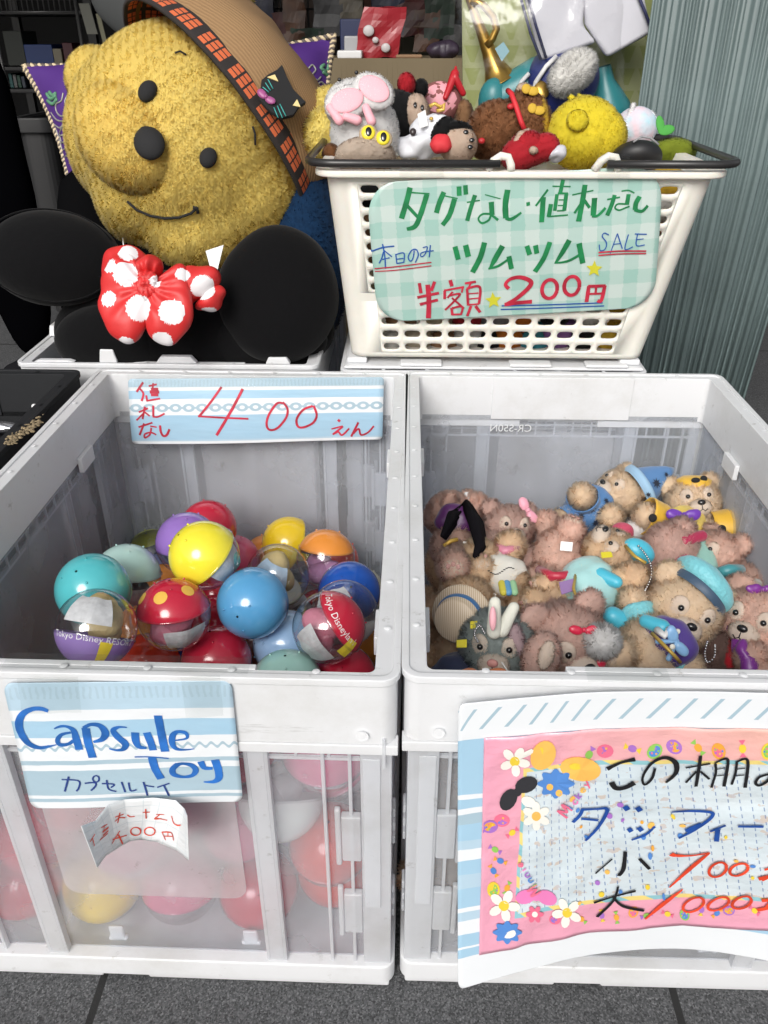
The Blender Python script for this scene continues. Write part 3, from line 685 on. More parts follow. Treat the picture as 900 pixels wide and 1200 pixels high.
# ---- striped card maker: stops top to bottom, plus a chain or wave row
def striped(name, stops, chain=None, wave=None, ticks=None, vert=False, wear=.2, rope=None):
    m = bpy.data.materials.new(name); e = NT(m); v = e.op('SUBTRACT', 1.0, e.v); u = e.u
    col = e.ramp(e.op('ADD', v, e.op('MULTIPLY', e.op('SUBTRACT', e.noise(9), .5), .012)), stops)
    if ticks:
        n, a, b, c = ticks; t_ = e.op('GREATER_THAN', e.op('SINE', e.op('ADD', e.op('MULTIPLY', u, n*2*math.pi), e.op('MULTIPLY', e.noise(14), 5))), .35)
        col = e.mix(e.op('MULTIPLY', e.op('MULTIPLY', t_, e.band(v, a, b)), .6), col, c)
    if wave:
        n, v0, amp, th, c = wave; d_ = e.op('ABSOLUTE', e.op('SUBTRACT', e.op('SUBTRACT', v, v0), e.op('MULTIPLY', e.op('SINE', e.op('MULTIPLY', u, n*2*math.pi)), amp)))
        col = e.mix(e.op('LESS_THAN', d_, th), col, c)
    if chain:
        n, v0, ry, c = chain; x = e.op('SUBTRACT', e.op('MULTIPLY', e.op('FRACT', e.op('MULTIPLY', u, n)), 2), 1); y = e.op('DIVIDE', e.op('SUBTRACT', v, v0), ry)
        rr = e.op('ADD', e.op('POWER', e.op('ABSOLUTE', x), 2), e.op('POWER', e.op('ABSOLUTE', y), 2)); ring_ = e.band(rr, .16, .82); link_ = e.op('MULTIPLY', e.op('LESS_THAN', e.op('ABSOLUTE', y), .22), e.op('GREATER_THAN', e.op('ABSOLUTE', x), .8))
        col = e.mix(e.op('MAXIMUM', ring_, link_), col, c)
    if rope:
        n, a, b, c = rope; t_ = e.op('GREATER_THAN', e.op('SINE', e.op('ADD', e.op('MULTIPLY', u, n*2*math.pi), e.op('MULTIPLY', v, 75))), .86)
        col = e.mix(e.op('MULTIPLY', t_, e.band(v, a, b)), col, c)
    col = e.mix(e.op('MULTIPLY', e.noise(4, detail=6), wear), col, (.55, .60, .63))
    return e.done(col, .42, e.noise(7), .3, coat=.5)
PB, WH, MB, GB = (.40, .55, .66), (.72, .745, .77), (.315, .51, .66), (.33, .46, .54)
# ---- 400 yen sign inside the back rim of the capsule crate
q0, qn = PY(300, 443, .884), Vector((0, -.96, .1)).normalized()
d00, d10, d01, d11 = [PP(x, y, q0, qn) for x, y in ((150, 444), (450, 442), (155, 520), (448, 516))]
def pos2(u, v): p = d00.lerp(d10, u).lerp(d01.lerp(d11, u), v); return p+qn*(.0035*math.sin(u*5)*v+.002*math.sin(v*3))
s2 = Sheet(pos2, 40, 14, .06, .25)
o2 = s2.make('price_sign', [striped('sailor_stripe_card', [(0, PB), (.125, WH), (.175, MB), (.30, WH), (.545, MB), (.93, PB), (.955, WH)], chain=(19, .435, .07, GB), ticks=(70, .02, .12, GB))])
tag(o2, 'blue and white striped sign reading 400 on the capsule crate rim', 'sign')
E_ = (145, 440, 5.625, [([(128, 45), (85, 108)], 14), ([(108, 88), (130, 120), (118, 168)], 14), ([(165, 70), (218, 58)], 12), ([(195, 50), (190, 90)], 12), ([(180, 92), (228, 92)], 22), ([(172, 108), (234, 108)], 22), ([(180, 128), (228, 128)], 18), ([(148, 130), (155, 167)], 13), ([(150, 167), (240, 152)], 12),
  ([(100, 242), (160, 215)], 12), ([(140, 205), (125, 287)], 13), ([(135, 245), (85, 295)], 11), ([(138, 240), (172, 267)], 12), ([(195, 198), (195, 268)], 14), ([(190, 270), (225, 272), (270, 250)], 12), ([(98, 340), (190, 310)], 12), ([(135, 315), (105, 392)], 13), ([(175, 333), (218, 340)], 10), ([(182, 345), (172, 388), (140, 410), (140, 385), (180, 375), (215, 390)], 11), ([(240, 328), (245, 370), (262, 398), (285, 390), (302, 353)], 15),
  ([(645, 75), (570, 180), (495, 272)], 15), ([(490, 268), (660, 278), (822, 285)], 13), ([(785, 88), (710, 230), (612, 394)], 18)])
F_ = (295, 440, 5.625, [([(205, 182), (165, 185), (112, 260), (98, 325), (120, 358), (170, 345), (225, 280), (236, 220), (205, 175)], 15), ([(402, 200), (340, 225), (297, 285), (305, 335), (345, 340), (405, 310), (428, 260), (408, 198)], 15),
  ([(568, 290), (582, 303)], 18), ([(525, 352), (600, 332)], 10), ([(602, 335), (535, 387), (570, 370), (595, 392), (642, 348)], 12), ([(703, 308), (655, 402)], 14), ([(670, 382), (705, 350), (720, 390), (765, 375), (805, 332)], 12)])
s2.write('lettering', REDI, [E_, F_], o2)
qq = q0+qn*.0072
tape('', [PP(150, 438, qq, qn), PP(450, 436, qq, qn), PP(450, 452, qq, qn), PP(150, 456, qq, qn)], o2)

# ---- Capsule Toy sign hanging on the front rim
q0, qn = PY(140, 800, .3785), Vector((0, -1, .04)).normalized()
f00, f10, f01, f11 = [PP(x, y, q0, qn) for x, y in ((3, 801), (271, 798), (38, 944), (284, 943))]
def pos3(u, v): p = f00.lerp(f10, u).lerp(f01.lerp(f11, u), v); return p+qn*(.0025*math.sin(u*4+1)*v)
s3 = Sheet(pos3, 40, 24, .07, .55)
o3 = s3.make('shop_sign', [striped('capsule_sign_card', [(0, PB), (.20, WH), (.285, MB), (.415, WH), (.60, GB), (.635, WH), (.68, GB), (.89, WH), (.915, GB), (.945, WH)], wave=(19, .50, .016, .012, GB), ticks=(34, .03, .12, GB))])
tag(o3, 'blue striped sign with big blue lettering hung on the front of the capsule crate', 'sign')
G_ = (10, 810, 6.4286, [([(300, 148), (250, 130), (180, 132), (110, 168), (80, 235), (95, 310), (150, 388), (230, 422), (310, 412), (362, 400)], [30, 40, 40, 50, 60, 60, 52, 36, 20, 9]), ([(345, 280), (390, 263), (440, 264), (490, 292), (512, 360), (535, 438)], [12, 22, 25, 45, 58, 62]), ([(470, 308), (400, 325), (370, 368), (392, 400), (450, 395), (490, 370)], [20, 28, 38, 36, 28, 30]),
  ([(582, 275), (600, 380), (635, 498)], 62), ([(565, 275), (620, 248), (690, 258), (730, 310), (708, 358), (640, 380)], [30, 30, 45, 60, 45, 20]), ([(892, 270), (830, 268), (790, 292), (822, 340), (878, 390), (870, 430), (820, 442), (758, 430)], [10, 24, 45, 55, 58, 38, 22, 10]),
  ([(402, 662), (528, 672), (530, 725), (512, 750)], 13), ([(455, 640), (425, 752)], 14), ([(575, 690), (652, 686), (655, 712), (622, 745)], 14), (oval(660, 657, 24, 24), 12), ([(705, 692), (795, 698), (772, 722)], 13), ([(740, 665), (755, 732), (812, 752)], 13), ([(852, 680), (880, 757)], 13)])
H_ = (140, 810, 6.4286, [([(118, 308), (125, 375), (150, 415), (205, 425)], [60, 58, 40, 22]), ([(205, 308), (235, 380), (255, 442)], 58), ([(290, 180), (315, 310), (345, 452)], 62), ([(395, 365), (440, 365), (508, 350), (500, 312), (440, 302), (402, 330), (398, 390), (430, 430), (500, 438), (565, 430)], [12, 15, 20, 32, 32, 48, 48, 32, 16, 8]),
  ([(115, 492), (230, 492), (372, 503)], 12), ([(245, 495), (270, 580), (315, 657)], 60), ([(440, 547), (402, 582), (410, 622), (480, 642), (550, 630), (575, 590), (545, 555), (480, 542), (436, 550)], [40, 46, 46, 26, 36, 46, 42, 26, 34]), ([(612, 525), (640, 572), (702, 578)], [54, 42, 24]), ([(720, 513), (745, 590), (748, 650), (710, 678), (635, 680)], [62, 62, 54, 34, 10]),
  ([(70, 685), (85, 745), (130, 738)], 13), ([(182, 680), (212, 782)], 14), ([(190, 705), (262, 717)], 12), ([(377, 690), (285, 720)], 13), ([(333, 702), (374, 784)], 14)])
s3.write('lettering', CAPB, [(G_[0], G_[1], G_[2], G_[3][:6]), (H_[0], H_[1], H_[2], H_[3][:9])], o3)
s3.write('lettering', NAVY, [(G_[0], G_[1], G_[2], G_[3][6:]), (H_[0], H_[1], H_[2], H_[3][9:])], o3)
qq = q0+qn*.006
for x0, y0, x1, y1 in ((20, 794, 92, 834), (212, 792, 258, 838)): tape('', [PP(x0, y0, qq, qn), PP(x1, y0-2, qq, qn), PP(x1+4, y1, qq, qn), PP(x0+6, y1+2, qq, qn)], o3)
# ---- curled paper slip under it: flat in the middle, both ends flopping towards the viewer
top = [(95, 968), (112, 962), (126, 944), (146, 937), (180, 935), (206, 938), (216, 948), (219, 956)]
bot = [(114, 1017), (124, 1003), (138, 994), (152, 986), (165, 984), (184, 987), (206, 996), (221, 1008)]
yof = [.040, .028, .016, .008, .004, .006, .014, .026]
def pos4(u, v):
    k = u*7; i = min(int(k), 6); f_ = k-i; f_ = f_*f_*(3-2*f_)*.5+f_*.5
    T_ = [PY(*top[j], .3745-yof[j]) for j in (i, i+1)]; B_2 = [PY(*bot[j], .3735-yof[j]*1.1) for j in (i, i+1)]
    return T_[0].lerp(T_[1], f_).lerp(B_2[0].lerp(B_2[1], f_), v)
s4 = Sheet(pos4, 56, 12)
m = bpy.data.materials.new('ruled_paper'); e = NT(m)
gl = e.op('MAXIMUM', e.op('GREATER_THAN', e.op('SINE', e.op('ADD', e.op('MULTIPLY', e.u, 60), e.op('MULTIPLY', e.v, 2))), .985), e.op('GREATER_THAN', e.op('SINE', e.op('MULTIPLY', e.v, 17)), .992))
e.done(e.mix(e.op('MULTIPLY', gl, .35), (.66, .68, .69), (.35, .45, .5)), .6, e.noise(9), .3)
o4 = s4.make('paper_slip', [m], None, .0003); tag(o4, 'curled white paper slip in red handwriting below the capsule toy sign', 'paper slip')
I_ = (90, 925, 6.4286, [([(132, 338), (98, 394)], 10), ([(115, 368), (130, 427)], 11), ([(180, 290), (226, 262)], 8), ([(205, 268), (200, 310)], 8), ([(190, 322), (236, 285)], 16), ([(193, 347), (234, 310)], 12), ([(170, 382), (230, 330)], 9), ([(285, 207), (350, 185)], 9), ([(322, 173), (305, 252)], 10), ([(312, 213), (285, 240)], 8), ([(318, 210), (362, 212)], 8), ([(380, 188), (402, 203), (436, 200)], 9),
  ([(495, 170), (552, 168)], 9), ([(518, 145), (522, 217)], 9), ([(600, 185), (660, 187)], 7), ([(625, 188), (588, 220), (640, 217)], 8), ([(600, 213), (685, 230)], 8), ([(718, 198), (730, 245), (755, 267), (787, 268)], 10), ([(320, 310), (262, 407)], 10), ([(265, 377), (374, 343)], 9), ([(310, 338), (342, 410)], 11), (oval(443, 313, 38, 30), 10), (oval(552, 313, 40, 30), 10),
  ([(645, 318), (672, 380)], 9), ([(645, 320), (715, 325), (732, 382)], 9), ([(665, 350), (724, 352)], 7), ([(690, 325), (690, 350)], 7)])
s4.write('lettering', ORNG, [I_], o4, step=.8)

# ---- large sign on the bear crate, its lower corners curling outwards
ux = [537, 620, 700, 800, 900, 1000, 1090]
tpy = [826, 818, 812, 811, 813, 818, 824]; bpy_ = [1160, 1136, 1118, 1112, 1126, 1150, 1172]
YT = .3775; hgt = (PY(800, 811, YT)-PY(800, 1112, .3745)).length
TP = [PY(x, y, YT-.0015*abs(i-3)) for i, (x, y) in enumerate(zip(ux, tpy))]; BT = []
for x, y, t_ in zip(ux, bpy_, TP):
    x2 = x if x < 950 else x-6; lo, hi = .20, .3748
    for _ in range(40):
        mid_ = (lo+hi)/2; L_ = (PY(x2, y, mid_)-t_).length
        if L_ > hgt: lo = mid_
        else: hi = mid_
    # the closer the foot comes to the viewer the longer the card gets; keep the one that has the card's own height
    c_ = [(abs((PY(x2, y, Y_)-t_).length-hgt), Y_) for Y_ in [.27+.1048*k/200 for k in range(201)]]; BT.append(PY(x2, y, min(c_)[1]))
def crv(P_, u):
    k = u*(len(P_)-1); i = min(int(k), len(P_)-2); f_ = k-i; p0, p1, p2, p3 = P_[max(i-1, 0)], P_[i], P_[i+1], P_[min(i+2, len(P_)-1)]
    return .5*(2*p1+(p2-p0)*f_+(2*p0-5*p1+4*p2-p3)*f_*f_+(3*p1-p0-3*p2+p3)*f_**3)
def pos5(u, v):
    a, b = crv(TP, u), crv(BT, u); p = a.lerp(b, v); p.y += (a.y-b.y)*(v-v*v)*.9
    return p
s5 = Sheet(pos5, 60, 40, .035, .62)
o5 = s5.make('price_sign', [striped('rope_border_card', [(0, WH), (.115, MB), (.30, WH), (.315, MB), (.345, WH), (.365, GB), (.40, MB), (.46, PB), (.49, WH), (.53, MB), (.58, PB), (.63, MB), (.70, WH), (.715, PB), (.75, WH), (.80, MB), (.845, WH), (.855, MB), (.885, WH)], rope=(19, .02, .085, GB), wear=.12)], None, .001)
tag(o5, 'large blue sign with a pink notepaper sheet hanging on the bear crate', 'sign')
# pink letter sheet glued onto it
ptop = [(567, 864), (640, 858), (700, 853), (800, 851), (900, 853), (1050, 862)]; pbot = [(561, 1118), (620, 1105), (690, 1091), (800, 1083), (900, 1089), (1050, 1112)]
def ip(L_, u): k = u*(len(L_)-1); i = min(int(k), len(L_)-2); f_ = k-i; return (L_[i][0]+(L_[i+1][0]-L_[i][0])*f_, L_[i][1]+(L_[i+1][1]-L_[i][1])*f_)
def pos6(u, v):
    a, b = ip(ptop, u), ip(pbot, u); p, n = s5.hit(a[0]+(b[0]-a[0])*v, a[1]+(b[1]-a[1])*v)
    cr = .0009*noise.noise(Vector((u*13, v*10, 2)))+.0022*max(0, noise.noise(Vector((u*5+v*4, v*3-u*6, 5))))
    return p+n*(.0012+cr)
s6 = Sheet(pos6, 90, 60)
m = bpy.data.materials.new('pink_notepaper'); e = NT(m)
un = e.op('ADD', e.u, e.op('MULTIPLY', e.noise(6), .012)); vn = e.op('ADD', e.v, e.op('MULTIPLY', e.noise(6), .012))
inside = e.op('MULTIPLY', e.band(un, .15, .9), e.band(vn, .17, .83))
bord = e.op('SUBTRACT', e.op('MULTIPLY', e.band(un, .138, .912), e.band(vn, .15, .85)), inside)
pink = e.mix(e.op('MULTIPLY', e.u, e.v), (.73, .33, .44), (.74, .44, .33))
lav = e.mix(e.noise(5), (.50, .60, .66), (.63, .68, .70))
spots = e.mix(e.op('GREATER_THAN', e.noise(26), .62), lav, e.mix(e.noise(40), (.62, .48, .30), (.45, .50, .62)))
dash = e.op('MULTIPLY', e.op('GREATER_THAN', e.op('SINE', e.op('ADD', e.op('MULTIPLY', e.u, 230), e.op('MULTIPLY', e.v, 14))), .95), e.op('GREATER_THAN', e.op('SINE', e.op('MULTIPLY', e.v, 190)), -.1))
inn = e.mix(e.op('MULTIPLY', dash, .75), spots, (.10, .18, .36))
bc = e.mix(e.op('GREATER_THAN', e.op('SINE', e.op('MULTIPLY', e.op('ADD', e.u, e.v), 60)), 0), (.25, .5, .55), (.75, .6, .2))
e.done(e.mix(bord, e.mix(inside, pink, inn), bc), .32, e.noise(9, detail=7), .8, coat=.7)
o6 = s6.make('notepaper_sheet', [m], o5, .0003)
# printed sweets and flowers round the border
SW = [mat('print_%d' % i, c, .4) for i, c in enumerate(((.72, .15, .25), (.75, .55, .05), (.35, .15, .5), (.25, .5, .10), (.75, .35, .05), (.08, .22, .55), (.78, .76, .70), (.03, .03, .035), (.72, .2, .45), (.80, .45, .1)))]
it = []
random.seed(11)
def candy(x, y, r, a, rot=0):
    b = (a+2) % 6
    it.append((circ(x, y, r*1.25, r, 16, rot), a)); it.append((circ(x, y, r*.95, r*.7, 14, rot), b))
    for k in range(5): t_ = k*1.26+rot; it.append((circ(x+r*.55*math.cos(t_), y+r*.4*math.sin(t_), r*.16, n=7), (a+3+k) % 6))
def wrapped(x, y, r, a, rot):
    c, s_ = math.cos(rot), math.sin(rot); f = lambda dx, dy: (x+dx*c-dy*s_, y+dx*s_+dy*c)
    it.append(([f(-r*2, -r*.8), f(-r*.8, 0), f(-r*2, r*.8)], a)); it.append(([f(r*2, -r*.8), f(r*.8, 0), f(r*2, r*.8)], a)); it.append((circ(x, y, r*1.05, r*.85, 14, rot), (a+1) % 6))
for k, (x, y) in enumerate([(709, 880), (741, 877), (790, 875), (818, 876), (842, 880), (870, 877), (900, 880), (690, 884), (767, 880)]): (candy if k % 2 == 0 else wrapped)(x, y, 8 if k % 2 == 0 else 5, k % 5, .3*k)
for k, (x, y) in enumerate([(588, 961), (580, 995), (578, 1020), (578, 1042), (594, 1040), (600, 975), (574, 968), (586, 1008)]): (candy if k % 3 == 0 else wrapped)(x, y, 7.5 if k % 3 == 0 else 4, (k*2) % 5, .5*k)
for k, (x, y) in enumerate([(650, 1083), (681, 1082), (705, 1078), (742, 1074), (757, 1078), (782, 1076), (802, 1077), (822, 1071), (840, 1075), (854, 1072), (884, 1072), (722, 1080)]): (candy if k % 3 == 0 else wrapped)(x, y-6, 5.5 if k % 3 == 0 else 3.6, (k*3) % 5, .7*k)
def flower(x, y, r, pet, mid_, n=6, rot=0):
    for k in range(n): a = rot+k*2*math.pi/n; it.append((circ(x+r*.62*math.cos(a), y+r*.62*math.sin(a), r*.45, r*.3, 10, a), pet))
    it.append((circ(x, y, r*.34), mid_))
def scallop(x, y, r, c, n=9): it.append(([(x+r*(1+.16*math.cos(n*2*math.pi*i/54))*math.cos(2*math.pi*i/54), y+r*.8*(1+.16*math.cos(n*2*math.pi*i/54))*math.sin(2*math.pi*i/54)) for i in range(54)], c))
def ribbon_loop(x, y, r, c, rot):
    for k in (-1, 1): it.append((circ(x+k*r*.62*math.cos(rot), y+k*r*.62*math.sin(rot), r*.62, r*.42, 14, rot+k*.35), c))
    it.append((circ(x, y, r*.22), c))
# generic party motifs where the printed figures stand: balloons, a ribbon, blossoms
it.append((circ(636, 884, 14, 18, 18, .5), 9)); it.append((circ(680, 900, 24, 14, 18, .15), 9)); it.append((circ(632, 880, 4, 6, 10, .5), 1)); it.append((circ(674, 897, 7, 4, 10), 1))
flower(603, 891, 17, 6, 1, 5, .2); it.append(([(628, 880), (622, 876), (602, 886), (606, 890)], 6))
scallop(651, 917, 19, 5, 8); it.append((circ(644, 921, 4), 9)); it.append((circ(655, 928, 4), 9))
ribbon_loop(606, 927, 22, 7, -.7); flower(628, 955, 16, 6, 9, 6, .5); it.append((circ(619, 938, 9, 6, 12, .4), 6))
ribbon_loop(628, 1050, 20, 8, .05); flower(590, 1060, 18, 6, 1, 5, .1); flower(664, 1068, 17, 6, 1, 5, .5); flower(626, 1070, 10, 0, 6, 6)
scallop(594, 1091, 15, 5, 8); it.append((circ(595, 1092, 9, 6, 14), 6))
for k in range(26):
    x, y = random.uniform(655, 890), random.uniform(930, 1058); it.append((circ(x, y, random.uniform(2, 4.5), random.uniform(1.5, 3.5), 9, random.random()*3), random.choice((1, 4, 9, 2, 5))))
s6.blobs('printed_flowers', SW, it, o6, lift=.0002)
J_ = (700, 870, 4.5, [([(48, 130), (120, 97), (197, 78)], [28, 18, 30]), ([(72, 200), (95, 230), (140, 228), (192, 202)], [30, 30, 30, 36]), ([(300, 125), (282, 180), (245, 212), (235, 172), (280, 102), (350, 70), (408, 95), (410, 150), (358, 202)], [14, 18, 14, 14, 18, 22, 28, 24, 14]),
  ([(463, 122), (592, 100)], 13), ([(541, 60), (530, 140), (515, 222)], 18), ([(520, 140), (462, 202)], 13), ([(540, 140), (587, 182)], 14), ([(618, 100), (620, 150), (598, 228)], 13), ([(615, 97), (682, 82), (665, 222)], [12, 16, 18]), ([(620, 130), (670, 122)], 8), ([(616, 165), (665, 160)], 8), ([(732, 90), (725, 150), (705, 212)], 13), ([(730, 92), (788, 85), (775, 228)], [12, 16, 18]), ([(728, 130), (775, 124)], 8), ([(724, 165), (772, 160)], 8),
  ([(905, 155), (850, 172), (830, 202), (850, 216), (895, 190), (930, 140), (965, 165), (935, 225)], [14, 16, 16, 16, 18, 20, 20, 14])])
M_ = (660, 970, 3.75, [([(270, 95), (262, 170), (240, 202)], [16, 20, 18]), ([(212, 128), (138, 192)], 8), ([(333, 126), (377, 172)], 16), ([(132, 320), (210, 295), (315, 268)], [14, 10, 14]), ([(238, 248), (215, 312), (145, 382)], [10, 14, 16]), ([(215, 295), (260, 335), (352, 355)], [10, 14, 16])])
s6.write('lettering', BLKI, [J_, M_], o6, lift=.0005)
K_ = (470, 760, 2.093, [([(445, 387), (436, 405), (420, 421)], 9), ([(443, 390), (478, 388), (504, 390), (482, 432), (450, 466)], [8, 7, 10, 9, 7]), ([(440, 412), (482, 416)], 7)])
J2 = (700, 870, 4.5, [([(140, 325), (158, 345)], 30), ([(205, 330), (225, 350)], 30), ([(160, 442), (176, 460)], 26), ([(213, 437), (232, 456)], 26), ([(300, 432), (250, 475), (176, 503)], [14, 16, 12]), ([(388, 355), (500, 350), (597, 358), (600, 380), (560, 415), (490, 460), (423, 494)], [10, 16, 18, 20, 20, 18, 12]), ([(462, 455), (548, 418)], 28), ([(674, 425), (590, 458)], 14), ([(632, 445), (625, 510)], 26), ([(738, 430), (872, 432)], 18)])
s6.write('lettering', DBLUE, [K_, J2], o6, lift=.0005)
M2 = (660, 970, 3.75, [([(470, 105), (490, 112), (560, 112), (642, 100)], [24, 18, 10, 10]), ([(637, 102), (560, 165), (463, 252)], [12, 20, 8]), (oval(677, 174, 42, 28, -.5), 13), (oval(770, 174, 42, 24, -.35), 13), ([(855, 215), (905, 205)], 22), ([(880, 175), (925, 165)], 12), ([(925, 165), (900, 205), (870, 222)], 12),
  ([(522, 260), (440, 322), (355, 392)], [8, 22, 10]), (oval(570, 328, 50, 27, -.45), 12), (oval(680, 324, 50, 24, -.4), 12), (oval(783, 318, 45, 24, -.35), 13), ([(870, 310), (915, 305)], 20), ([(850, 352), (915, 338)], 20), ([(915, 305), (880, 350)], 12)])
s6.write('lettering', ORNG, [M2], o6, lift=.0005)
def printed(word, x0, y0, x1, y1, size, mats):
    """a printed word set along a line on the sheet, one colour per letter"""
    n = len(word); LT = {'M': [[(0, 0), (.1, -1), (.5, -.3), (.9, -1), (1, 0)]], 'i': [[(.5, 0), (.5, -.6)], [(.5, -.85), (.5, -.95)]], 'c': [[(.9, -.5), (.5, -.65), (.15, -.3), (.5, 0), (.9, -.1)]], 'k': [[(.15, 0), (.15, -1)], [(.8, -.65), (.2, -.3), (.8, 0)]], 'e': [[(.15, -.33), (.85, -.36), (.5, -.66), (.12, -.3), (.5, 0), (.85, -.1)]], 'y': [[(.1, -.65), (.5, -.1)], [(.9, -.65), (.5, -.1), (.2, .3)]], 'n': [[(.15, 0), (.15, -.65)], [(.15, -.5), (.5, -.66), (.8, -.5), (.8, 0)]]}
    a = math.atan2(y1-y0, x1-x0); c, s_ = math.cos(a), math.sin(a)
    for i, ch in enumerate(word):
        bx, by = x0+(x1-x0)*i/n, y0+(y1-y0)*i/n; st = []
        z = size*(1.5 if i == 0 else 1)
        for pl in LT[ch]: st.append(([(bx+z*.8*px*c-z*py*s_, by+z*.8*px*s_+z*py*c) for px, py in pl], 2.0 if i else 3.0))
        s6.write('printed_letter', mats[i % len(mats)], [(0, 0, 1, st)], o6, lift=.0004, step=.8)
printed('Mickey', 664, 956, 692, 914, 9, [SW[0], SW[5], SW[8], SW[2], SW[9], SW[0]])
printed('Minnie', 633, 1042, 610, 1006, 8, [SW[0], SW[3], SW[5], SW[2], SW[8], SW[0]])

# clear tape wrapped over the front rim of the capsule crate and over the sign on the bear crate
zt_ = CH+.0035
for x0, x1 in ((2, 150), (150, 292)):
    a, b = PZ(x0, 781, zt_), PZ(x1, 783, zt_); tape('', [Vector((a.x, Y0+.011, zt_)), Vector((b.x, Y0+.011, zt_)), Vector((b.x, Y0-.0045, zt_)), Vector((a.x, Y0-.0045, zt_))], o3)
a = PZ(690, 803, zt_); tape('', [Vector((a.x, Y0+.009, zt_)), Vector((a.x+.05, Y0+.009, zt_)), Vector((a.x+.05, Y0-.006, zt_)), Vector((a.x, Y0-.006, zt_))], o5)
# ================================================================== CAPSULE TOYS
CR = .0325
CLEAR = clear_mat('capsule_clear', (.90, .91, .92), .05, .05)
PAPER = mat('slip_paper', (.70, .70, .70), .6, var=.1, vscale=200); STICK = mat('yellow_sticker', (.75, .60, .04), .5)
def shell(name, c):
    m = mat('shell_'+name, c, .16, bump=.06, bscale=55, var=.06, vscale=30, coat=.4); b = m.node_tree.nodes['Principled BSDF']; b.inputs['Coat Roughness'].default_value = .05; return m
SH = {k: shell(k, c) for k, c in dict(purple=(.27, .15, .48), red=(.50, .018, .045), yellow=(.80, .55, .02), lemon=(.80, .70, .04), pink=(.62, .10, .20), orange=(.72, .26, .04), cream=(.70, .68, .52), royal=(.010, .08, .40), sky=(.09, .32, .58), lime=(.55, .60, .10), pale_blue=(.33, .52, .78), mint=(.40, .68, .60), turquoise=(.085, .46, .50), pale_mint=(.45, .66, .62), scarlet=(.62, .05, .025), white=(.72, .72, .66), violet=(.30, .20, .50), brown=(.22, .08, .06)).items()}
TOYC = [mat('charm_%d' % i, c, .8, bump=.5, bscale=300) for i, c in enumerate(((.62, .48, .22), (.20, .50, .45), (.65, .22, .30), (.22, .26, .48), (.65, .62, .6), (.55, .28, .48), (.30, .30, .31)))]
def glyphs(name, text, c, M, rad, lat, size, m, parent, lon0=0.0, flip=1):
    """lettering wrapped round the shell along a circle of latitude"""
    cu = bpy.data.curves.new('txt', 'FONT'); cu.body = text; cu.size = size; cu.align_x = 'CENTER'; cu.resolution_u = 2
    t = bpy.data.objects.new('txt', cu); me = bpy.data.meshes.new_from_object(t)
    bpy.data.objects.remove(t); bpy.data.curves.remove(cu)
    for v in me.vertices:
        lo = lon0+flip*v.co.x/(rad*math.cos(lat)); la = lat+v.co.y/rad*flip
        v.co = Vector(c)+M @ Vector((math.cos(la)*math.cos(lo), math.cos(la)*math.sin(lo), math.sin(la)))*rad
    me.name = name; return link(name, me, m, parent)
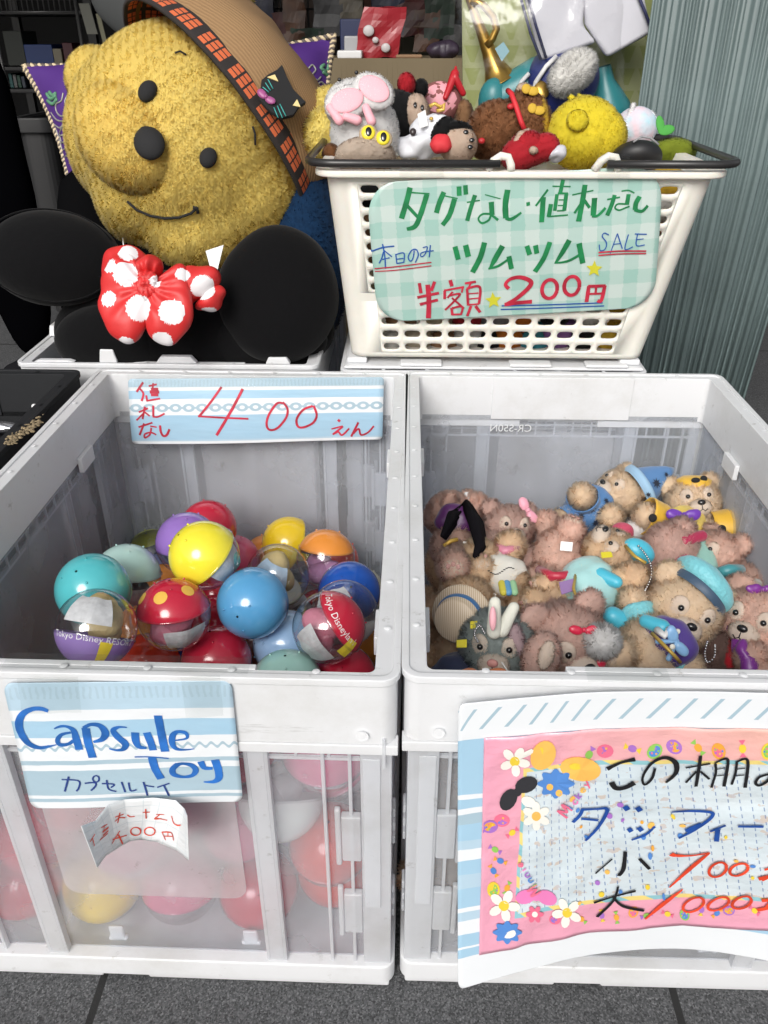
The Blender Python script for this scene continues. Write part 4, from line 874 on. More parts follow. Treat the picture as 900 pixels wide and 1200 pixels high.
def capsule(label, c, ax, colr, split=90, toy=0, slip=True, sticker=None, clear=True, dots=None, text=None, spin=0, group='capsule toys in the left crate', fill=1):
    c = Vector(c); z_ = Vector(ax).normalized(); v_ = (CAM-c).normalized(); x_ = (v_-z_*v_.dot(z_)).normalized(); M = Matrix((x_, z_.cross(x_), z_)).transposed() @ Matrix.Rotation(spin, 3, 'Z'); root = thing('capsule_toy', label, 'capsule toy', c, group)
    sp = R(split)
    def arc(a0, a1, r, n=16): return [(r*math.sin(a0+(a1-a0)*i/n), r*math.cos(a0+(a1-a0)*i/n)) for i in range(n+1)]
    g = G(); g.lathe(c, M, [(CR*1.006*math.sin(sp), CR*1.006*math.cos(sp)-.0012)]+arc(sp, R(2), CR), 40)
    for a in (0, 2.1, 4.2): g.lathe(c+M @ Vector((CR*.45*math.cos(a), CR*.45*math.sin(a), CR*.894)), M, [(.0009, 0), (.0009, .0012), (.0001, .0013)], 8)
    g.obj('coloured_half', SH[colr] if isinstance(colr, str) else colr, root)
    if clear:
        g = G(); g.lathe(c, M, arc(sp+.02, R(178), CR*.992), 40); g.lathe(c, M, [(CR*1.012*math.sin(sp+.03), CR*math.cos(sp+.03)-.0008), (CR*1.035*math.sin(sp), CR*math.cos(sp)), (CR*1.004*math.sin(sp), CR*math.cos(sp)+.0006)], 40)
        g.obj('clear_half', CLEAR, root)
        rnd = random.Random(label); g = G()
        for k in range(4):
            d = M @ Vector((rnd.uniform(-.35, .35), rnd.uniform(-.35, .35), rnd.uniform(-.5, .05)))*CR
            g.ell(c+d, (CR*.42*fill, CR*.36*fill, CR*.4*fill), wob=.003, ws=60)
        g.obj('toy', TOYC[toy], root)
        if slip:
            V = []; Fc = []
            for j in range(7):
                for i in range(11):
                    lo = (i/10-.5)*1.35+.3; la = -.12-(j/6)*.8
                    V.append(c+M @ Vector((math.cos(la)*math.cos(lo), math.cos(la)*math.sin(lo), math.sin(la)))*CR*(.93-.02*math.sin(i)))
            for j in range(6):
                for i in range(10): k = j*11+i; Fc.append((k, k+1, k+12, k+11))
            me = bpy.data.meshes.new('paper_slip'); me.from_pydata([v[:] for v in V], [], Fc); me.update(); link('paper_slip', me, slip if not isinstance(slip, bool) else PAPER, root)
    if sticker is not None:
        sx, sy, sz, ln, hw = sticker; d_ = M.inverted() @ scr(sx, sy, sz).normalized(); lo0, la0 = math.atan2(d_.y, d_.x), math.asin(max(-1, min(1, d_.z))); V = []; Fc = []
        for j in range(9):
            for i in range(3):
                lo = lo0+(i-1)*hw; la = la0+(j/8-.5)*ln; V.append(c+M @ Vector((math.cos(la)*math.cos(lo), math.cos(la)*math.sin(lo), math.sin(la)))*CR*1.008)
        for j in range(8):
            for i in range(2): k = j*3+i; Fc.append((k, k+1, k+4, k+3))
        me = bpy.data.meshes.new('sticker'); me.from_pydata([v[:] for v in V], [], Fc); me.update(); link('sticker', me, STICK, root)
    if dots:
        g = G()
        for dx, dy, dz, r in dots:
            Mp = frame(scr(dx, dy, dz))
            g.lathe(c, Mp, [(CR*1.004*math.sin(r*k/4), CR*1.004*math.cos(r*k/4)) for k in range(5)], 16)
        g.obj('polka_dots', mat('dot_yellow', (.75, .45, .08), .3), root)
    if text:
        s_, lat, size, lon, fl = text; glyphs('lettering', s_, c, M, CR*1.006, lat, size, mat('print_white', (.85, .85, .85), .4), root, lon, fl)
    return root
VW = lambda x, y, z: scr(x, y, z)
caps = [  # px, py, diameter px, colour, axis (right, up, towards viewer) of the coloured half, label, options
 (220, 637, 74, 'purple', (0, 1, .25), 'purple-topped capsule with a yellow price dot behind the yellow one', dict(split=95, sticker=(.35, .05, .95, .3, .18), toy=4)),
 (247, 622, 66, 'red', (.3, 1, .3), 'deep red capsule peeking from behind the purple-topped one', dict(split=120)),
 (242, 664, 83, 'lemon', (-.65, .65, .55), 'bright yellow and clear capsule tilted to the left in the middle of the pile', dict(toy=1, split=95)),
 (286, 655, 62, 'pink', (.0, .8, .6), 'rosy pink capsule with yellow sticker behind the sky blue one', dict(split=120, sticker=(-.1, -.3, .95, .4, .2))),
 (339, 637, 64, 'yellow', (-.85, .3, .45), 'golden yellow capsule standing highest near the back panel', dict(split=95, sticker=(.5, -.45, .75, .7, .16), toy=4, slip=False)),
 (380, 669, 70, 'orange', (.1, 1, .2), 'orange-capped clear capsule beside the royal blue one', dict(split=68, toy=5, slip=False)),
 (446, 672, 58, 'cream', (.2, .9, .4), 'cream capsule half hidden behind the royal blue one', dict(split=110)),
 (425, 690, 73, 'royal', (.1, .25, .95), 'royal blue glossy capsule against the right side', dict(split=115)),
 (326, 674, 75, 'white', (-.3, -.8, -.5), 'clear capsule showing a pale blue leaflet between yellow and sky blue', dict(split=60, toy=0, slip=mat('blue_leaflet', (.45, .60, .75), .5))),
 (294, 706, 83, 'sky', (-.25, -.25, .9), 'big sky blue capsule in the middle of the front row', dict(split=105)),
 (360, 706, 70, 'lime', (.55, -.75, .2), 'clear capsule with lime green band under the red printed one', dict(split=60, toy=6)),
 (379, 746, 86, 'red', (.75, .45, .15), 'clear and dark red capsule with white lettering and a leaflet inside', dict(split=68, toy=2, sticker=(.55, -.45, .7, .5, .2), text=('Tokyo Disneyland', .5, .0085, -.1, 1))),
 (336, 752, 79, 'pale_blue', (-.9, .1, .5), 'pale blue capsule tucked behind the red printed one', dict(split=100)),
 (352, 792, 86, 'mint', (0, .9, .45), 'mint green capsule at the front rim', dict(split=110)),
 (437, 736, 80, 'white', (.3, -.9, .1), 'clear capsule with pinkish toy under the royal blue one', dict(split=60, toy=2)),
 (426, 783, 82, 'red', (.0, .7, .5), 'red capsule in the front right corner of the pile', dict(split=105, toy=2)),
 (109, 691, 86, 'turquoise', (-.15, .55, .8), 'turquoise capsule at the left end of the pile', dict(split=115)),
 (149, 676, 78, 'pale_mint', (.15, 1, .2), 'pale mint and clear capsule behind the turquoise one', dict(split=80, toy=6)),
 (173, 650, 56, 'lime', (-.4, .8, -.4), 'small looking clear capsule with colourful toy at the back left', dict(split=40, toy=3, slip=False)),
 (113, 736, 94, 'violet', (-.15, -.95, .15), 'clear capsule with violet bottom and white lettering at the front left', dict(split=78, toy=0, sticker=(.42, -.5, .75, .6, .16), text=('Tokyo Disney RESORT', .3, .0075, .0, -1))),
 (208, 713, 86, 'red', (-.05, .95, .3), 'red capsule with orange polka dots in the front left of the pile', dict(split=78, toy=2, dots=[(-.15, .55, .82, .19), (.5, .72, .5, .18), (-.75, .5, .45, .18)])),
 (188, 684, 62, 'orange', (0, .8, .5), 'orange capsule wedged behind the polka dot one', dict(split=110)),
 (172, 782, 80, 'scarlet', (.1, .9, .3), 'scarlet capsule at the front rim left of centre', dict(split=95, toy=2)),
 (254, 774, 82, 'red', (-.1, .85, .4), 'crimson capsule at the front rim in the centre', dict(split=110)),
 (58, 790, 74, 'cream', (0, .9, .4), 'off-white capsule at the front left corner of the pile', dict(split=110)),
 (306, 770, 76, 'brown', (0, .6, .7), 'dull brown capsule between crimson and pale blue ones', dict(split=110)),
 (222, 765, 70, 'royal', (.2, -.5, .7), 'dark blue capsule under the polka dot one', dict(split=110)),
 (258, 738, 74, 'red', (.0, .3, .9), 'dark red capsule under the sky blue one', dict(split=115)),
 (300, 642, 60, 'orange', (.2, .9, .2), 'small orange capsule behind the pink one at the back', dict(split=100)),
 (408, 655, 58, 'scarlet', (.4, .8, .3), 'red-orange capsule at the back right behind the orange-capped one', dict(split=80, toy=1)),
 (150, 640, 54, 'sky', (-.3, .9, .2), 'blue-topped clear capsule at the far back left', dict(split=85, toy=4)),
 (275, 620, 56, 'mint', (.1, -.8, .4), 'clear capsule with mint bottom at the very back', dict(split=70, toy=5)),
]
pts = []; front = []
for px, py, dp, *_ in caps: pts.append(PT(px, py, 2*CR*F/dp)); front.append(2)
# what the front panel shows of the lower layers
low = [(120, 1062, 'yellow', 'yellow capsule lying on the crate floor behind the front panel', (0, .2, .9)), (212, 1052, 'pink', 'pink capsule on the crate floor behind the curled paper', (0, .8, .3)), (20, 1020, 'red', 'crimson capsule behind the front panel at its left', (0, .6, .6)), (398, 1030, 'scarlet', 'orange-red capsule low behind the right part of the front panel', (.3, .4, .7)), (372, 985, 'pink', 'magenta capsule halfway up behind the front panel', (-.3, .6, .5)),
 (50, 985, 'red', 'dark pink capsule behind the left rib of the front panel', (0, .3, .9)), (300, 960, 'pink', 'rose capsule showing beside the frosted plate', (0, .5, .6)), (375, 930, 'white', 'clear capsule high behind the front panel', (0, -.9, .2)), (310, 905, 'red', 'ruby capsule just under the rim behind the front panel', (0, .5, .6)), (290, 1030, 'red', 'red capsule in the middle behind the frosted plate', (.1, .5, .6)), (160, 1000, 'pink', 'pink capsule behind the curled paper slip', (0, .7, .4)), (90, 950, 'red', 'red capsule behind the blue capsule toy sign', (0, .6, .6)), (230, 950, 'pink', 'light pink capsule behind the sign corner', (.2, .6, .4)), (455, 1000, 'scarlet', 'orange-red capsule in the front right corner behind the panel', (0, .6, .5)), (440, 930, 'pink', 'magenta capsule beside the right corner post', (0, .6, .5))]
for x, y, *_ in low: pts.append(PY(x, y, Y0+.0175+CR+.002)); front.append(1)
x0, x1, y0, y1 = -.0035-CW+.019+CR, -.0035-.019-CR, Y0+.0175+CR, Y0+CD-.02-CR
rnd = random.Random(5)
for j in range(6):
    for i in range(4):
        for lv, z in enumerate((.0155+CR, .0155+CR*2.75)):
            if j == 0 or (lv and j > 3): continue
            pts.append(Vector((x0+(x1-x0)*(i+.5*(lv % 2)*.6)/3.4+rnd.uniform(-.004, .004), y0+(y1-y0)*(j+.3*lv)/5.3+rnd.uniform(-.004, .004), z))); front.append(0)
P = np.array([p[:] for p in pts]); fr = np.array(front); P0 = P.copy()
# settle the pile: push overlapping capsules apart, the ones in plain view hold their places best
wt = np.where(fr == 2, .03, np.where(fr == 1, .4, 1.0))
for itn in range(160):
    D = P[:, None]-P[None]; L = np.linalg.norm(D, axis=2)+np.eye(len(P)); ov = np.clip(2*CR*1.012-L, 0, None)*(1-np.eye(len(P)))
    sh = wt[:, None]/(wt[:, None]+wt[None]); P += ((D/L[..., None])*(ov*sh)[..., None]).sum(1)*.45
    P += (P0-P)*np.where(fr == 2, .22, np.where(fr == 1, .02, 0))[:, None]*(1 if itn < 150 else .3)
    P[:, 0] = P[:, 0].clip(x0, x1); P[:, 1] = P[:, 1].clip(y0, y1); P[:, 2] = np.minimum(P[:, 2].clip(.0155+CR, .29), np.where(fr == 0, .125, .3))
n_ = 0
for px, py, dp, colr, ax, lab, kw in caps: capsule(lab, P[n_], VW(*ax), colr, **kw); n_ += 1
for x, y, colr, lab, ax in low: capsule(lab, P[n_], VW(*ax), colr, toy=n_ % 7, slip=n_ % 2 == 0); n_ += 1
ck = ['red', 'pink', 'yellow', 'sky', 'orange', 'purple']
for k in range(n_, len(P)): capsule('capsule toy buried under the pile in the left crate', P[k], (rnd.uniform(-1, 1), rnd.uniform(-1, 1), 1), ck[k % 6], clear=False, split=179, group='capsules buried under the pile')

# ================================================================== SHOPPING BASKET
IV = mat('basket_ivory_plastic', (.74, .71, .64), .4, var=.05, vscale=15, sss=.12); HB = mat('basket_handle_black', (.022, .021, .021), .35)
bz0, bz1 = BP0.z+.002, B10.z
def wl_(z): return (z-bz0)/(bz1-bz0)
bot_r = (B00.x, .943, B01.x, 1.12); top_r = (B10.x, .905, B11.x, 1.15)
root = thing('shopping_basket', 'ivory plastic shopping basket with slotted sides full of plush toys', 'shopping basket', (.11, 1.03, bz0))
RC = .019
def bpt(s_, t_, v):
    """s_: 0 front, 1 right, 2 back, 3 left; t_: 0..1 along the straight part"""
    a = [bot_r[i]+(top_r[i]-bot_r[i])*v for i in range(4)]; z = bz0+(bz1-bz0)*v; x0, y0, x1, y1 = a
    if s_ == 0: return Vector((x0+RC+(x1-x0-2*RC)*t_, y0, z))
    if s_ == 1: return Vector((x1, y0+RC+(y1-y0-2*RC)*t_, z))
    if s_ == 2: return Vector((x1-RC-(x1-x0-2*RC)*t_, y1, z))
    return Vector((x0, y1-RC-(y1-y0-2*RC)*t_, z))
g = G(); bm = g.bm
def holed(s_, u0, u1, v0, v1, nc, nr, hw=.37, hh=.28):
    for r_ in range(nr):
        for c_ in range(nc):
            a0, a1 = u0+(u1-u0)*c_/nc, u0+(u1-u0)*(c_+1)/nc; b0, b1 = v0+(v1-v0)*r_/nr, v0+(v1-v0)*(r_+1)/nr
            O = []; I = []
            cw = (bpt(s_, a1, b0)-bpt(s_, a0, b0)).length; ch = (bpt(s_, a0, b1)-bpt(s_, a0, b0)).length
            ry = hh*ch; lx = max(hw*cw-ry, .0005)
            for k in range(16):
                th = 2*math.pi*(k-2)/16; cx, sy = math.cos(th), math.sin(th); m_ = max(abs(cx), abs(sy)); O.append(bm.verts.new(bpt(s_, (a0+a1)/2+(a1-a0)/2*cx/m_, (b0+b1)/2+(b1-b0)/2*sy/m_)))
                ix = (lx if cx > 1e-6 else -lx if cx < -1e-6 else 0)+ry*cx; iy = ry*sy
                I.append(bm.verts.new(bpt(s_, (a0+a1)/2+(a1-a0)*ix/cw, (b0+b1)/2+(b1-b0)*iy/ch)))
            for k in range(16): bm.faces.new((O[k], O[(k+1) % 16], I[(k+1) % 16], I[k])).smooth = True
def plain(s_, u0, u1, v0, v1, n=1):
    for k in range(n):
        a, b = u0+(u1-u0)*k/n, u0+(u1-u0)*(k+1)/n; f = bm.faces.new([bm.verts.new(bpt(s_, *q)) for q in ((a, v0), (b, v0), (b, v1), (a, v1))]); f.smooth = True
for s_ in range(4):
    nlo, nup = (11, 13) if s_ % 2 == 0 else (6, 7)
    u0, u1, q0, q1 = (.06, .94, .035, .965)
    plain(s_, 0, 1, 0, .025); plain(s_, 0, u0, .025, .33); holed(s_, u0, u1, .025, .33, nlo, 4); plain(s_, u1, 1, .025, .33)
    plain(s_, 0, 1, .33, .375); plain(s_, 0, q0, .375, .945); holed(s_, q0, q1, .375, .945, nup, 8); plain(s_, q1, 1, .375, .945); plain(s_, 0, 1, .945, 1)
    for i in range(8):                                                 # rounded corner
        def cpt(k, v):
            a = bpt(s_, 1, v); b = bpt((s_+1) % 4, 0, v); th = math.pi/2*k/8
            if s_ == 0: return Vector((a.x+RC*math.sin(th), b.y-RC*math.cos(th), a.z))
            if s_ == 1: return Vector((b.x+RC*math.cos(th), a.y+RC*math.sin(th), a.z))
            if s_ == 2: return Vector((a.x-RC*math.sin(th), b.y+RC*math.cos(th), a.z))
            return Vector((b.x-RC*math.cos(th), a.y-RC*math.sin(th), a.z))
        for v0, v1 in ((0, .025), (.025, .33), (.33, .375), (.375, .945), (.945, 1)):
            f = bm.faces.new([bm.verts.new(cpt(*q)) for q in ((i, v0), (i+1, v0), (i+1, v1), (i, v1))]); f.smooth = True
bmesh.ops.remove_doubles(bm, verts=bm.verts[:], dist=.0002)
o = g.obj('body', IV, root, solid=.0026, flat=True)
g = G(); z = bz0+.004
g.poly([(x, y, z) for x, y in rrect(bot_r[0]+.003, bot_r[1]+.003, bot_r[2]-.003, bot_r[3]-.003, RC)]); g.obj('bottom', IV, root, solid=.003)
g = G()
ring(g, rrect(top_r[0]-.011, top_r[1]-.011, top_r[2]+.011, top_r[3]+.011, RC+.008), rrect(top_r[0]+.001, top_r[1]+.001, top_r[2]-.001, top_r[3]-.001, RC), bz1-.0065, bz1+.0005)
g.obj('rim', IV, root, bevel=.002)
HK = [PY(586, 186, top_r[1]-.008), PY(712, 187, top_r[1]-.008)]
for h in HK:
    g = G(); a = Vector((h.x, top_r[1]-.007, bz1)); g.tube([a+Vector((-.012, 0, .001)), a+Vector((-.006, 0, .010)), a+Vector((.001, 0, .0145)), a+Vector((.008, 0, .0135)), a+Vector((.0115, 0, .006)), a+Vector((.012, 0, .0005))], .0042, 10); g.obj('handle_hook', IV, root)
zt = bz1+.0075; ol = rrect(top_r[0]-.018, top_r[1]-.011, top_r[2]+.020, top_r[3]+.012, RC+.012, 8)
lp = [Vector((x, y, zt)) for x, y in ol]
gap = lambda p: HK[0].x+.004 < p.x < HK[1].x-.004 and p.y < 1.0
# the two folded handles: each an arc of the loop, starting at the hooks
nfront = [Vector((HK[1].x, top_r[1]-.011, zt))]; right = [p for p in lp if p.x > (HK[0].x+HK[1].x)/2]; left = [p for p in lp if p.x <= (HK[0].x+HK[1].x)/2]
right.sort(key=lambda p: math.atan2(p.y-1.03, p.x-.11)); left.sort(key=lambda p: math.atan2(p.y-1.03, p.x-.11) % (2*math.pi))
for arm, h0 in ((right, HK[1]), (left, HK[0])):
    st = Vector((h0.x, top_r[1]-.011, zt)); en = Vector((h0.x, top_r[3]+.012, zt)); A = [st]+arm+[en] if arm is right else [en]+arm+[st]
    g = G(); g.tube(A, .0041, 10); g.obj('handle', HB, root)

# ================================================================== PLUSH TOYS IN THE BASKET
def plush(label, cat='plush toy', group='plush toys in the basket', at=(0, 0, 0)): return thing('plush_toy', label, cat, at, group)
def fur(n, L=.004, wd=.0009, tilt=.7, curl=.7, **k): return dict(n=int(n*1.6), L=L*.55, wd=wd*.85, tilt=tilt*1.5, curl=curl, **k)
EYE = mat('eye_black', (.006, .006, .007), .12, coat=.5); FELT = mat('black_felt', (.010, .010, .011), .9)
def vw(px, py, t, dx=0, dy=0, dz=0): return PT(px, py, t)+scr(dx, dy, dz)
def rpx(r, t): return r*t/F
def fob(name, mats, parent, items, fr_=None, **kw):
    g = G()
    for it_ in items:
        if it_[0] == 'e': g.ell(*it_[1:])
        else: g.cap(*it_[1:])
    return g.obj(name, mats, parent, fur=fr_, **kw)
# white rabbit with pink ear linings
t = .965; c = vw(422, 142, t); P_ = plush('white plush rabbit with folded pink lined ears at the left end of the basket', at=c)
WF = fur_mat('white_plush', (.95, .945, .94), .03); PK = mat('pink_satin', (.78, .40, .45), .6, bump=.3, bscale=100)
vm = Matrix((RGT, UPV, -FWD)).transposed()
fob('body', WF, P_, [('e', vw(427, 152, t, 0, 0, -.01), (.041, .046, .045), vm)], fur(6000))
fob('head', WF, P_, [('e', vw(416, 133, t, 0, 0, .02), (.034, .027, .028), vm)], fur(4000))
for k, (px, py, a) in enumerate(((408, 143, .35), (438, 130, -.6))):
    Mr = vm @ Matrix.Rotation(a, 3, 'Z'); e_ = fob('ear', WF, P_, [('e', vw(px, py, t, 0, 0, .045), (.025, .019, .007), Mr)], fur(1800)); fob('ear_lining', PK, e_, [('e', vw(px+1, py, t, 0, 0, .0505), (.019, .0135, .0028), Mr)])
for px, py in ((400, 116), (419, 108)): fob('eye', EYE, P_, [('e', vw(px, py, t, 0, 0, .043), .0022)])
g = G()
for a, b in (((390, 150), (400, 163)), ((430, 150), (436, 164)), ((408, 160), (420, 163))): g.cap(vw(*a, t, 0, 0, .048), vw(*b, t, 0, 0, .046), .0045, .0055)
g.obj('ribbon', PK, P_)
# owl-faced toy with yellow eyes
t = .915; c = vw(432, 178, t); P_ = plush('beige plush toy with big yellow eyes below the white rabbit', at=c); BGF = fur_mat('beige_plush', (.66, .55, .45), .12)
fob('head', BGF, P_, [('e', vw(428, 184, t, 0, 0, 0), (.034, .018, .03), vm)], fur(4000, .003))
for px, py in ((432, 168), (449, 174)):
    b = fob('eye_rim', mat('tan_felt', (.42, .33, .22), .9), P_, [('e', vw(px, py, t, 0, 0, .023), (.0102, .0105, .004), vm)]); fob('eye', mat('yellow_iris', (.75, .62, .04), .25), b, [('e', vw(px, py, t, 0, 0, .026), (.0076, .008, .003), vm)]); fob('pupil', EYE, b, [('e', vw(px+.5, py, t, 0, 0, .0282), (.0036, .0052, .0015), vm)])
# yellow fluffy pile behind, brown paw
P_ = plush('fluffy lemon yellow plush between the big bear and the white rabbit', at=vw(386, 122, 1.05)); fob('body', fur_mat('lemon_plush', (.95, .80, .26), .08), P_, [('e', vw(388, 128, 1.05), (.028, .024, .025)  , vm), ('e', vw(380, 158, 1.03), (.024, .03, .025), vm)], fur(5000, .012, .0013, 1.0, .8))
P_ = plush('tiny brown plush paw at the left corner of the basket', at=vw(388, 180, .95)); fob('body', fur_mat('brown_paw_plush', (.25, .11, .045), .2), P_, [('e', vw(388, 180, .95), (.010, .010, .012), vm)], fur(900, .003))
# black round plush with cream face and red pompom
t = 1.06; c = vw(470, 142, t); P_ = plush('round black plush with cream face and a red pompom', at=c); BF = fur_mat('black_plush', (.012, .012, .013), .3); CF = fur_mat('cream_face_plush', (.76, .60, .48), .10)
fob('body', BF, P_, [('e', vw(463, 142, t), (.042, .036, .04), vm)], fur(4000, .0035))
fob('face', CF, P_, [('e', vw(487, 143, t, 0, 0, .023), (.0165, .023, .02), vm)], fur(2500, .0025))
for px, py in ((485, 143), (493, 146)): fob('eye', EYE, P_, [('e', vw(px, py, t, 0, 0, .0445), (.0022, .0036, .0015), vm)])
fob('pompom', fur_mat('red_plush', (.58, .03, .045), .15), P_, [('e', vw(476, 107, t, 0, 0, .018), (.011, .0135, .011), vm)], fur(1500, .003)); fob('hat_tuft', BF, P_, [('e', vw(493, 108, t, 0, 0, .010), (.009, .011, .009), vm)], fur(700, .003))
# brown polka dot plush with red ribbon
t = 1.10; c = vw(520, 125, t); P_ = plush('brown plush with pink polka dots and a dark red ribbon', at=c)
g = G(); g.ell(vw(515, 122, t), (.031, .027, .03), vm, 4)
dots = [vw(x, y, t, 0, 0, .026) for x, y in ((500, 105), (513, 103), (505, 117), (519, 115), (500, 130), (514, 128), (527, 125), (506, 140), (520, 138), (531, 136), (492, 120))]
for f in g.bm.faces:
    if min((f.calc_center_median()-d).length for d in dots) < .0075: f.material_index = 1
g.obj('body', [mat('maroon_cotton', (.22, .075, .07), .8), mat('pink_dot', (.72, .32, .36), .7)], P_)
fob('trim', fur_mat('tan_plush', (.36, .20, .10), .2), P_, [('e', vw(543, 140, t, 0, 0, .005), (.012, .022, .02), vm)], fur(1600))
g = G(); g.cap(vw(520, 128, t, 0, 0, .031), vw(531, 100, t, 0, 0, .028), .0035, .006); g.cap(vw(531, 105, t, 0, 0, .030), vw(541, 118, t, 0, 0, .02), .005, .004); g.cap(vw(531, 104, t, 0, 0, .03), vw(532, 92, t, 0, 0, .028), .005, .0015); g.obj('ribbon', mat('red_ribbon', (.42, .012, .02), .4), P_)
# white cloth toy with gold trim
t = 1.0; P_ = plush('white cloth bundle with gold trim between the black plush toys', at=vw(505, 158, t))
fob('body', mat('white_cloth', (.72, .73, .77), .7, bump=.5, bscale=50), P_, [('e', vw(508, 158, t), (.026, .024, .024), vm, 4, .008, 60), ('e', vw(488, 176, t, 0, 0, .01), (.027, .014, .02), vm, 4, .008, 60)])
g = G(); g.tube([vw(x, y, t, 0, 0, .026) for x, y in ((502, 137), (508, 134), (515, 138), (519, 134), (518, 141), (510, 142))], .0022); g.ell(vw(504, 151, t, 0, 0, .026), (.0025, .003, .002)); g.obj('gold_trim', mat('gold_thread', (.62, .40, .08), .4, metal=.3), P_)
g = G(); g.prism([vw(x, y, t, 0, 0, .03) for x, y in ((488, 148), (497, 143), (500, 161), (491, 164))], scr(0, 0, .0008)); g.obj('paper_tag', mat('tag_paper', (.7, .7, .68), .5), P_); fob('button', mat('dark_button', (.04, .03, .03), .3), P_, [('e', vw(483, 168, t, 0, 0, .03), (.004, .0045, .003), vm)])
# cream face with black floppy cap and red collar
t = .955; P_ = plush('small cream faced plush with black floppy cap and red cloth collar', at=vw(537, 168, t))
fob('head', CF, P_, [('e', vw(537, 170, t), (.022, .021, .021), vm)], fur(3000, .0025))
for a in (('e', vw(519, 158, t, 0, 0, .006), (.012, .019, .012), vm @ Matrix.Rotation(-.5, 3, 'Z')), ('e', vw(534, 155, t, 0, 0, 0), (.02, .009, .02), vm)): fob('cap_flap', BF, P_, [a], fur(1500, .003))
for px, py in ((544, 164), (551, 173), (549, 181)): fob('eye', EYE, P_, [('e', vw(px, py, t, 0, 0, .0195), (.0032, .0026, .0016), vm)])
fob('collar', mat('red_cotton', (.55, .025, .035), .7, bump=.3, bscale=80), P_, [('e', vw(516, 176, t, 0, 0, .016), (.013, .011, .008), vm, 3, .002, 150)])
# brown curly bear from behind with red strap
t = 1.0; c = vw(592, 152, t); P_ = plush('curly brown plush lying on its side with a red strap and yellow paws', at=c); CB = fur_mat('curly_brown_plush', (.36, .165, .075), .3, 90)
fob('body', CB, P_, [('e', vw(582, 155, t), (.035, .034, .035), vm)], fur(12000, .0085, .001, 1.0, 1.6)); fob('head', CB, P_, [('e', vw(618, 142, t, 0, 0, .002), (.026, .034, .03), vm @ Matrix.Rotation(.4, 3, 'Z'))], fur(9000, .0085, .001, 1.0, 1.6))
fob('muzzle', fur_mat('yellow_muzzle_plush', (.70, .46, .05), .15), P_, [('e', vw(632, 143, t, 0, 0, .004), (.010, .028, .026), vm @ Matrix.Rotation(.15, 3, 'Z'))], fur(2000, .003)); fob('ear', CF, P_, [('e', vw(613, 109, t, 0, 0, .006), (.010, .008, .008), vm)], fur(600, .003))
g = G(); g.tube([vw(x, y, t, 0, 0, z) for x, y, z in ((592, 117, .022), (594, 127, .035), (599, 142, .037), (605, 158, .034), (610, 166, .03))], .0032); g.obj('strap', mat('red_strap', (.55, .02, .03), .6), P_)
for px, py, a in ((615, 121, .2), (622, 143, .2)): fob('paw_patch', mat('mustard_felt', (.52, .33, .03), .8), P_, [('e', vw(px-4, py, t, 0, 0, .034), (.0055, .006, .0025), vm), ('e', vw(px+4, py+2, t, 0, 0, .033), (.007, .0055, .0025), vm)])
for px, py in ((561, 178), (593, 142)): fob('berry', mat('red_berry', (.42, .015, .02), .5), P_, [('e', vw(px, py, t, 0, 0, .030 if px < 570 else .036), (.0042, .0036, .003), vm)])
# red and cream plush in front
t = .93; P_ = plush('red plush with cream trim at the front edge of the basket', at=vw(622, 174, t)); fob('body', fur_mat('red_plush', (.66, .04, .055), .12), P_, [('c', vw(606, 182, t), vw(640, 172, t), .018, .015), ('e', vw(618, 172, t), (.020, .017, .018), vm)], fur(4500, .003)); fob('trim', CF, P_, [('c', vw(597, 186, t, 0, 0, .008), vw(608, 164, t, 0, 0, .010), .005, .0045), ('c', vw(608, 164, t, 0, 0, .010), vw(618, 158, t, 0, 0, .006), .0045, .004), ('e', vw(622, 184, t, 0, 0, .017), (.005, .004, .004))], fur(1400, .002))
g = G(); g.ell(vw(651, 179, t, 0, 0, .0), (.013, .009, .012), vm, 4, .005, 90); g.obj('grey_cuff', mat('grey_satin', (.5, .5, .54), .35), P_)
# yellow chick
t = .985; c = vw(687, 156, t); P_ = plush('big lemon yellow chick plush standing out above the basket rim', at=c); YC = fur_mat('chick_plush', (.90, .78, .06), .08, 80)
fob('body', YC, P_, [('e', vw(684, 157, t), (.045, .040, .042), vm), ('e', vw(683, 128, t), (.018, .014, .018), vm), ('e', vw(700, 162, t), (.034, .034, .036), vm)], fur(13000, .0042, .0009, .9, .9)); fob('tuft', YC, P_, [('c', vw(678, 122, t), vw(669, 115, t), .005, .003), ('c', vw(680, 122, t), vw(679, 112, t), .005, .002)], fur(700, .004))
fob('wing', YC, P_, [('e', vw(668, 160, t, 0, 0, .040), (.0125, .012, .006), vm)], fur(1600, .003))
# pastel plush, black cap, green leaf toy
t = 1.04; P_ = plush('pastel blue plush with yellow and pink specks', at=vw(745, 150, t)); fob('body', mat('pastel_speckle', (.42, .62, .70), .85, bump=.5, bscale=200, col2=(.68, .52, .58), vscale=45), P_, [('e', vw(745, 150, t), (.027, .025, .026), vm)]); fob('frill', WF, P_, [('c', vw(727, 160, t, 0, 0, .016), vw(737, 132, t, 0, 0, .018), .003, .003), ('c', vw(760, 140, t, 0, 0, .014), vw(770, 152, t, 0, 0, .008), .003, .003)], fur(700, .004))
t = .99; P_ = plush('olive green plush with a bright green leaf at the right end of the basket', at=vw(790, 178, t)); fob('body', fur_mat('olive_plush', (.28, .34, .035), .15), P_, [('e', vw(785, 182, t), (.030, .016, .03), vm)], fur(2500, .003)); fob('leaf', mat('green_felt', (.06, .30, .05), .85), P_, [('e', vw(764, 160, t, 0, 0, .03), (.005, .011, .002), vm @ Matrix.Rotation(.15, 3, 'Z')), ('e', vw(771, 166, t, 0, 0, .03), (.010, .006, .002), vm @ Matrix.Rotation(.25, 3, 'Z'))])
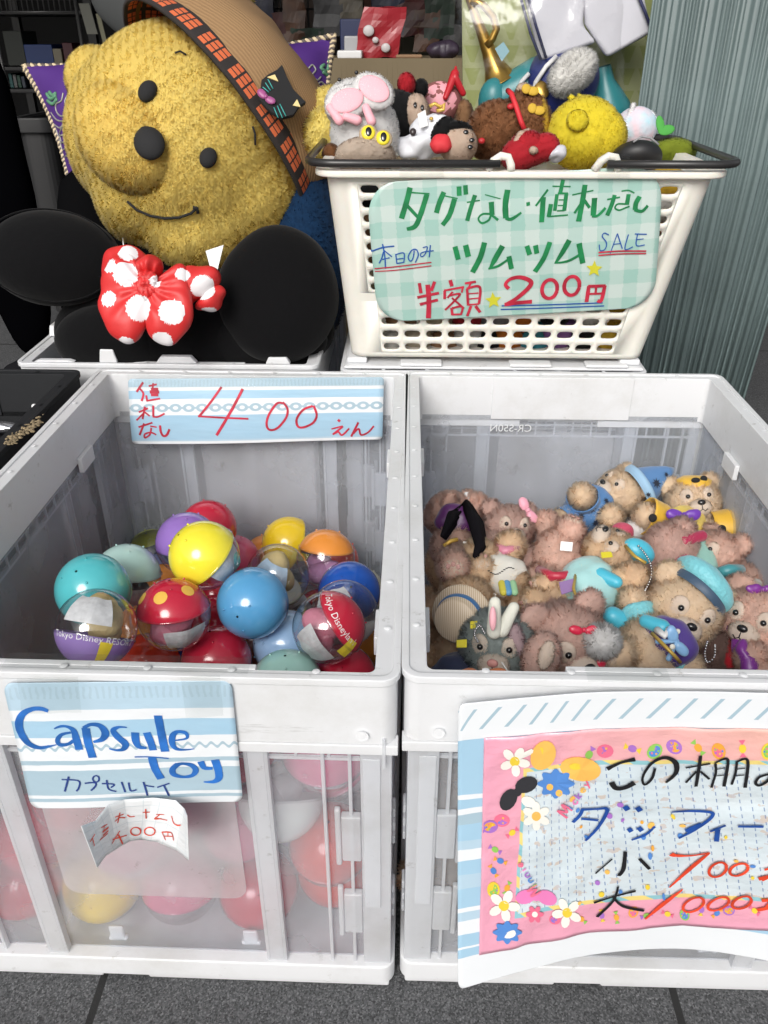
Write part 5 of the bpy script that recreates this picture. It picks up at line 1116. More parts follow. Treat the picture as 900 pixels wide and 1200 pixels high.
t = .96; P_ = plush('black domed cap toy beside the yellow chick', at=vw(745, 180, t)); fob('dome', mat('black_nylon', (.012, .012, .013), .5), P_, [('e', vw(745, 186, t), (.030, .018, .03), vm)])
g = G(); g.tube([vw(x, y, t, 0, 0, .030) for x, y in ((733, 180), (742, 174), (752, 175), (762, 183))], .0012); g.obj('piping', mat('grey_piping', (.25, .25, .26), .5), P_)
# what fills the basket behind the slots
fillc = [('cream', (.62, .55, .42)), ('tan', (.42, .25, .14)), ('white', (.7, .69, .66)), ('black', (.014, .014, .015)), ('orange', (.62, .20, .03)), ('teal', (.07, .33, .40)), ('lilac', (.33, .16, .42)), ('gold', (.66, .45, .05)), ('red', (.5, .03, .04)), ('grey', (.28, .27, .27))]
names = {}
lay = [(458, 402, 2, 'lowest at the left'), (490, 398, 0, ''), (520, 402, 1, ''), (548, 396, 2, ''), (572, 402, 3, ''), (595, 398, 4, ''), (625, 402, 5, ''), (652, 396, 6, ''), (680, 402, 3, ''), (712, 398, 7, ''), (470, 372, 1, ''), (512, 372, 0, ''), (548, 370, 8, ''), (580, 372, 9, ''), (612, 370, 4, ''), (650, 368, 3, ''), (690, 366, 2, ''), (730, 362, 7, '')]
pos_w = ['at the left end', 'second from the left end', 'third from the left end', 'left of the middle', 'in the middle', 'right of the middle', 'third from the right end', 'second from the right end', 'at the right end', 'in the right corner']
cnt = 0
for k, (px, py, ci, _) in enumerate(lay):
    row = 'bottom slots' if k < 10 else 'slots under the sign'; p = PY(px, py, .943+.03); P_ = plush('%s plush toy seen through the %s, %s' % (fillc[ci][0], row, pos_w[k] if k < 10 else pos_w[k-10]), at=p)
    fob('body', fur_mat('fill_%s_plush' % fillc[ci][0], fillc[ci][1], .2), P_, [('e', p, (.019, .016, .017), vm), ('e', p+Vector((.012, .012, .012)), (.012, .012, .012))], fur(900, .003, .0011))
for k, (px, py, ci) in enumerate(((430, 225, 3), (428, 260, 1), (430, 300, 1), (432, 325, 0), (470, 330, 2), (780, 218, 7), (778, 245, 2), (772, 270, 1), (770, 300, 1), (748, 330, 7))):
    p = PY(px, py, .965); P_ = plush('%s plush toy behind the %s slot of the basket at its %s end' % (('dark' if ci == 3 else fillc[ci][0]), ['topmost', 'third', 'fifth', 'seventh', 'lowest'][k % 5], 'left' if k < 5 else 'right'), at=p)
    fob('body', fur_mat('fill_%s_plush' % fillc[ci][0], fillc[ci][1], .2), P_, [('e', p, (.024, .020, .02), vm)], fur(700, .003, .0012))
# ================================================================== COSTUMED TEDDY BEARS
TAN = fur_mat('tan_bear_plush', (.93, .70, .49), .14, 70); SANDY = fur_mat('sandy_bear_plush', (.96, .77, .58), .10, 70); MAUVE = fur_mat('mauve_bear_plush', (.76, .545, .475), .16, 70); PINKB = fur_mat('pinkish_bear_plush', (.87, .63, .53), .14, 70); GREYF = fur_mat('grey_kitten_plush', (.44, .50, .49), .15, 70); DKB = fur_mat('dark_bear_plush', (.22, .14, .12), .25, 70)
CREAM = fur_mat('cream_pile', (.90, .79, .68), .06, 120); PADP = mat('pad_pink', (.52, .30, .27), .8); NOSE = mat('nose_black', (.008, .008, .009), .25, coat=.3)
def sat(name, c, rough=.42, bump=.35, bs=70): return mat(name, c, rough, bump=bump, bscale=bs, sheen=.2)
def bear(label, head, body, limbs, hr=.029, br=.026, face=(0, 0, 1), up=(0, 1, 0), m=TAN, ears=True, lr=.0105, name='teddy_bear', cat='teddy bear', nose=NOSE, facep=True, nfur=1.0, torso=None):
    """head, body: (px, py, height of the centre); limbs: (px, py, height, 'paw'|'foot') ends"""
    hr *= .93; br *= .90; lr *= 1.06; bc = PZ(*body); root = thing(name, label, cat, bc, 'costumed plush animals in the right crate')
    info = {'root': root, 'bc': bc, 'br': br}
    g = G(); ax = (PZ(*head)-bc).normalized() if head else scr(0, 1, 0); Mb = frame(ax)
    g.ell(bc, torso or (br, br*.92, br*1.15), Mb)
    ends = []
    for px, py, z, k in limbs:
        e = PZ(px, py, z); d = (e-bc); d.normalize(); st = bc+d*br*.55; g.cap(st, e, lr*1.05, lr*1.1); g.ell(e, lr*(1.18 if k == 'paw' else 1.32)); ends.append((st, e, d, k))
    g.obj('body', m, root, fur=dict(n=int(26000*nfur), L=.0055, wd=.00060, tilt=1.3, curl=1.3))
    info['ends'] = ends; info['ax'] = ax
    for st, e, d, k in ends:
        if k == 'foot' or k == 'pad':
            q = fob('foot_pad', CREAM, root, [('e', e+d*lr*.85, (lr*.95, lr*.95, lr*.5), frame(d))], dict(n=500, L=.002, wd=.0008, tilt=.6, curl=.4)); F2 = frame(d)
            for a in (-.9, 0, .9): fob('toe_mark', PADP, q, [('e', e+d*lr*1.36+F2 @ Vector((math.sin(a)*lr*.55, math.cos(a)*lr*.55, 0)), (lr*.2, lr*.24, lr*.09), F2)])
    if head:
        hc = PZ(*head); f = scr(*face).normalized(); u = scr(*up); u = (u-f*u.dot(f)).normalized(); r = u.cross(f); H = Matrix((r, u, f)).transposed(); info.update(hc=hc, H=H)
        at = lambda x, y, z: hc+H @ Vector((x, y, z))*hr
        g = G(); g.ell(hc, (hr*1.08, hr*.98, hr*.95), H); g.ell(at(0, -.3, .2), (hr*.92, hr*.66, hr*.8), H)
        if ears:
            for s_ in (-1, 1): g.ell(at(s_*.78, .78, -.1), (hr*.42, hr*.40, hr*.24), H)
        hd = g.obj('head', m, root, fur=dict(n=int(24000*nfur), L=.0050, wd=.00058, tilt=1.3, curl=1.3)); info['hd'] = hd
        if facep:
            g = G(); g.ell(at(0, -.33, .88), (hr*.46, hr*.36, hr*.42), H); g.obj('muzzle', CREAM, hd, fur=dict(n=1600, L=.0013, wd=.0006, tilt=.8, curl=.6))
            for s_ in (-1, 1):
                fob('eye_patch', CREAM, hd, [('e', at(s_*.42, .18, .82), (hr*.27, hr*.31, hr*.12), H @ Matrix.Rotation(s_*.45, 3, 'Y'))], dict(n=500, L=.0011, wd=.0006, tilt=.8, curl=.6))
                fob('eye', EYE, hd, [('e', at(s_*.40, .16, .955), hr*.09)])
            fob('nose', nose, hd, [('e', at(0, -.16, 1.27), (hr*.155, hr*.115, hr*.10), H)])
            g = G(); g.tube([at(0, -.25, 1.29), at(0, -.42, 1.30)], hr*.018, 6); g.tube([at(-.2, -.42, 1.24), at(-.1, -.5, 1.28), at(0, -.43, 1.30), at(.1, -.5, 1.28), at(.2, -.42, 1.24)], hr*.018, 6); g.obj('mouth', NOSE, hd)
        info['at'] = at
    return info
def shell_on(b, name, m, lo, hi, k=1.10, br=.026, wob=.0022, parent=None):
    br = b['br']
    """cloth round the torso between two heights along the body axis (-1 seat, 1 neck)"""
    g = G(); Mb = frame(b['ax']); n = 14; prof = []
    for i in range(n+1):
        z = lo+(hi-lo)*i/n; prof.append((br*k*math.sqrt(max(0, 1-min(z*z, .98)))*1.02, z*br*1.15*k))
    g.lathe(b['bc'], Mb, prof, 40)
    for v in g.bm.verts: v.co += (v.co-b['bc']).normalized()*wob*1.4*noise.noise(v.co*90)
    return g.obj(name, m, parent or b['root'], solid=.0012)
def sleeve(b, i, name, m, a, e, k=1.35, lr=.0105, parent=None):
    st, en, d, _ = b['ends'][i]; p, q = st.lerp(en, a), st.lerp(en, e); g = G(); M = frame(q-p); L = (q-p).length
    g.lathe(p, M, [(lr*k*(.95+.1*j/6), L*j/6) for j in range(7)], 24)
    for v in g.bm.verts: v.co += (v.co-p).normalized()*.0014*noise.noise(v.co*140)
    return g.obj(name, m, parent or b['root'], solid=.001)
def bow(root, name, m, c, r_, u_, s_=.014, tails=False):
    r_ = r_.normalized(); u_ = (u_-r_*u_.dot(r_)).normalized(); f = r_.cross(u_); M = Matrix((r_, u_, f)).transposed(); g = G()
    for k in (-1, 1): g.ell(c+r_*k*s_*.6, (s_*.62, s_*.40, s_*.22), M @ Matrix.Rotation(k*.25, 3, 'Z'), 3, s_*.12, 130)
    g.ell(c+f*s_*.15, (s_*.2, s_*.24, s_*.2), M)
    if tails:
        for k in (-1, 1): g.cap(c, c+(r_*k*.7-u_*1.1)*s_, s_*.1, s_*.2)
    return g.obj(name, m, root)
def beads(root, pts, r=.0013):
    g = G(); c = catmull([(p[0], p[1], p[2]) for p in pts], 3.4)
    for x, y, z in c: g.ell(PZ(x, y, z), r, sub=1)
    return g.obj('ball_chain', mat('ball_chain_steel', (.55, .55, .56), .25, metal=1), root)
def band(root, name, m, path, r, k=None):
    g = G(); g.tube([PZ(*p) for p in path], r, 8); return g.obj(name, m, root)
V3 = Vector
# wizard in blue
b = bear('sandy teddy bear in blue starry robe and pointed wizard hat lying at the back', (728, 577, .205), (690, 597, .195), [(682, 581, .222, 'paw'), (660, 612, .19, 'foot'), (716, 606, .20, 'paw')], hr=.028, face=(-.72, .45, .55), up=(.75, .6, .1), m=SANDY)
WB = sat('wizard_blue', (.075, .19, .40), .6); shell_on(b, 'robe', WB, -.95, .9, 1.14); sleeve(b, 0, 'sleeve', WB, .1, .86, 1.7); sleeve(b, 1, 'sleeve', WB, .1, 1.0, 1.6)
g = G(); hb = PZ(752, 570, .218); tipd = (PZ(790, 549, .236)-hb); g.lathe(hb, frame(tipd), [(.024, -.006), (.026, -.002), (.0235, .001), (.016, tipd.length*.45), (.008, tipd.length*.8), (.0015, tipd.length)], 28)
hat = g.obj('wizard_hat', WB, b['hd'], solid=.001); g = G(); g.lathe(hb, frame(tipd), [(.0245, -.008), (.0285, -.004), (.0285, .001), (.0245, .003)], 28); g.obj('hat_brim', sat('wizard_pale_blue', (.26, .42, .58), .7), hat)
def stars(parent, bv, lst, m):
    g = G()
    for x, y, r_ in lst:
        h = bv.ray_cast(CAM, ray(x, y).normalized())
        if h[0] is None: continue
        n_ = h[1] if h[1].dot(ray(x, y)) < 0 else -h[1]; t_ = depth(h[0]); pts_ = []
        for a in range(16): q = r_ if a % 2 == 0 else r_*.42; pts_.append(h[0]+n_*.0040+scr(math.cos(a*math.pi/8), math.sin(a*math.pi/8), 0)*q*t_/F-n_*((scr(math.cos(a*math.pi/8), math.sin(a*math.pi/8), 0)*q*t_/F).dot(n_)))
        g.poly(pts_)
    return g.obj('star_patch', m, parent, flat=True)
STARM = mat('star_navy', (.012, .018, .035), .6)
def bvh_of(o): me = o.data; off = wloc(o.parent); return BVHTree.FromPolygons([(v.co+off)[:] for v in me.vertices], [tuple(p.vertices) for p in me.polygons])
rb = [o for o in b['root'].children if o.name.startswith('robe')][0]
stars(rb, bvh_of(rb), [(704, 602, 8), (692, 596, 6), (697, 611, 6), (682, 604, 5), (708, 588, 5)], STARM); stars(hat, bvh_of(hat), [(767, 567, 7), (778, 557, 4), (760, 578, 4)], STARM)
# yellow showman
b = bear('tan teddy bear in yellow suit with purple bow and wide cuffs at the back right', (812, 590, .21), (800, 622, .195), [(757, 605, .212, 'paw'), (858, 619, .20, 'paw'), (790, 655, .19, 'foot')], hr=.030, face=(-.12, .15, 1), up=(-.1, 1, .1), m=SANDY)
YS = sat('showman_yellow', (.64, .38, .035), .45); shell_on(b, 'jacket', sat('showman_gold', (.62, .46, .10), .35), -.6, .85, 1.12)
for i, (px, py, z) in ((0, (765, 607, .224)), (1, (846, 620, .213))):
    s_ = sleeve(b, i, 'cuff', YS, .42, 1.04, 2.0); fob('cuff_dot', FELT, s_, [('e', PZ(px, py, z), (.0045, .0045, .002), vm)])
bow(b['root'], 'bow_tie', sat('royal_purple', (.13, .035, .34), .35), PZ(801, 604, .228), RGT, UPV, .0155, True)
g = G(); M = b['H']; g.lathe(b['at'](.1, .8, .15), frame(M @ V3((.1, 1, .3))), [(.019, -.004), (.019, .004), (.012, .008), (.002, .009)], 24); ht = g.obj('hat', YS, b['hd']); fob('hat_badge', FELT, ht, [('e', b['at'](.0, .8, .85), (.005, .003, .002), vm), ('e', b['at'](.35, .85, .72), (.004, .0035, .002), vm)])
# magenta skirt bear lying over them
b = bear('pinkish teddy bear in magenta and mint skirt lying face down by the yellow suit', None, (785, 650, .20), [(799, 622, .222, 'paw'), (757, 660, .195, 'foot'), (775, 690, .185, 'foot')], br=.032, m=MAUVE)
Mx = Matrix.Identity(3)
for (x0, y0, x1, y1, w_, nm, c_) in ((794, 633, 803, 676, .017, 'magenta', (.40, .025, .13)), (806, 632, 813, 676, .012, 'crimson', (.50, .015, .10)), (818, 634, 826, 672, .016, 'mint', (.27, .52, .45)), (829, 645, 831, 672, .006, 'plum', (.30, .02, .12))):
    g = G(); g.cap(PZ(x0, y0, .205), PZ(x1, y1, .198), w_*.8, w_*.9)
    for v in g.bm.verts: v.co += V3((1, 1, 1))*.0018*noise.noise(v.co*120)
    g.obj('skirt_panel', sat('skirt_'+nm, c_), b['root'])
g = G(); g.cap(PZ(802, 634, .222), PZ(822, 628, .222), .006, .006); g.obj('waistband', sat('skirt_ruby', (.36, .02, .07)), b['root'])
# pinkish bear leaning on the right side
bear('pinkish brown teddy bear leaning against the right side panel', (838, 652, .195), (868, 688, .185), [(893, 707, .18, 'paw'), (858, 716, .175, 'foot'), (846, 690, .18, 'paw')], hr=.028, face=(-.8, .3, .5), up=(.2, 1, .2), m=PINKB)
# legs-up bear at the centre back
b = bear('pinkish teddy bear upside down with both feet up at the centre back', None, (655, 655, .195), [(640, 613, .212, 'paw'), (668, 622, .222, 'foot'), (684, 662, .20, 'paw'), (632, 680, .19, 'foot')], br=.030, m=PINKB)
shell_on(b, 'skirt', sat('plum_sequins', (.20, .03, .10), .3), -.95, -.35, 1.2, .03)
# sailor-jacket bear sprawled across the middle
b = bear('tan teddy bear in pale aqua jacket sprawled across the middle of the pile', (715, 652, .215), (690, 690, .205), [(640, 690, .205, 'foot'), (628, 708, .20, 'foot'), (742, 676, .225, 'paw'), (735, 650, .22, 'paw')], hr=.028, br=.029, face=(-.15, .75, .5), up=(.75, -.2, .4))
AQ = sat('aqua_satin', (.36, .62, .62), .38); AQ2 = sat('bright_aqua', (.06, .42, .56), .4); shell_on(b, 'jacket', AQ, -.95, .8, 1.10, .029)
gold = mat('gold_braid', (.52, .35, .07), .45, metal=.3)
g = G(); g.cap(PZ(703, 674, .226), PZ(722, 682, .226), .008, .006); g.obj('sailor_collar', AQ2, b['root'])
g = G(); g.cap(PZ(718, 722, .206), PZ(730, 730, .200), .009, .010); g.obj('cuff', AQ2, b['root'])
band(b['root'], 'gold_braid', gold, [(675, 670, .226), (672, 690, .229), (680, 712, .226), (697, 728, .215)], .0015)
g = G(); g.ell(PZ(748, 646, .228), (.017, .012, .010), vm @ Matrix.Rotation(-.5, 3, 'Z')); cp = g.obj('sailor_cap', AQ2, b['root']); band(cp, 'gold_braid', gold, [(733, 640, .236), (744, 652, .240), (757, 660, .236)], .0016); beads(b['root'], [(742, 634, .236), (753, 645, .240), (762, 660, .237), (763, 676, .232), (756, 692, .226)])
g = G(); g.prism([PZ(655, 683, .228), PZ(672, 679, .228), PZ(674, 692, .226), PZ(658, 697, .226)], V3((0, 0, .0008))); g.obj('lilac_tag', mat('lilac_tag', (.32, .19, .42), .5), b['root'])
g = G(); g.prism([PZ(704, 648, .240), PZ(716, 647, .240), PZ(718, 653, .239), PZ(705, 654, .239)], V3((0, 0, .0008))); g.obj('yellow_tag', mat('yellow_tag', (.7, .6, .03), .5), b['root'])
# beret bear in front
b = bear('light tan teddy bear with aqua beret and purple waistcoat at the front', (800, 716, .207), (764, 760, .193), [(742, 705, .212, 'paw'), (722, 766, .205, 'foot'), (805, 782, .188, 'paw'), (760, 792, .18, 'foot')], hr=.034, br=.033, face=(-.10, -.12, 1), up=(.42, .9, .1), m=SANDY)
PV = sat('violet_velvet', (.075, .04, .24), .5); g = G(); g.ell(PZ(782, 752, .206), (.026, .022, .021), frame(b['ax']), 4, .003, 70); g.obj('waistcoat', PV, b['root'])
AB = sat('beret_aqua', (.17, .50, .56), .5, .8, 260); sleeve(b, 0, 'sleeve', AB, .2, .72, 1.5); sleeve(b, 2, 'sleeve', AB, .45, .9, 1.5)
g = G(); M = b['H']; g.ell(b['at'](.28, .92, -.32), (.033, .016, .030), M @ Matrix.Rotation(-.45, 3, 'Z') @ Matrix.Rotation(-.3, 3, 'X'), 4, .001, 100); br_ = g.obj('beret', AB, b['hd']); g = G(); q = M @ V3((.4, 1, -.25)); g.lathe(b['at'](.14, .60, -.10), frame(q), [(.0285, -.003), (.030, 0), (.0290, .005)], 36); g.obj('beret_band', sat('beret_band', (.035, .07, .12), .5), br_)
bow(b['root'], 'blue_bow', sat('pale_blue_satin', (.22, .42, .68), .35), PZ(793, 752, .226), scr(-.5, .8, 0), scr(.8, .5, 0), .012, True)
for px, py in ((786, 746), (794, 740), (788, 758)): fob('button', mat('pearl_button', (.72, .70, .62), .25), b['root'], [('e', PZ(px, py, .2295), (.0024, .0024, .0014), vm)])
band(b['root'], 'gold_braid', gold, [(764, 742, .228), (776, 754, .2305), (790, 768, .226), (797, 776, .218)], .0016)
g = G(); g.cap(PZ(757, 728, .226), PZ(776, 735, .227), .006, .007); g.obj('cuff', AQ2, b['root'])
beads(b['root'], [(829, 752, .215), (826, 766, .208), (829, 776, .205), (837, 770, .205), (838, 756, .212)], .0012)
# rabbit-eared girl bear at far right
b = bear('pinkish teddy bear with purple ribbon collar at the right edge of the crate', (887, 728, .20), (905, 765, .185), [(880, 770, .19, 'paw'), (893, 790, .18, 'foot')], hr=.033, face=(-.62, .05, .75), up=(.3, .9, .1), m=PINKB)
for c_, p0, p1 in (((.16, .02, .22), (860, 735, .20), (868, 757, .195)), ((.36, .01, .02), (852, 738, .19), (860, 775, .18)), ((.16, .02, .22), (870, 760, .2), (878, 783, .188)), ((.36, .01, .02), (862, 770, .185), (880, 788, .18))):
    g = G(); g.cap(PZ(*p0), PZ(*p1), .006, .0085)
    for v in g.bm.verts: v.co += V3((1, 1, 1))*.005*noise.noise(v.co*75)
    g.obj('ribbon_fold', sat('ribbon_%d' % int(c_[0]*100), c_, .35), b['root'])
bow(b['hd'], 'ribbon', sat('ribbon_16', (.16, .02, .22), .35), b['at'](-.1, 1.0, .3), scr(1, 0, 0), scr(0, 1, 0), .012)
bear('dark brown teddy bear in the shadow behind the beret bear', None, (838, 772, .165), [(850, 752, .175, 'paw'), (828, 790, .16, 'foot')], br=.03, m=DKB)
# red bow bear in front
b = bear('pinkish teddy bear with red ribbon and white puff at the front rim', (662, 750, .205), (648, 732, .185), [(632, 790, .19, 'paw'), (690, 790, .185, 'paw')], hr=.036, br=.030, face=(.28, -.30, .9), up=(-.15, .9, .2), m=MAUVE)
fob('ear_lining', CREAM, b['hd'], [('e', PZ(640, 768, .232), (.006, .012, .005), vm @ Matrix.Rotation(-.3, 3, 'Z'))], dict(n=500, L=.002, wd=.0007, tilt=.8, curl=.6)); fob('flop_ear', MAUVE, b['hd'], [('e', PZ(634, 771, .222), (.015, .022, .012), vm @ Matrix.Rotation(-.3, 3, 'Z'))], dict(n=2200, L=.0032, wd=.0009, tilt=1.4, curl=1.2))
fob('white_puff', WF, b['hd'], [('e', PZ(705, 752, .222), (.013, .012, .012), vm)], dict(n=5000, L=.006, wd=.0008, tilt=1.0, curl=.7)); bow(b['hd'], 'ribbon', sat('red_satin', (.55, .012, .05), .35), PZ(684, 738, .234), RGT, UPV, .010); fob('red_bauble', sat('red_satin', (.55, .012, .05), .35), b['root'], [('e', PZ(702, 776, .205), .006)])
g = G(); g.tube([PZ(636, 793, .205), PZ(652, 797, .2), PZ(672, 796, .2)], .006); g.obj('gold_collar', mat('gold_net', (.5, .30, .06), .4, metal=.4, bump=.8, bscale=400), b['root'])
# grey kitten with rabbit-ear band
b = bear('grey plush kitten with rabbit ear headband and orange bow at the front left', (584, 754, .205), (575, 792, .17), [(560, 800, .17, 'paw'), (605, 800, .17, 'paw')], hr=.033, face=(-.25, -.15, .95), up=(.05, 1, .1), m=GREYF, ears=False, name='plush_kitten', cat='plush kitten', nose=mat('nose_pink', (.60, .28, .25), .6))
for px, py, x2, y2 in ((579, 740, 580, 706), (588, 738, 602, 712)):
    q = fob('band_ear', mat('cream_felt', (.66, .66, .58), .85, bump=.3, bscale=200), b['hd'], [('c', PZ(px, py, .238), PZ(x2, y2, .262 if x2 < 590 else .250), .0065, .0048)]); 
    if x2 < 590: fob('ear_lining', PK, q, [('e', PZ((px+x2)/2-2, (py+y2)/2+2, .258), (.003, .010, .003), vm)])
fob('flop_ear', GREYF, b['hd'], [('c', PZ(600, 740, .222), PZ(614, 768, .205), .011, .009)], dict(n=2400, L=.0034, wd=.0009, tilt=1.4, curl=1.0)); fob('ear_lining', fur_mat('pale_pink_pile', (.62, .47, .50), .1), b['hd'], [('c', PZ(602, 740, .231), PZ(610, 762, .217), .006, .005)], dict(n=900, L=.003, wd=.0008, tilt=.8, curl=.6))
bow(b['root'], 'orange_bow', sat('orange_satin', (.60, .19, .07), .5), PZ(566, 793, .215), RGT, UPV, .017)
for x2, y2 in ((607, 794), (598, 796)): band(b['hd'], 'whisker', mat('whisker_white', (.7, .7, .66), .5), [(588, 776, .232), (594, 785, .228), (x2, y2, .214)], .0006)
beads(b['root'], [(560, 752, .232), (556, 742, .236), (562, 733, .24), (568, 742, .238)])
# boater-hat bear at the left
b = bear('beige teddy bear wearing a straw boater with blue ribbon at the left', (548, 712, .195), (560, 690, .185), [(535, 682, .20, 'paw'), (562, 668, .21, 'foot'), (588, 735, .19, 'paw')], hr=.030, face=(-.8, -.1, -.3), up=(-.2, -.6, .5), facep=False)
g = G(); c_ = PZ(540, 722, .212); Mq = frame(scr(-.35, -.15, .8)); g.lathe(c_, Mq, [(.0285, -.004), (.0275, .000), (.021, .001), (.0200, .016), (.0185, .0175), (.0001, .0176)], 36)
st_ = bpy.data.materials.new('straw_stripe'); t_, b_ = nodes_of(st_); tc = t_.nodes.new('ShaderNodeTexCoord'); wv = t_.nodes.new('ShaderNodeTexWave'); wv.inputs['Scale'].default_value = 180; t_.links.new(tc.outputs['Object'], wv.inputs[0]); rp = t_.nodes.new('ShaderNodeValToRGB'); rp.color_ramp.elements[0].color = (.45, .32, .20, 1); rp.color_ramp.elements[1].color = (.66, .58, .46, 1); t_.links.new(wv.outputs[0], rp.inputs[0]); t_.links.new(rp.outputs[0], b_.inputs[0])
h = g.obj('straw_hat', st_, b['root']); g = G(); g.lathe(c_, Mq, [(.0215, .0015), (.0222, .004), (.0214, .0085), (.0208, .009)], 36); g.obj('hat_ribbon', sat('ribbon_blue', (.03, .14, .34), .5), h)
for px, py, w_ in ((559, 733, 8), (541, 755, 6)):
    g = G(); g.prism([PZ(px-w_, py-4, .228), PZ(px+w_, py-5, .228), PZ(px+w_, py+4, .225), PZ(px-w_, py+4, .225)], V3((0, 0, .0008))); g.obj('yellow_tag', mat('yellow_tag', (.7, .6, .03), .5), b['root'])
beads(b['root'], [(543, 740, .215), (548, 748, .214), (552, 756, .208)])
# bib bear
b = bear('tan teddy bear with white bib and yellow-blue patch lying on its back at the left', (560, 662, .20), (588, 680, .195), [(598, 640, .215, 'foot'), (545, 672, .21, 'paw'), (612, 710, .19, 'foot')], hr=.026, br=.027, face=(-.7, .5, -.2), up=(-.6, -.3, .5), facep=False)
shell_on(b, 'bib', mat('white_bib', (.66, .64, .58), .8, bump=.3, bscale=120), -.6, .75, 1.09, .027)
for c_, x0 in (((.55, .48, .06), 588), ((.10, .28, .50), 594), ((.28, .50, .28), 601)):
    g = G(); g.cap(PZ(x0, 684, .2265), PZ(x0+2, 694, .2245), .0035, .0035); g.obj('bib_patch', mat('patch_%d' % x0, c_, .7), b['root'])
g = G(); 
for k in range(12): p = PZ(572+k*2.6, 669+4*math.sin(k*.5), .2275); g.cap(p, p+V3((.0014, 0, 0)), .0005, .0005)
g.obj('stitching', FELT, b['root'])
# pink bow bear behind
b = bear('pinkish teddy bear with a pink bow by its ear near the back left corner', (596, 620, .205), (580, 648, .19), [(560, 630, .20, 'paw'), (612, 655, .19, 'foot')], hr=.027, face=(.15, .05, .95), up=(.1, 1, .1), m=MAUVE)
bow(b['hd'], 'pink_bow', sat('pink_print', (.66, .30, .38), .5), b['at'](.62, .85, .5), scr(.5, -.8, 0), scr(.8, .5, 0), .013)
# cape bear in the back left corner
b = bear('pinkish teddy bear in a black cape with its foot out at the back left corner', (527, 603, .205), (532, 642, .195), [(531, 664, .222, 'foot'), (557, 592, .215, 'paw')], hr=.027, face=(-.5, .3, -.3), up=(.2, 1, .2), m=PINKB, facep=False)
g = G()
for i_ in range(3): g.tube([PZ(x+i_*2, y+i_*1.5, .232-.006*i_) for x, y in ((518, 628), (530, 604), (545, 592), (556, 612), (562, 640), (556, 652))], [.002, .006, .007, .007, .005, .002])
g.obj('cape', mat('black_velvet', (.006, .005, .007), .9, spec=.1), b['root'])
g = G(); g.ell(PZ(536, 612, .216), (.024, .02, .012), vm, 3, .004, 80); g.obj('cape_lining', sat('plum_lining', (.08, .012, .10), .4), b['root'])
g = G(); g.cap(PZ(547, 580, .225), PZ(556, 598, .218), .0035, .002); g.obj('white_collar', mat('collar_white', (.7, .7, .7), .5), b['root'])
P_ = thing('plush_toy', 'navy blue cloth toy in the front left corner of the bear crate', 'plush toy', PZ(536, 790, .18), 'costumed plush animals in the right crate'); g = G(); g.ell(PZ(534, 792, .18), (.022, .022, .02), None, 4, .006, 60); g.obj('body', sat('navy_cotton', (.03, .04, .09), .8), P_)
P_ = thing('plush_toy', 'red pink checked cloth toy between the wizard bear and the yellow suit bear', 'plush toy', PZ(728, 623, .195), 'costumed plush animals in the right crate'); g = G(); g.ell(PZ(728, 626, .195), (.014, .012, .012), None, 4, .003, 60); g.obj('body', sat('red_check', (.5, .06, .12), .7), P_); fob('head', WF, P_, [('e', PZ(745, 622, .195), (.014, .012, .012))], dict(n=900, L=.003, wd=.0009, tilt=.8, curl=.8))
def extra(name, m, path, r):
    g = G(); g.tube([PZ(*p) for p in path], r, 8); return g
for root_lab, nm, m_, path, r_ in (
    ('leaning against the right', 'scarf', sat('teal_scarf', (.05, .25, .28)), [(842, 672, .214), (854, 668, .219), (868, 668, .214)], .006),
    ('leaning against the right', 'sash', sat('ivory_sash', (.62, .58, .48)), [(856, 690, .213), (872, 682, .217), (888, 684, .211)], .005),
    ('upside down with both feet', 'sash', sat('crimson_sash', (.42, .02, .05)), [(632, 668, .212), (648, 676, .222), (668, 674, .220), (682, 664, .212)], .005),
    ('pink bow by its ear', 'collar', sat('rose_collar', (.55, .20, .28)), [(580, 638, .212), (592, 646, .221), (606, 642, .218)], .005),
    ('red ribbon and white puff', 'collar', sat('plum_collar', (.22, .03, .10)), [(636, 738, .214), (646, 724, .216), (660, 716, .214)], .006),
    ('black cape with its foot', 'jewel', mat('gold_thread', (.62, .40, .08), .4, metal=.3), [(520, 640, .222), (528, 634, .226), (536, 632, .226)], .0022),
    ('sprawled across the middle', 'belt', mat('gold_braid', (.52, .35, .07), .45, metal=.3), [(668, 706, .222), (676, 716, .220), (690, 722, .214)], .002),
    ('beret and purple waistcoat', 'lapel', sat('white_satin', (.70, .70, .70), .4), [(770, 738, .229), (779, 745, .232), (784, 738, .231)], .0032)):
    rt = [o for o in COL.objects if o.get('label') and root_lab in o['label']][0]; extra(nm, m_, path, r_).obj(nm, m_, rt)
for root_lab, pts_ in (('leaning against the right', (866, 700, .206)), ('upside down with both feet', (662, 640, .224)), ('black cape with its foot', (548, 640, .214)), ('straw boater', (572, 700, .205))):
    rt = [o for o in COL.objects if o.get('label') and root_lab in o['label']][0]; p = PZ(*pts_); g = G(); g.prism([p+scr(-.006, -.004, .004), p+scr(.006, -.005, .004), p+scr(.007, .004, .004), p+scr(-.005, .005, .004)], scr(0, 0, .0006)); g.obj('cloth_tag', mat('tag_white', (.8, .8, .8), .4), rt)
# the layer that carries them, hidden below
src = bear('brown teddy bear buried at the bottom of the right crate', None, (700, 720, .10), [(660, 730, .10, 'paw'), (740, 740, .10, 'paw')], br=.036, m=TAN, nfur=.5, lr=.014)['root']; src['group'] = 'teddy bears buried under the pile'
bx = [(.06+.085*i+(.02 if j % 2 else 0), Y0+.075+.085*j, z) for z in (.055, .125) for j in range(5) for i in range(4)]
for k, p in enumerate(bx):
    c_ = src if k == 0 else copy_tree(src); c_.location = p; c_.rotation_euler = (0, 0, k*1.1)
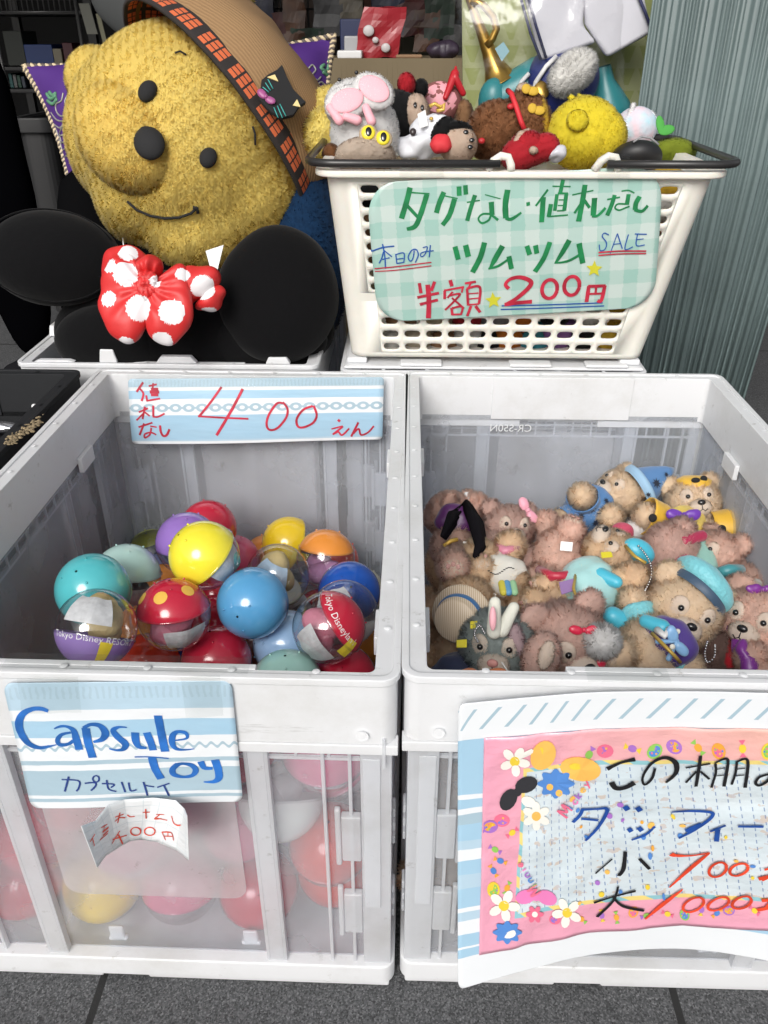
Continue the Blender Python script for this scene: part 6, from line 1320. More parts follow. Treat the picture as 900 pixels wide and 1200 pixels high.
# ================================================================== BIG YELLOW TEDDY BEAR WITH CAP
HC = PT(224, 172, 1.12); HR = .158
P_ = thing('plush_bear', 'huge fuzzy yellow teddy bear wearing a brown cap with plaid band', 'plush bear', PT(240, 330, 1.14))
YF = fur_mat('yellow_terry', (.98, .79, .25), .04, 45)
Ud = scr(.71, .68, -.12).normalized(); Fd = scr(-.32, .06, .95); Fd = (Fd-Ud*Fd.dot(Ud)).normalized(); Rd = Ud.cross(Fd); HM = Matrix((Rd, Ud, Fd)).transposed()
g = G(); g.ell(HC, (HR*1.0, HR*.93, HR*.95), HM, 4)
T_ = 1.12
g.ell(PT(196, 236, T_), (HR*.60, HR*.45, HR*.62), vm, 4); g.ell(PT(290, 232, T_), (HR*.52, HR*.5, HR*.6), vm, 4); g.ell(PT(248, 262, T_), (HR*.52, HR*.42, HR*.55), vm, 4); g.ell(PT(142, 152, T_), (HR*.42, HR*.62, HR*.6), vm @ Matrix.Rotation(-.25, 3, 'Z'), 4)
g.ell(PT(238, 280, T_), (HR*.48, HR*.36, HR*.5), vm, 4); g.ell(PT(112, 92, T_), (HR*.27, HR*.28, HR*.2), vm, 4)
g.melt(.006, 30)
NB_ = {'head_': len(g.bm.verts)}
head = g.obj('head', YF, P_, fur=dict(n=230000, L=.0040, wd=.00095, tilt=.9, curl=1.2, tuft=230.0, keep=lambda P, N: (N @ np.array(FWD)) < .35))
off = wloc(P_)
g = G(); g.ell(PT(385, 128, 1.16), (.022, .03, .02), vm); g.obj('ear', YF, P_, fur=dict(n=4500, L=.005, wd=.0012, tilt=.9, curl=.9))
MZ = fur_mat('yellow_terry_muzzle', (.98, .78, .245), .04, 45)
mc = PT(182, 203, T_)+scr(0, 0, .104)
g = G(); g.ell(mc, (.074, .061, .052), vm @ Matrix.Rotation(-.75, 3, 'Z'), 4); g.obj('muzzle', MZ, head, fur=dict(n=46000, L=.0039, wd=.00095, tilt=.9, curl=1.2, tuft=230.0)); mzb = BVHTree.FromPolygons
def surf(px, py, lift=.004):
    d = ray(px, py).normalized(); best = None
    for o in [head]+list(head.children):
        if o.name.split('.')[0] not in ('head', 'muzzle'): continue
        h = CACHE[o.name].ray_cast(CAM, d)
        if h[0] is not None and (best is None or (h[0]-CAM).length < (best[0]-CAM).length): best = h
    n_ = best[1] if best[1].dot(d) < 0 else -best[1]
    return best[0]-d*lift, n_
CACHE = {}
for o in [head]+list(head.children): NB_[o.name] = NB_['head_'] if o is head else 2562
for o in [head]+list(head.children):
    me = o.data; w_ = wloc(o.parent); big = [tuple(p.vertices) for p in me.polygons if max(p.vertices) < NB_[o.name]]; CACHE[o.name] = BVHTree.FromPolygons([(v.co+w_)[:] for v in me.vertices], big)
BFELT = mat('black_felt', (.010, .010, .011), .9)
for px, py, rx, ry, a in ((173, 107, .0105, .0135, -.55), (244, 185, .0105, .0125, -.4)):
    p, n_ = surf(px, py, .004); fob('eye', BFELT, head, [('e', p, (rx, ry, .008), vm @ Matrix.Rotation(a, 3, 'Z'))])
p, n_ = surf(175, 168, .004); g = G(); g.ell(p, (.018, .020, .010), vm @ Matrix.Rotation(.5, 3, 'Z'), 4); g.ell(p+scr(-.003, .010, .0), (.011, .010, .008), vm, 3); g.obj('nose', mat('nose_felt', (.010, .010, .011), .85), head)
g = G(); pm = [surf(x, y, .007)[0] for x, y in ((149, 236), (160, 246), (176, 253), (193, 256), (210, 255), (224, 250), (231, 243))]; g.tube(pm, .0017, 8); pm = [surf(x, y, .008)[0] for x, y in ((226, 243), (231, 244), (232, 250))]; g.tube(pm, .002, 8); g.obj('mouth', BFELT, head)
# cap: dome, plaid band, pompom, cat badge
cord = bpy.data.materials.new('brown_corduroy'); t_, b_ = nodes_of(cord); tc = t_.nodes.new('ShaderNodeTexCoord'); wv = t_.nodes.new('ShaderNodeTexWave'); wv.inputs['Scale'].default_value = 95; wv.inputs['Distortion'].default_value = 1.2; wv.inputs['Detail'].default_value = 2
mp = t_.nodes.new('ShaderNodeMapping'); mp.inputs['Rotation'].default_value = (0, .5, -.9); t_.links.new(tc.outputs['Object'], mp.inputs[0]); t_.links.new(mp.outputs[0], wv.inputs[0]); rp = t_.nodes.new('ShaderNodeValToRGB'); rp.color_ramp.elements[0].color = (.225, .132, .060, 1); rp.color_ramp.elements[1].color = (.29, .175, .082, 1); t_.links.new(wv.outputs[0], rp.inputs[0]); t_.links.new(rp.outputs[0], b_.inputs[0]); b_.inputs['Roughness'].default_value = .9
bpn = t_.nodes.new('ShaderNodeBump'); bpn.inputs['Strength'].default_value = .3; bpn.inputs['Distance'].default_value = .002; t_.links.new(wv.outputs[0], bpn.inputs['Height']); t_.links.new(bpn.outputs[0], b_.inputs['Normal'])
CM = frame(Ud); CR_ = HR*1.15; h0 = .42; HC = PT(212, 186, 1.12)
def capr(h): return CR_*math.sqrt(max(0, 1-h*h))
g = G(); g.lathe(HC, CM, [(capr(h0)*1.0, CR_*h0), (capr(.50)*1.07, CR_*.53), (capr(.58)*1.14, CR_*.63), (capr(.66)*1.19, CR_*.74), (capr(.74)*1.22, CR_*.85), (capr(.82)*1.22, CR_*.95), (capr(.89)*1.18, CR_*1.03), (capr(.945)*1.12, CR_*1.09), (capr(.98)*1.0, CR_*1.125), (.012, CR_*1.14), (.0005, CR_*1.14)], 64)
for v in g.bm.verts: v.co += (v.co-HC).normalized()*(.009*noise.noise(v.co*12)+.004*noise.noise(v.co*30))
cap_o = g.obj('cap', cord, P_)
pl = bpy.data.materials.new('orange_plaid'); e = NT(pl)
def lines(x, n, lo): return e.op('GREATER_THAN', e.op('SINE', e.op('MULTIPLY', x, n*2*math.pi)), lo)
fu, fv = e.op('FRACT', e.op('MULTIPLY', e.u, 22)), e.op('FRACT', e.op('MULTIPLY', e.v, 2.0))
bu, bv = e.op('LESS_THAN', fu, .24), e.op('LESS_THAN', fv, .22)
tu = e.op('MAXIMUM', e.band(fu, .46, .52), e.band(fu, .72, .77)); tv = e.op('MAXIMUM', e.band(fv, .45, .51), e.band(fv, .72, .78))
e.done(e.mix(e.op('MAXIMUM', e.op('MAXIMUM', bu, bv), e.op('MAXIMUM', tu, tv)), (.60, .13, .045), (.022, .017, .016)), .9, e.noise(90), .3)
hs_ = [.36+.036*i for i in range(8)]; V = []; UV = []; Fc = []; NS = 96
for j, h in enumerate(hs_):
    for k in range(NS+1):
        a = 2*math.pi*k/NS; r_ = capr(h)*(1.045+.015*math.sin(j/7*math.pi))+.002*noise.noise(Vector((k*.3, h*4, 0))); V.append(HC+CM @ Vector((r_*math.cos(a), r_*math.sin(a), CR_*h))); UV.append((k/NS, j/7))
for j in range(7):
    for k in range(NS): q = j*(NS+1)+k; Fc.append((q, q+1, q+NS+2, q+NS+1))
me = bpy.data.meshes.new('cap_band'); me.from_pydata([v[:] for v in V], [], Fc); me.update(); uvl = me.uv_layers.new(name='UVMap')
for l in me.loops: uvl.data[l.index].uv = UV[l.vertex_index]
for p in me.polygons: p.use_smooth = True
bo = link('cap_band', me, pl, cap_o); so = bo.modifiers.new('solid', 'SOLIDIFY'); so.thickness = .004; so.offset = 0
pc = PT(264, -2, 1.16); g = G(); g.ell(pc, (.036, .030, .034), vm); g.obj('pompom', fur_mat('pompom_yellow', (.95, .78, .28), .12, 40), cap_o, fur=dict(n=9000, L=.008, wd=.0012, tilt=1.0, curl=.9))
cb = BVHTree.FromPolygons([v[:] for v in V], Fc)
cat_ = [(303, 119), (306, 97), (313, 91), (324, 85), (330, 79), (335, 92), (343, 108), (358, 123), (350, 128), (343, 138), (330, 141), (318, 135), (311, 128)]
p0 = HC+(ray(326, 115).normalized()*-1)*CR_*1.03; 
h = cb.ray_cast(CAM, ray(310, 112).normalized()); pd = (h[0] if h[0] else p0)-FWD*.012; bn_ = (-(FWD)+scr(.25, .15, 0)).normalized()
g = G(); g.prism([PP(x, y, pd, bn_) for x, y in cat_], bn_*.006); cb_o = g.obj('cat_badge', BFELT, cap_o, bevel=.001)
g = G()
for tri in (((313, 91), (322, 88), (326, 96)), ((343, 124), (348, 117), (352, 126))): g.prism([PP(x, y, pd+bn_*.0065, bn_) for x, y in (((tri[0][0]+10), tri[0][1]-2), (tri[1][0]+5, tri[1][1]-1), (tri[2][0], tri[2][1]))] if False else [PP(x, y, pd+bn_*.0065, bn_) for x, y in tri], bn_*.0012)
g.obj('ear_patch', mat('pale_yellow_felt', (.70, .55, .25), .8), cb_o)
g = G()
for a, b_2 in (((311, 97), (317, 106)), ((314, 93), (320, 104)), ((308, 102), (315, 108)), ((325, 124), (331, 138)), ((321, 126), (326, 138)), ((328, 122), (335, 136))): g.tube([PP(*a, pd+bn_*.007, bn_), PP(*b_2, pd+bn_*.007, bn_)], .0006, 6)
g.obj('whisker', mat('teal_thread', (.05, .35, .32), .6), cb_o)
bow(cb_o, 'pink_bow', sat('mauve_satin', (.30, .06, .20), .4), PP(312, 114, pd+bn_*.008, bn_), scr(.5, -.4, 0), scr(.4, .5, 0), .011)
# jacket and blue trousers below the head
JK = mat('black_jacket_cloth', (.004, .004, .0045), .8, bump=.35, bscale=25, spec=0); g = G(); g.ell(PT(225, 340, 1.19), (.165, .10, .10), vm, 4, .006, 14); g.cap(PT(105, 235, 1.2), PT(120, 345, 1.16), .045, .06); g.obj('jacket', JK, P_)
g = G(); g.ell(PT(362, 300, 1.13), (.058, .125, .07), vm, 4, .004, 20); g.obj('trousers', fur_mat('blue_fleece', (.008, .042, .115), .3, 120), P_, fur=dict(n=9000, L=.004, wd=.0011, tilt=1, curl=1))
# seam lines by the eyes
g = G()
for q in (((205, 62), (211, 60), (218, 64)), ((296, 148), (299, 157), (299, 170))): g.tube([surf(x, y, .006)[0] for x, y in q], .0012, 6)
g.obj('brow_stitch', BFELT, head)

# ================================================================== BLACK CUSHION WITH POLKA DOT BOW
VEL = mat('black_velour', (.003, .003, .0035), .9, sheen=.07, bump=.6, bscale=45, spec=.10)
P_ = thing('plush_cushion', 'black velour cushion with two rounded lobes and a red polka dot bow', 'cushion', PT(230, 400, 1.03))
g = G(); g.ell(PT(228, 388, 1.05), (.178, .078, .075), vm, 5, .006, 10); g.ell(PT(150, 400, 1.03), (.09, .05, .06), vm, 4); g.ell(PT(300, 398, 1.03), (.09, .045, .055), vm, 4); g.obj('body', VEL, P_)
for px, py, rx, ry, a in ((62, 303, .083, .056, -.12), (326, 347, .073, .083, .12)):
    g = G(); g.ell(PT(px, py, .99), (rx, ry, .042), vm @ Matrix.Rotation(a, 3, 'Z'), 5, .004, 14); lo_ = g.obj('lobe', VEL, P_)
    if px > 200: continue
    g = G(); g.tube([PT(px, py, .99)+vm @ Matrix.Rotation(a, 3, 'Z') @ Vector((rx*.985*math.cos(k*math.pi/24), ry*.985*math.sin(k*math.pi/24), .012)) for k in range(4, 45)], .0011, 6); g.obj('seam', VEL, lo_)
g = G(); B0 = .93
loops = [((154, 352), (30, 50), -.06, .018), ((152, 322), (28, 28), .1, .010), ((205, 362), (27, 46), .22, .020), ((228, 338), (36, 20), -.5, .012), ((250, 352), (24, 12), -.5, .006), ((180, 322), (18, 12), -.2, .020)]
for (cx, cy), (rx, ry), a, dz in loops: g.ell(PT(cx, cy, B0)+scr(0, 0, dz), (rpx(rx, B0), rpx(ry, B0), .017), vm @ Matrix.Rotation(-a, 3, 'Z'), 5, .009, 38)
g.ell(PT(182, 342, B0)+scr(0, 0, .030), (.012, .016, .010), vm, 4, .004, 120)
knot = PT(182, 342, B0)
for v in g.bm.verts:
    d_ = v.co-knot; r_ = math.hypot(d_.dot(RGT), d_.dot(UPV)); th = math.atan2(d_.dot(UPV), d_.dot(RGT))
    v.co -= FWD*.0035*math.sin(13*th+4*noise.noise(v.co*25))*math.exp(-r_/.035)
DT = [(147, 321, 15), (163, 361, 16), (127, 350, 10), (129, 312, 9), (150, 296, 12), (201, 365, 16), (238, 337, 15), (214, 321, 9), (262, 362, 8), (148, 402, 10), (190, 400, 13), (228, 372, 13), (182, 330, 7), (215, 398, 9), (245, 365, 10)]
D3 = []
bvq = g.bvh()
for x, y, r_ in DT:
    h = bvq.ray_cast(CAM, ray(x, y).normalized())
    if h[0] is not None: D3.append((h[0], rpx(r_*.92, B0)))
for f in g.bm.faces:
    c_ = f.calc_center_median()
    for d_, r_ in D3:
        if (c_-d_).length < r_: f.material_index = 1
g.obj('polka_dot_bow', [mat('red_satin_bow', (.56, .025, .025), .5, bump=.25, bscale=60), mat('white_satin_dot', (.72, .70, .71), .5, bump=.25, bscale=60)], P_)
g = G(); g.prism([PT(x, y, 1.0) for x, y in ((241, 294), (262, 287), (254, 320), (250, 328))], scr(0, 0, -.001)); g.obj('care_tag', mat('care_tag', (.72, .72, .72), .6), P_)
g = G(); g.tube([PT(144, 279, 1.0), PT(145, 291, .96)], .0007); g.obj('tag_string', mat('tag_white', (.8, .8, .8), .4), P_)

# ================================================================== PURPLE PILLOW WITH ROPE TRIM
P_ = thing('pillow', 'purple square pillow with twisted cream rope trim behind the yellow bear', 'pillow', PT(230, 250, 1.33))
q = [PT(28, 78, 1.30), PT(392, 42, 1.30), PT(408, 300, 1.27), PT(88, 290, 1.27)]
nrm = (q[1]-q[0]).cross(q[3]-q[0]).normalized(); nrm = nrm if nrm.dot(FWD) < 0 else -nrm
V = []; Fc = []; N_ = 28
def pil(u, v, s_):
    cu, cv = u*2-1, v*2-1; k_ = 1-.10*(1-cv*cv)*abs(cu)**2-0; k2 = 1-.10*(1-cu*cu)*abs(cv)**2
    uu, vv2 = .5+cu*k_/2, .5+cv*k2/2; p = q[0].lerp(q[1], uu).lerp(q[3].lerp(q[2], uu), vv2); return p+nrm*s_*.07*((1-cu**4)*(1-cv**4))**.7
for s_ in (1, -1):
    b0 = len(V)
    for j in range(N_+1):
        for i in range(N_+1): p = pil(i/N_, j/N_, s_); V.append(p+nrm*.006*noise.noise(p*18))
    for j in range(N_):
        for i in range(N_): k = b0+j*(N_+1)+i; Fc.append((k, k+1, k+N_+2, k+N_+1))
me = bpy.data.meshes.new('cover'); me.from_pydata([v[:] for v in V], [], Fc); me.update()
for p in me.polygons: p.use_smooth = True
PUR = mat('purple_cotton', (.062, .016, .165), .65, bump=.2, bscale=40); bv_ = BVHTree.FromPolygons([v[:] for v in V], Fc); link('cover', me, PUR, P_)
per = [pil(i/40, 0, 0) for i in range(40)]+[pil(1, i/40, 0) for i in range(40)]+[pil(1-i/40, 1, 0) for i in range(40)]+[pil(0, 1-i/40, 0) for i in range(40)]
g = G(); per2 = []
for i in range(len(per)):
    a, b_ = per[i], per[(i+1) % len(per)]
    for k in range(5): per2.append(a.lerp(b_, k/5))
for ph, m_ in ((0, 0), (math.pi, 1)):
    pts_ = []
    for i, p in enumerate(per2): t_ = (per2[(i+1) % len(per2)]-per2[i-1]).normalized(); Fm = frame(t_, nrm); a = i*1.35+ph; pts_.append(p+(Fm.col[0]*math.cos(a)+Fm.col[1]*math.sin(a))*.0026)
    g.mi = m_; g.tube(pts_, .0032, 6, closed=True)
g.obj('rope_trim', [mat('rope_cream', (.58, .47, .30), .7), mat('rope_dark', (.10, .08, .07), .7)], P_)
def emb(name, m_, lst, r_):
    g = G()
    for L_ in lst:
        pts_ = []
        for x, y, _ in catmull([(a, b_, 0) for a, b_ in L_], 2):
            h = bv_.ray_cast(CAM, ray(x, y).normalized())
            if h[0] is not None: pts_.append(h[0]-ray(x, y).normalized()*.0012)
        if len(pts_) > 1: g.tube(pts_, r_, 6)
    g.obj(name, m_, P_)
SIL = mat('silver_thread', (.34, .34, .30), .45, metal=.3); GRN = mat('green_thread', (.10, .26, .15), .6)
emb('embroidery', GRN, [[(55, 110), (60, 116), (66, 112)], [(56, 118), (62, 122), (67, 116)], [(58, 108), (62, 112), (66, 109)], [(383, 82), (388, 76), (384, 72)], [(378, 84), (384, 88), (388, 82)], [(380, 76), (376, 80), (382, 84)]], .0028)
emb('embroidery', SIL, [[(74, 109), (72, 118), (66, 122), (66, 130), (71, 136), (78, 134), (82, 126), (76, 120), (79, 112)], [(60, 132), (66, 140), (72, 142), (80, 140)], [(64, 146), (70, 150), (74, 146), (70, 156), (72, 166)], [(66, 152), (72, 172), (76, 192)], [(74, 150), (78, 172), (84, 192)], [(82, 146), (76, 152), (82, 180), (86, 192)], [(68, 160), (74, 158)], [(70, 168), (76, 166)], [(72, 176), (79, 174)], [(74, 184), (81, 182)], [(362, 80), (366, 76), (370, 82), (366, 88), (372, 94), (376, 90)], [(372, 100), (376, 96), (380, 100), (376, 106)], [(360, 84), (364, 90), (370, 96)]], .0013)

# ================================================================== SHOP BEHIND
TB = .62
tl = PY(330, 70, 1.95); tr_ = PY(548, 70, 1.95)
P_ = thing('display_table', 'low display table under a brown cloth behind the basket', 'table', (tl.x, 1.95, 0))
g = G(); g.box(tl.x, 1.95, tl.z-.02, tr_.x+.25, 2.5, tl.z); g.obj('tabletop', mat('table_brown', (.15, .115, .065), .8), P_, bevel=.003)
V = []; Fc = []; n_ = 60
for j in range(2):
    for i in range(n_+1): x = tl.x-.004+(tr_.x+.254-tl.x)*i/n_; V.append((x, 1.944-.010*math.sin(i*.7)*j-.006*math.sin(i*.23), tl.z+.003 if j == 0 else .03))
for i in range(n_): Fc.append((i, i+1, n_+2+i, n_+1+i))
me = bpy.data.meshes.new('cloth_front'); me.from_pydata(V, [], Fc); me.update(); o = link('cloth_front', me, mat('table_brown', (.15, .115, .065), .8), P_); o.modifiers.new('s', 'SOLIDIFY').thickness = .003
for x in (tl.x+.03, tr_.x+.2):
    for y in (2.0, 2.46): g = G(); g.cap((x, y, 0.01), (x, y, tl.z-.02), .015, .015); g.obj('leg', mat('dark_metal', (.03, .03, .032), .4, metal=.5), P_)
def at_t(px, py, Y): return PY(px, py, Y)
Zt = tl.z+.001
def boxy(name, label, cat, px0, px1, py_top, Y, dep, m, bev=.003):
    a, b_ = PY(px0, py_top, Y), PY(px1, py_top, Y); g = G(); g.box(a.x, Y, Zt, b_.x, Y+dep, a.z); return tag(g.obj(name, m, bevel=bev), label, cat)
boxy('small_box', 'flat white box on the table edge beside the red bag', 'box', 395, 424, 59, 1.99, .06, mat('white_box', (.6, .6, .6), .4))
boxy('storage_box', 'dark blue box behind the red patterned bag on the table', 'box', 398, 462, 22, 2.2, .12, mat('navy_box', (.01, .018, .07), .5))
boxy('flat_tray', 'brown cardboard tray lying on the right part of the table', 'tray', 464, 495, 64, 2.02, .08, mat('cardboard', (.22, .13, .07), .8))
g = G(); a = PY(441, 52, 2.06); g.box(a.x-.045, 2.045, Zt, a.x+.045, 2.08, Zt+.095)
bmesh.ops.subdivide_edges(g.bm, edges=g.bm.edges[:], cuts=7, use_grid_fill=True)
for v in g.bm.verts: v.co += Vector((1, 1, .6))*.007*noise.noise(v.co*32)+Vector((.2*(v.co.z-Zt), 0, 0))
rbg = g.obj('gift_bag', mat('red_print_bag', (.24, .012, .018), .35, col2=(.30, .02, .03), vscale=20)); tag(rbg, 'red plastic bag with white printed shapes on the table', 'bag')
g = G()
for px, py, r_ in ((432, 36, .012), (452, 56, .010), (440, 47, .007)): g.ell(PY(px, py, 2.037), (r_, .004, r_*.9))
o = g.obj('white_print', mat('bag_print', (.45, .42, .42), .5)); o.parent = rbg
boxy('clear_pack', 'crumpled clear packet between the blue box and the red bag', 'packet', 403, 420, 42, 2.05, .03, mat('packet_grey', (.30, .30, .31), .3))
for k, (px, py) in enumerate(((512, 62), (526, 66), (519, 58))): g = G(); a = PY(px, py, 2.03); g.ell((a.x, 2.03, Zt+.016), (.022, .02, .016), None, 3, .006, 60); tag(g.obj('dark_trinket', mat('trinket', (.03, .02, .035), .5)), ['dark purple trinket left of two others on the table', 'dark purple trinket nearest the green board on the table', 'dark purple trinket behind two others on the table'][k], 'trinket')
# wire grid
P_ = thing('wire_grid', 'black wire display grid standing behind the table', 'display grid', (PY(400, 60, 2.62).x, 2.62, 0))
a, b_ = PY(300, 60, 2.62).x, PY(552, 60, 2.62).x; g = G(); zz = [.35+.064*k for k in range(18)]; xx = [a+(b_-a)*k/8 for k in range(9)]
for z in zz: g.tube([(a, 2.62, z), (b_, 2.62, z)], .0028, 6)
for x in xx: g.tube([(x, 2.626, 0.0), (x, 2.626, 1.5)], .0028, 6)
g.obj('wires', mat('grid_black', (.008, .008, .008), .4), P_)
# faint goods behind the grid
for k, (px, py, w_, h_, c_, lab, nm, ct) in enumerate(((490, 40, .07, .3, (.17, .155, .11), 'pale khaki garment hanging behind the wire grid', 'hanging_garment', 'clothing'), (535, 30, .16, .34, (.012, .011, .012), 'black garment hanging behind the wire grid', 'hanging_garment', 'clothing'), (370, 30, .12, .2, (.05, .035, .028), 'dull brown garment at the left behind the wire grid', 'hanging_garment', 'clothing'), (430, 10, .2, .07, (.07, .03, .02), 'reddish brown cloth hanging high behind the grid', 'hanging_garment', 'clothing'), (525, 85, .05, .15, (.15, .15, .12), 'light grey garment low behind the wire grid', 'hanging_garment', 'clothing'))):
    p = PY(px, py, 2.85+.02*k); g = G(); g.ell(p, (w_, .03, h_), None, 4, .02, 9); tag(g.obj(nm, mat('garment_b%d' % k, c_, .8)), lab, ct)
# green patterned board and costume things in a clear bag
gb = bpy.data.materials.new('green_triangle_paper'); e = NT(gb)
tri = e.op('MULTIPLY', e.op('LESS_THAN', e.op('ABSOLUTE', e.op('SUBTRACT', e.op('FRACT', e.op('MULTIPLY', e.u, 11)), .5)), e.op('MULTIPLY', e.op('FRACT', e.op('MULTIPLY', e.v, 16)), .42)), e.op('GREATER_THAN', e.op('FRACT', e.op('MULTIPLY', e.v, 16)), .25))
e.done(e.mix(tri, (.31, .33, .17), (.25, .28, .10)), .7, e.noise(12), .1)
YB = 1.40; a0, a1, a2, a3 = PY(541, -60, YB), PY(800, -60, YB), PY(548, 260, YB), PY(790, 260, YB)
sb = Sheet(lambda u, v: a0.lerp(a1, u).lerp(a2.lerp(a3, u), v), 12, 12); a2.z = a3.z = .30
sb = Sheet(lambda u, v: a0.lerp(a1, u).lerp(a2.lerp(a3, u), v), 12, 12); ob = sb.make('display_board', gb, None, .012); tag(ob, 'pale green board with a triangle pattern behind the basket', 'display board')
BR = mat('brass', (.42, .26, .06), .28, metal=.85, bump=.15, bscale=60)
YH = 1.36
def H_(px, py, dz=0): return PY(px, py, YH-dz)
P_ = thing('toy_trumpet', 'brass coloured toy trumpet hanging in a clear bag', 'toy trumpet', H_(575, 60))
g = G(); ax_a, ax_b = H_(548, -6), H_(586, 95); Ma = frame(ax_b-ax_a); L_ = (ax_b-ax_a).length
g.lathe(ax_a, Ma, [(.005, 0), (.006, L_*.2), (.008, L_*.45), (.0105, L_*.65), (.015, L_*.82), (.021, L_*.93), (.031, L_*1.0), (.0315, L_*1.005), (.029, L_*.995), (.018, L_*.93)], 32); g.obj('horn', BR, P_)
g = G(); g.tube([H_(552, 0, .01), H_(566, 6, .01), H_(578, 20, .01), H_(582, 34, .01), H_(577, 46, .01), H_(570, 54, .008)], .0052, 10); g.obj('bent_pipe', BR, P_)
g = G(); g.prism([H_(580, 57, .035), H_(590, 49, .035), H_(597, 60, .035), H_(588, 72, .035)], Vector((0, .001, 0))); g.obj('price_tag', mat('blue_tag', (.25, .42, .48), .5), P_)
P_ = thing('toy_shorts', 'white shorts with navy side stripes hanging above the basket', 'shorts', H_(690, 20)); WS = mat('white_twill', (.55, .55, .60), .8, bump=.4, bscale=25)
def leg_(pts_, dz, nm):
    g = G(); g.prism([H_(x, y, dz) for x, y in pts_], Vector((0, .016, 0)))
    return g.obj(nm, WS, P_, bevel=.006)
l1 = leg_([(608, -30), (688, -30), (684, 30), (700, 50), (642, 70), (634, 72)], .05, 'leg'); l2 = leg_([(682, -30), (748, -40), (765, 38), (712, 68), (686, 28)], .047, 'leg')
NV = mat('navy_braid', (.018, .022, .075), .7); g = G()
g.tube([H_(608, -10, .054), H_(622, 40, .056), H_(634, 70, .056)], .0022, 6); g.tube([H_(617, -10, .054), H_(628, 30, .056), H_(640, 68, .056)], .0022, 6); g.obj('side_stripe', NV, l1); g = G(); g.tube([H_(747, -8, .052), H_(756, 14, .054), H_(764, 36, .054)], .0022, 6); g.obj('side_stripe', NV, l2)
P_ = thing('band_hat', 'navy band cap with white plume and gold badge behind the brown plush', 'toy hat', H_(655, 95)); g = G(); g.ell(H_(660, 92, .03), (.052, .050, .035), vm @ Matrix.Rotation(.6, 3, 'Z'), 4); g.obj('crown', mat('navy_satin', (.012, .022, .13), .45, bump=.3, bscale=40), P_)
g = G(); g.ell(H_(671, 85, .075), (.034, .021, .014), vm @ Matrix.Rotation(.72, 3, 'Z'), 3); g.obj('plume', fur_mat('white_plume', (.94, .93, .90), .04), P_, fur=dict(n=18000, L=.008, wd=.0008, tilt=1.0, curl=.8))
g = G(); g.ell(H_(635, 105, .066), (.010, .013, .004), vm @ Matrix.Rotation(.35, 3, 'Z')); g.obj('badge', BR, P_)
g = G(); g.tube([H_(622, 118, .055), H_(628, 96, .062), H_(640, 78, .062), H_(652, 66, .055)], .0032, 8); g.obj('white_piping', mat('piping_white', (.6, .6, .6), .6), P_)
TL_ = mat('teal_vinyl', (.03, .20, .22), .35, bump=.1, bscale=40)
P_ = thing('toy_boot', 'teal vinyl boot lying behind the brown plush toy', 'toy boot', H_(600, 110)); g = G(); g.cap(H_(585, 118, .01), H_(632, 92, .01), .028, .030); g.ell(H_(578, 118, .02), (.022, .02, .03)); g.obj('boot', TL_, P_)
g = G(); g.tube([H_(606, 108, .042), H_(611, 96, .044), H_(620, 86, .042)], .003, 8); g.obj('white_stripe', mat('piping_white', (.6, .6, .6), .6), P_)
P_ = thing('toy_boot', 'teal vinyl boot with flared foot beside the yellow chick', 'toy boot', H_(710, 105)); g = G(); Mq = frame(H_(714, 135)-H_(706, 78)); g.lathe(H_(706, 78), Mq, [(.012, 0), (.014, .02), (.022, .035), (.031, .055), (.033, .066), (.030, .07), (.001, .071)], 28); g.obj('boot', TL_, P_)
# clear bag round the costume things
V = []; Fc = []; nn_ = 30
for j in range(nn_+1):
    for i in range(nn_+1):
        u, v = i/nn_, j/nn_; p = PY(532, -40, 1.27).lerp(PY(742, -40, 1.27), u).lerp(PY(538, 150, 1.27).lerp(PY(742, 146, 1.27), u), v); bl = (u*(1-u)*v*(1-v))**.5
        p.y += .05-.10*bl+.008*noise.noise(p*22)+.006*abs(noise.noise(Vector((u*14+v*6, v*3, 4)))); V.append(p)
for j in range(nn_):
    for i in range(nn_): k = j*(nn_+1)+i; Fc.append((k, k+nn_+1, k+nn_+2, k+1))
me = bpy.data.meshes.new('clear_bag'); me.from_pydata([v[:] for v in V], [], Fc); me.update()
for p in me.polygons: p.use_smooth = True
tag(link('clear_bag', me, clear_mat('bag_film', (.97, .97, .97), .12, .0, .6, 30)), 'creased clear plastic bag holding the toy trumpet and cap', 'plastic bag')
# corrugated panel at the right
YC_ = 1.26; xl, xr = PY(766, 10, YC_).x, PY(916, 330, YC_).x; V = []; Fc = []; n_ = 260; dy = .05
prof = []
for i in range(n_+1):
    f_ = i/n_; s_ = math.sin(f_*2*math.pi*21+1.6*math.sin(f_*31)); prof.append((xl+(xr-xl)*f_, YC_+dy*(f_-.0)*-.3+.0035*max(-.75, min(.75, s_*1.5))+.003*math.sin(f_*2*math.pi*5.3)))
for j, z in enumerate((.02, .5, 1.1)):
    for i, (x, y) in enumerate(prof): V.append((x-(.03*(i/n_)*(1-min(1, z/.5)) if j == 0 else 0), y, z))
for j in range(2):
    for i in range(n_): k = j*(n_+1)+i; Fc.append((k, k+1, k+n_+2, k+n_+1))
me = bpy.data.meshes.new('corrugated_panel'); me.from_pydata(V, [], Fc); me.update()
for p in me.polygons: p.use_smooth = True
o = link('corrugated_panel', me, mat('grey_green_plastic', (.115, .155, .155), .5, var=.12, vscale=8)); o.modifiers.new('s', 'SOLIDIFY').thickness = .003; tag(o, 'grey green corrugated plastic panel standing at the right of the basket', 'panel')
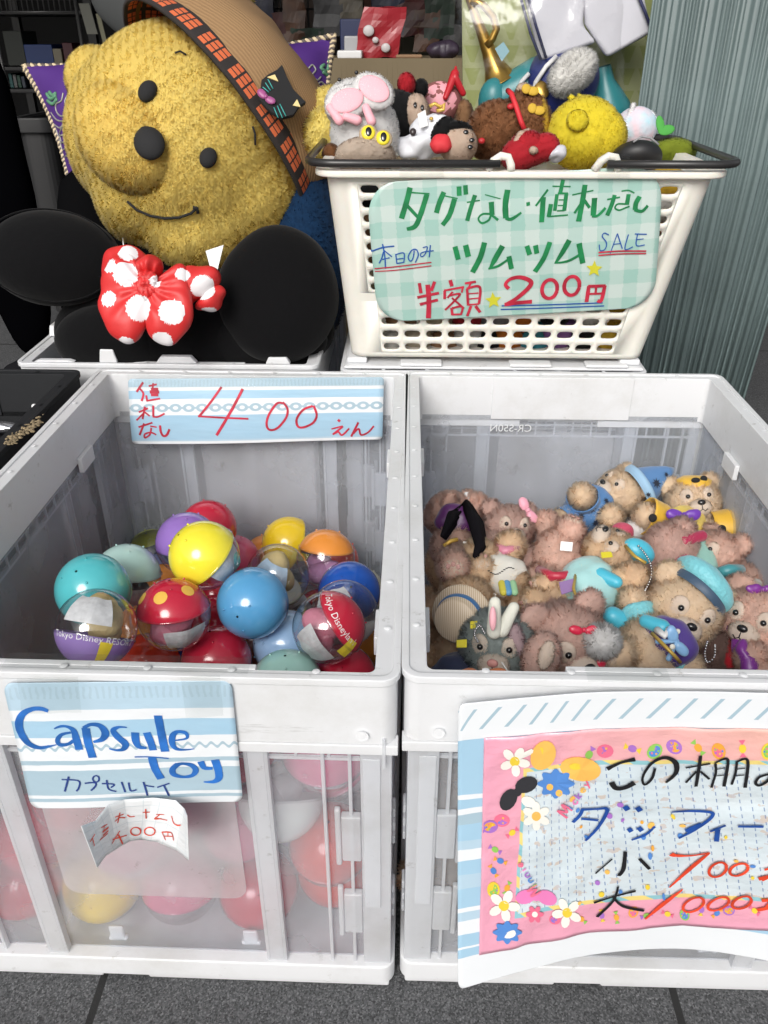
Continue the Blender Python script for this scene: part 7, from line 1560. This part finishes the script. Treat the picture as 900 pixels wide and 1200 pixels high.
# left side: shelving, bin, hanging things
P_ = thing('shelf_rack', 'black metal shelf rack with boxes deep in the shop at the left', 'shelf', (PY(30, 60, 2.9).x, 2.9, 0)); BLM = mat('rack_black', (.010, .010, .011), .5)
x0, x1 = PY(-20, 60, 2.9).x, PY(112, 60, 2.9).x
for x in (x0, x1):
    for y in (2.9, 3.2): g = G(); g.box(x-.012, y-.012, 0, x+.012, y+.012, 1.5); g.obj('upright', BLM, P_)
zs = [PY(50, y, 2.9).z for y in (104, 78, 12)]
for z in zs: g = G(); g.box(x0, 2.89, z-.012, x1, 3.22, z); g.obj('shelf', BLM, P_, bevel=.002)
def onshelf(name, lab, cat, px0, px1, pyt, zb, m, Y=2.93, d=.12): a, b_ = PY(px0, pyt, Y), PY(px1, pyt, Y); g = G(); g.box(a.x, Y, zb+.001, b_.x, Y+d, a.z); tag(g.obj(name, m, bevel=.002), lab, cat)
onshelf('carton', 'blue carton on the black shelf behind the purple pillow', 'box', 27, 60, 52, zs[1], mat('blue_carton', (.012, .04, .17), .5)); onshelf('carton', 'small white-topped carton beside the blue carton', 'box', 61, 71, 57, zs[1], mat('beige_carton', (.26, .23, .17), .6)); onshelf('carton', 'dark red carton at the right end of the shelf', 'box', 72, 84, 50, zs[1], mat('dark_red_carton', (.08, .012, .02), .5))
for k in range(4): onshelf('book', ['teal book at the left end of the low shelf', 'grey book second on the low shelf', 'dark green book third on the low shelf', 'slate book at the right end of the low shelf'][k], 'book', 9+k*5, 13+k*5, 86+k, zs[0], mat('book_%d' % k, ((.03, .10, .10), (.12, .12, .12), (.03, .07, .05), (.05, .06, .08))[k], .6), d=.1)
g = G(); Yw = 2.6; wz = PY(60, 14, Yw); xa, xb = PY(-10, 14, Yw).x, PY(90, 14, Yw).x
for k in range(17): x = xa+(xb-xa)*k/16; g.tube([(x, Yw, wz.z), (x, Yw, wz.z+.09)], .002, 6)
for z in (0, .03, .09): g.tube([(xa, Yw, wz.z+z), (xb, Yw, wz.z+z)], .0028, 6)
for x in (xa, xb): g.tube([(x, Yw, 0), (x, Yw, wz.z+.09)], .005, 6)
tag(g.obj('wire_basket', mat('wire_grey', (.12, .12, .12), .4, metal=.6)), 'grey wire basket rack high at the far left', 'wire basket')
for k, (px0, px1, y0, y1, c_, lab) in enumerate(((92, 110, 4, 40, (.09, .09, .075), 'grey paper sheet hanging in the dark shop left of the yellowish one'), (112, 124, 16, 62, (.13, .125, .08), 'yellowish paper sheet hanging in the dark shop'))):
    g = G(); a, b_ = PY(px0, y0, 2.4), PY(px1, y1, 2.4); g.prism([(a.x, 2.4, a.z), (b_.x, 2.4, a.z), (b_.x+.01, 2.4, b_.z), (a.x+.01, 2.4, b_.z)], Vector((0, .004, 0))); tag(g.obj('hanging_paper', mat('paper_%d' % k, c_, .7)), lab, 'paper')
g = G(); p = PY(205, -8, 1.9); g.ell(p, (.16, .035, .11), None, 4, .02, 12); tag(g.obj('hanging_coat', mat('grey_coat', (.045, .048, .048), .8, bump=.3, bscale=20)), 'dark grey coat hanging above the yellow bear', 'clothing')
P_ = thing('plastic_bin', 'dark translucent plastic bin standing on the floor behind the pillow', 'bin', (PY(45, 230, 2.2).x, 2.2, 0)); a, b_ = PY(16, 140, 2.2), PY(74, 229, 2.2); BIN = mat('bin_grey', (.022, .022, .023), .5)
g = G(); ring(g, rrect(a.x, 2.2, b_.x, 2.5, .03), rrect(a.x+.006, 2.206, b_.x-.006, 2.494, .026), .012, a.z); g.poly([(x, y, .02) for x, y in rrect(a.x+.004, 2.204, b_.x-.004, 2.496, .03)]); g.obj('tub', BIN, P_); g = G(); ring(g, rrect(a.x-.012, 2.188, b_.x+.012, 2.512, .035), rrect(a.x+.002, 2.202, b_.x-.002, 2.498, .03), a.z-.03, a.z+.004); g.obj('rim', BIN, P_, bevel=.003)
P_ = thing('standing_bag', 'black tall bag with pale tip standing at the far left', 'bag', PY(-5, 250, 1.9)); g = G(); a = PY(-12, 180, 1.9); g.ell((a.x, 1.9, .36), (.085, .05, .36), None, 4, .02, 8); g.obj('bag', mat('bag_black', (.0015, .0015, .002), 1, spec=0), P_); g = G(); g.ell(PY(22, 241, 1.88), (.018, .02, .020)); g.obj('pale_tip', mat('tip_grey', (.22, .22, .24), .4), P_)

# stock hanging and stacked deeper in the shop
rnd = random.Random(9)
hang = [(305, 22), (322, 48), (345, 20), (362, 55), (385, 12), (412, 8), (455, 12), (478, 18), (500, 36), (515, 12), (536, 60), (350, 80)]
tint = [('maroon', (.10, .02, .02)), ('navy', (.015, .02, .06)), ('beige', (.20, .17, .12)), ('grey', (.09, .09, .095)), ('dark green', (.02, .05, .03)), ('rust', (.13, .05, .02))]
where = ['first from the left on the wire grid', 'second from the left on the wire grid', 'third from the left on the wire grid', 'fourth from the left on the wire grid', 'above the white box on the wire grid', 'between the white box and the blue box, high on the wire grid', 'above the red bag on the wire grid', 'right of the red bag, high on the wire grid', 'above the cardboard tray on the wire grid', 'high near the green board on the wire grid', 'low near the green board on the wire grid', 'lowest at the left end of the wire grid']
for k, (px, py) in enumerate(hang):
    nm, c_ = tint[(k*5+1) % 6]; p = PY(px, py, 2.60); g = G(); wd, ht = rnd.uniform(.03, .05), rnd.uniform(.045, .07)
    g.box(p.x-wd, 2.585, p.z-ht, p.x+wd, 2.605, p.z+ht)
    bmesh.ops.subdivide_edges(g.bm, edges=g.bm.edges[:], cuts=4, use_grid_fill=True)
    for v in g.bm.verts: v.co += Vector((1, 1, 1))*.008*noise.noise(v.co*24)
    tag(g.obj('hanging_packet', mat('packet_%d' % k, tuple(x*.5 for x in c_), .5, var=.4, vscale=25)), '%s packet hanging %s' % (nm, where[k]), 'packet', 'packets hanging on the wire grid')
for k, (px0, px1, py, col_, lab) in enumerate(((2, 24, 36, (.03, .035, .03), 'dark grey carton at the left end of the middle shelf'), (86, 108, 60, (.035, .03, .03), 'dark brown carton at the right end of the middle shelf'), (32, 70, 84, (.02, .02, .022), 'black carton in the middle of the low shelf'), (75, 105, 88, (.05, .05, .045), 'grey carton at the right end of the low shelf'))):
    onshelf('carton', lab, 'box', px0, px1, py, zs[1] if k < 2 else zs[0], mat('shop_carton_%d' % k, col_, .6))
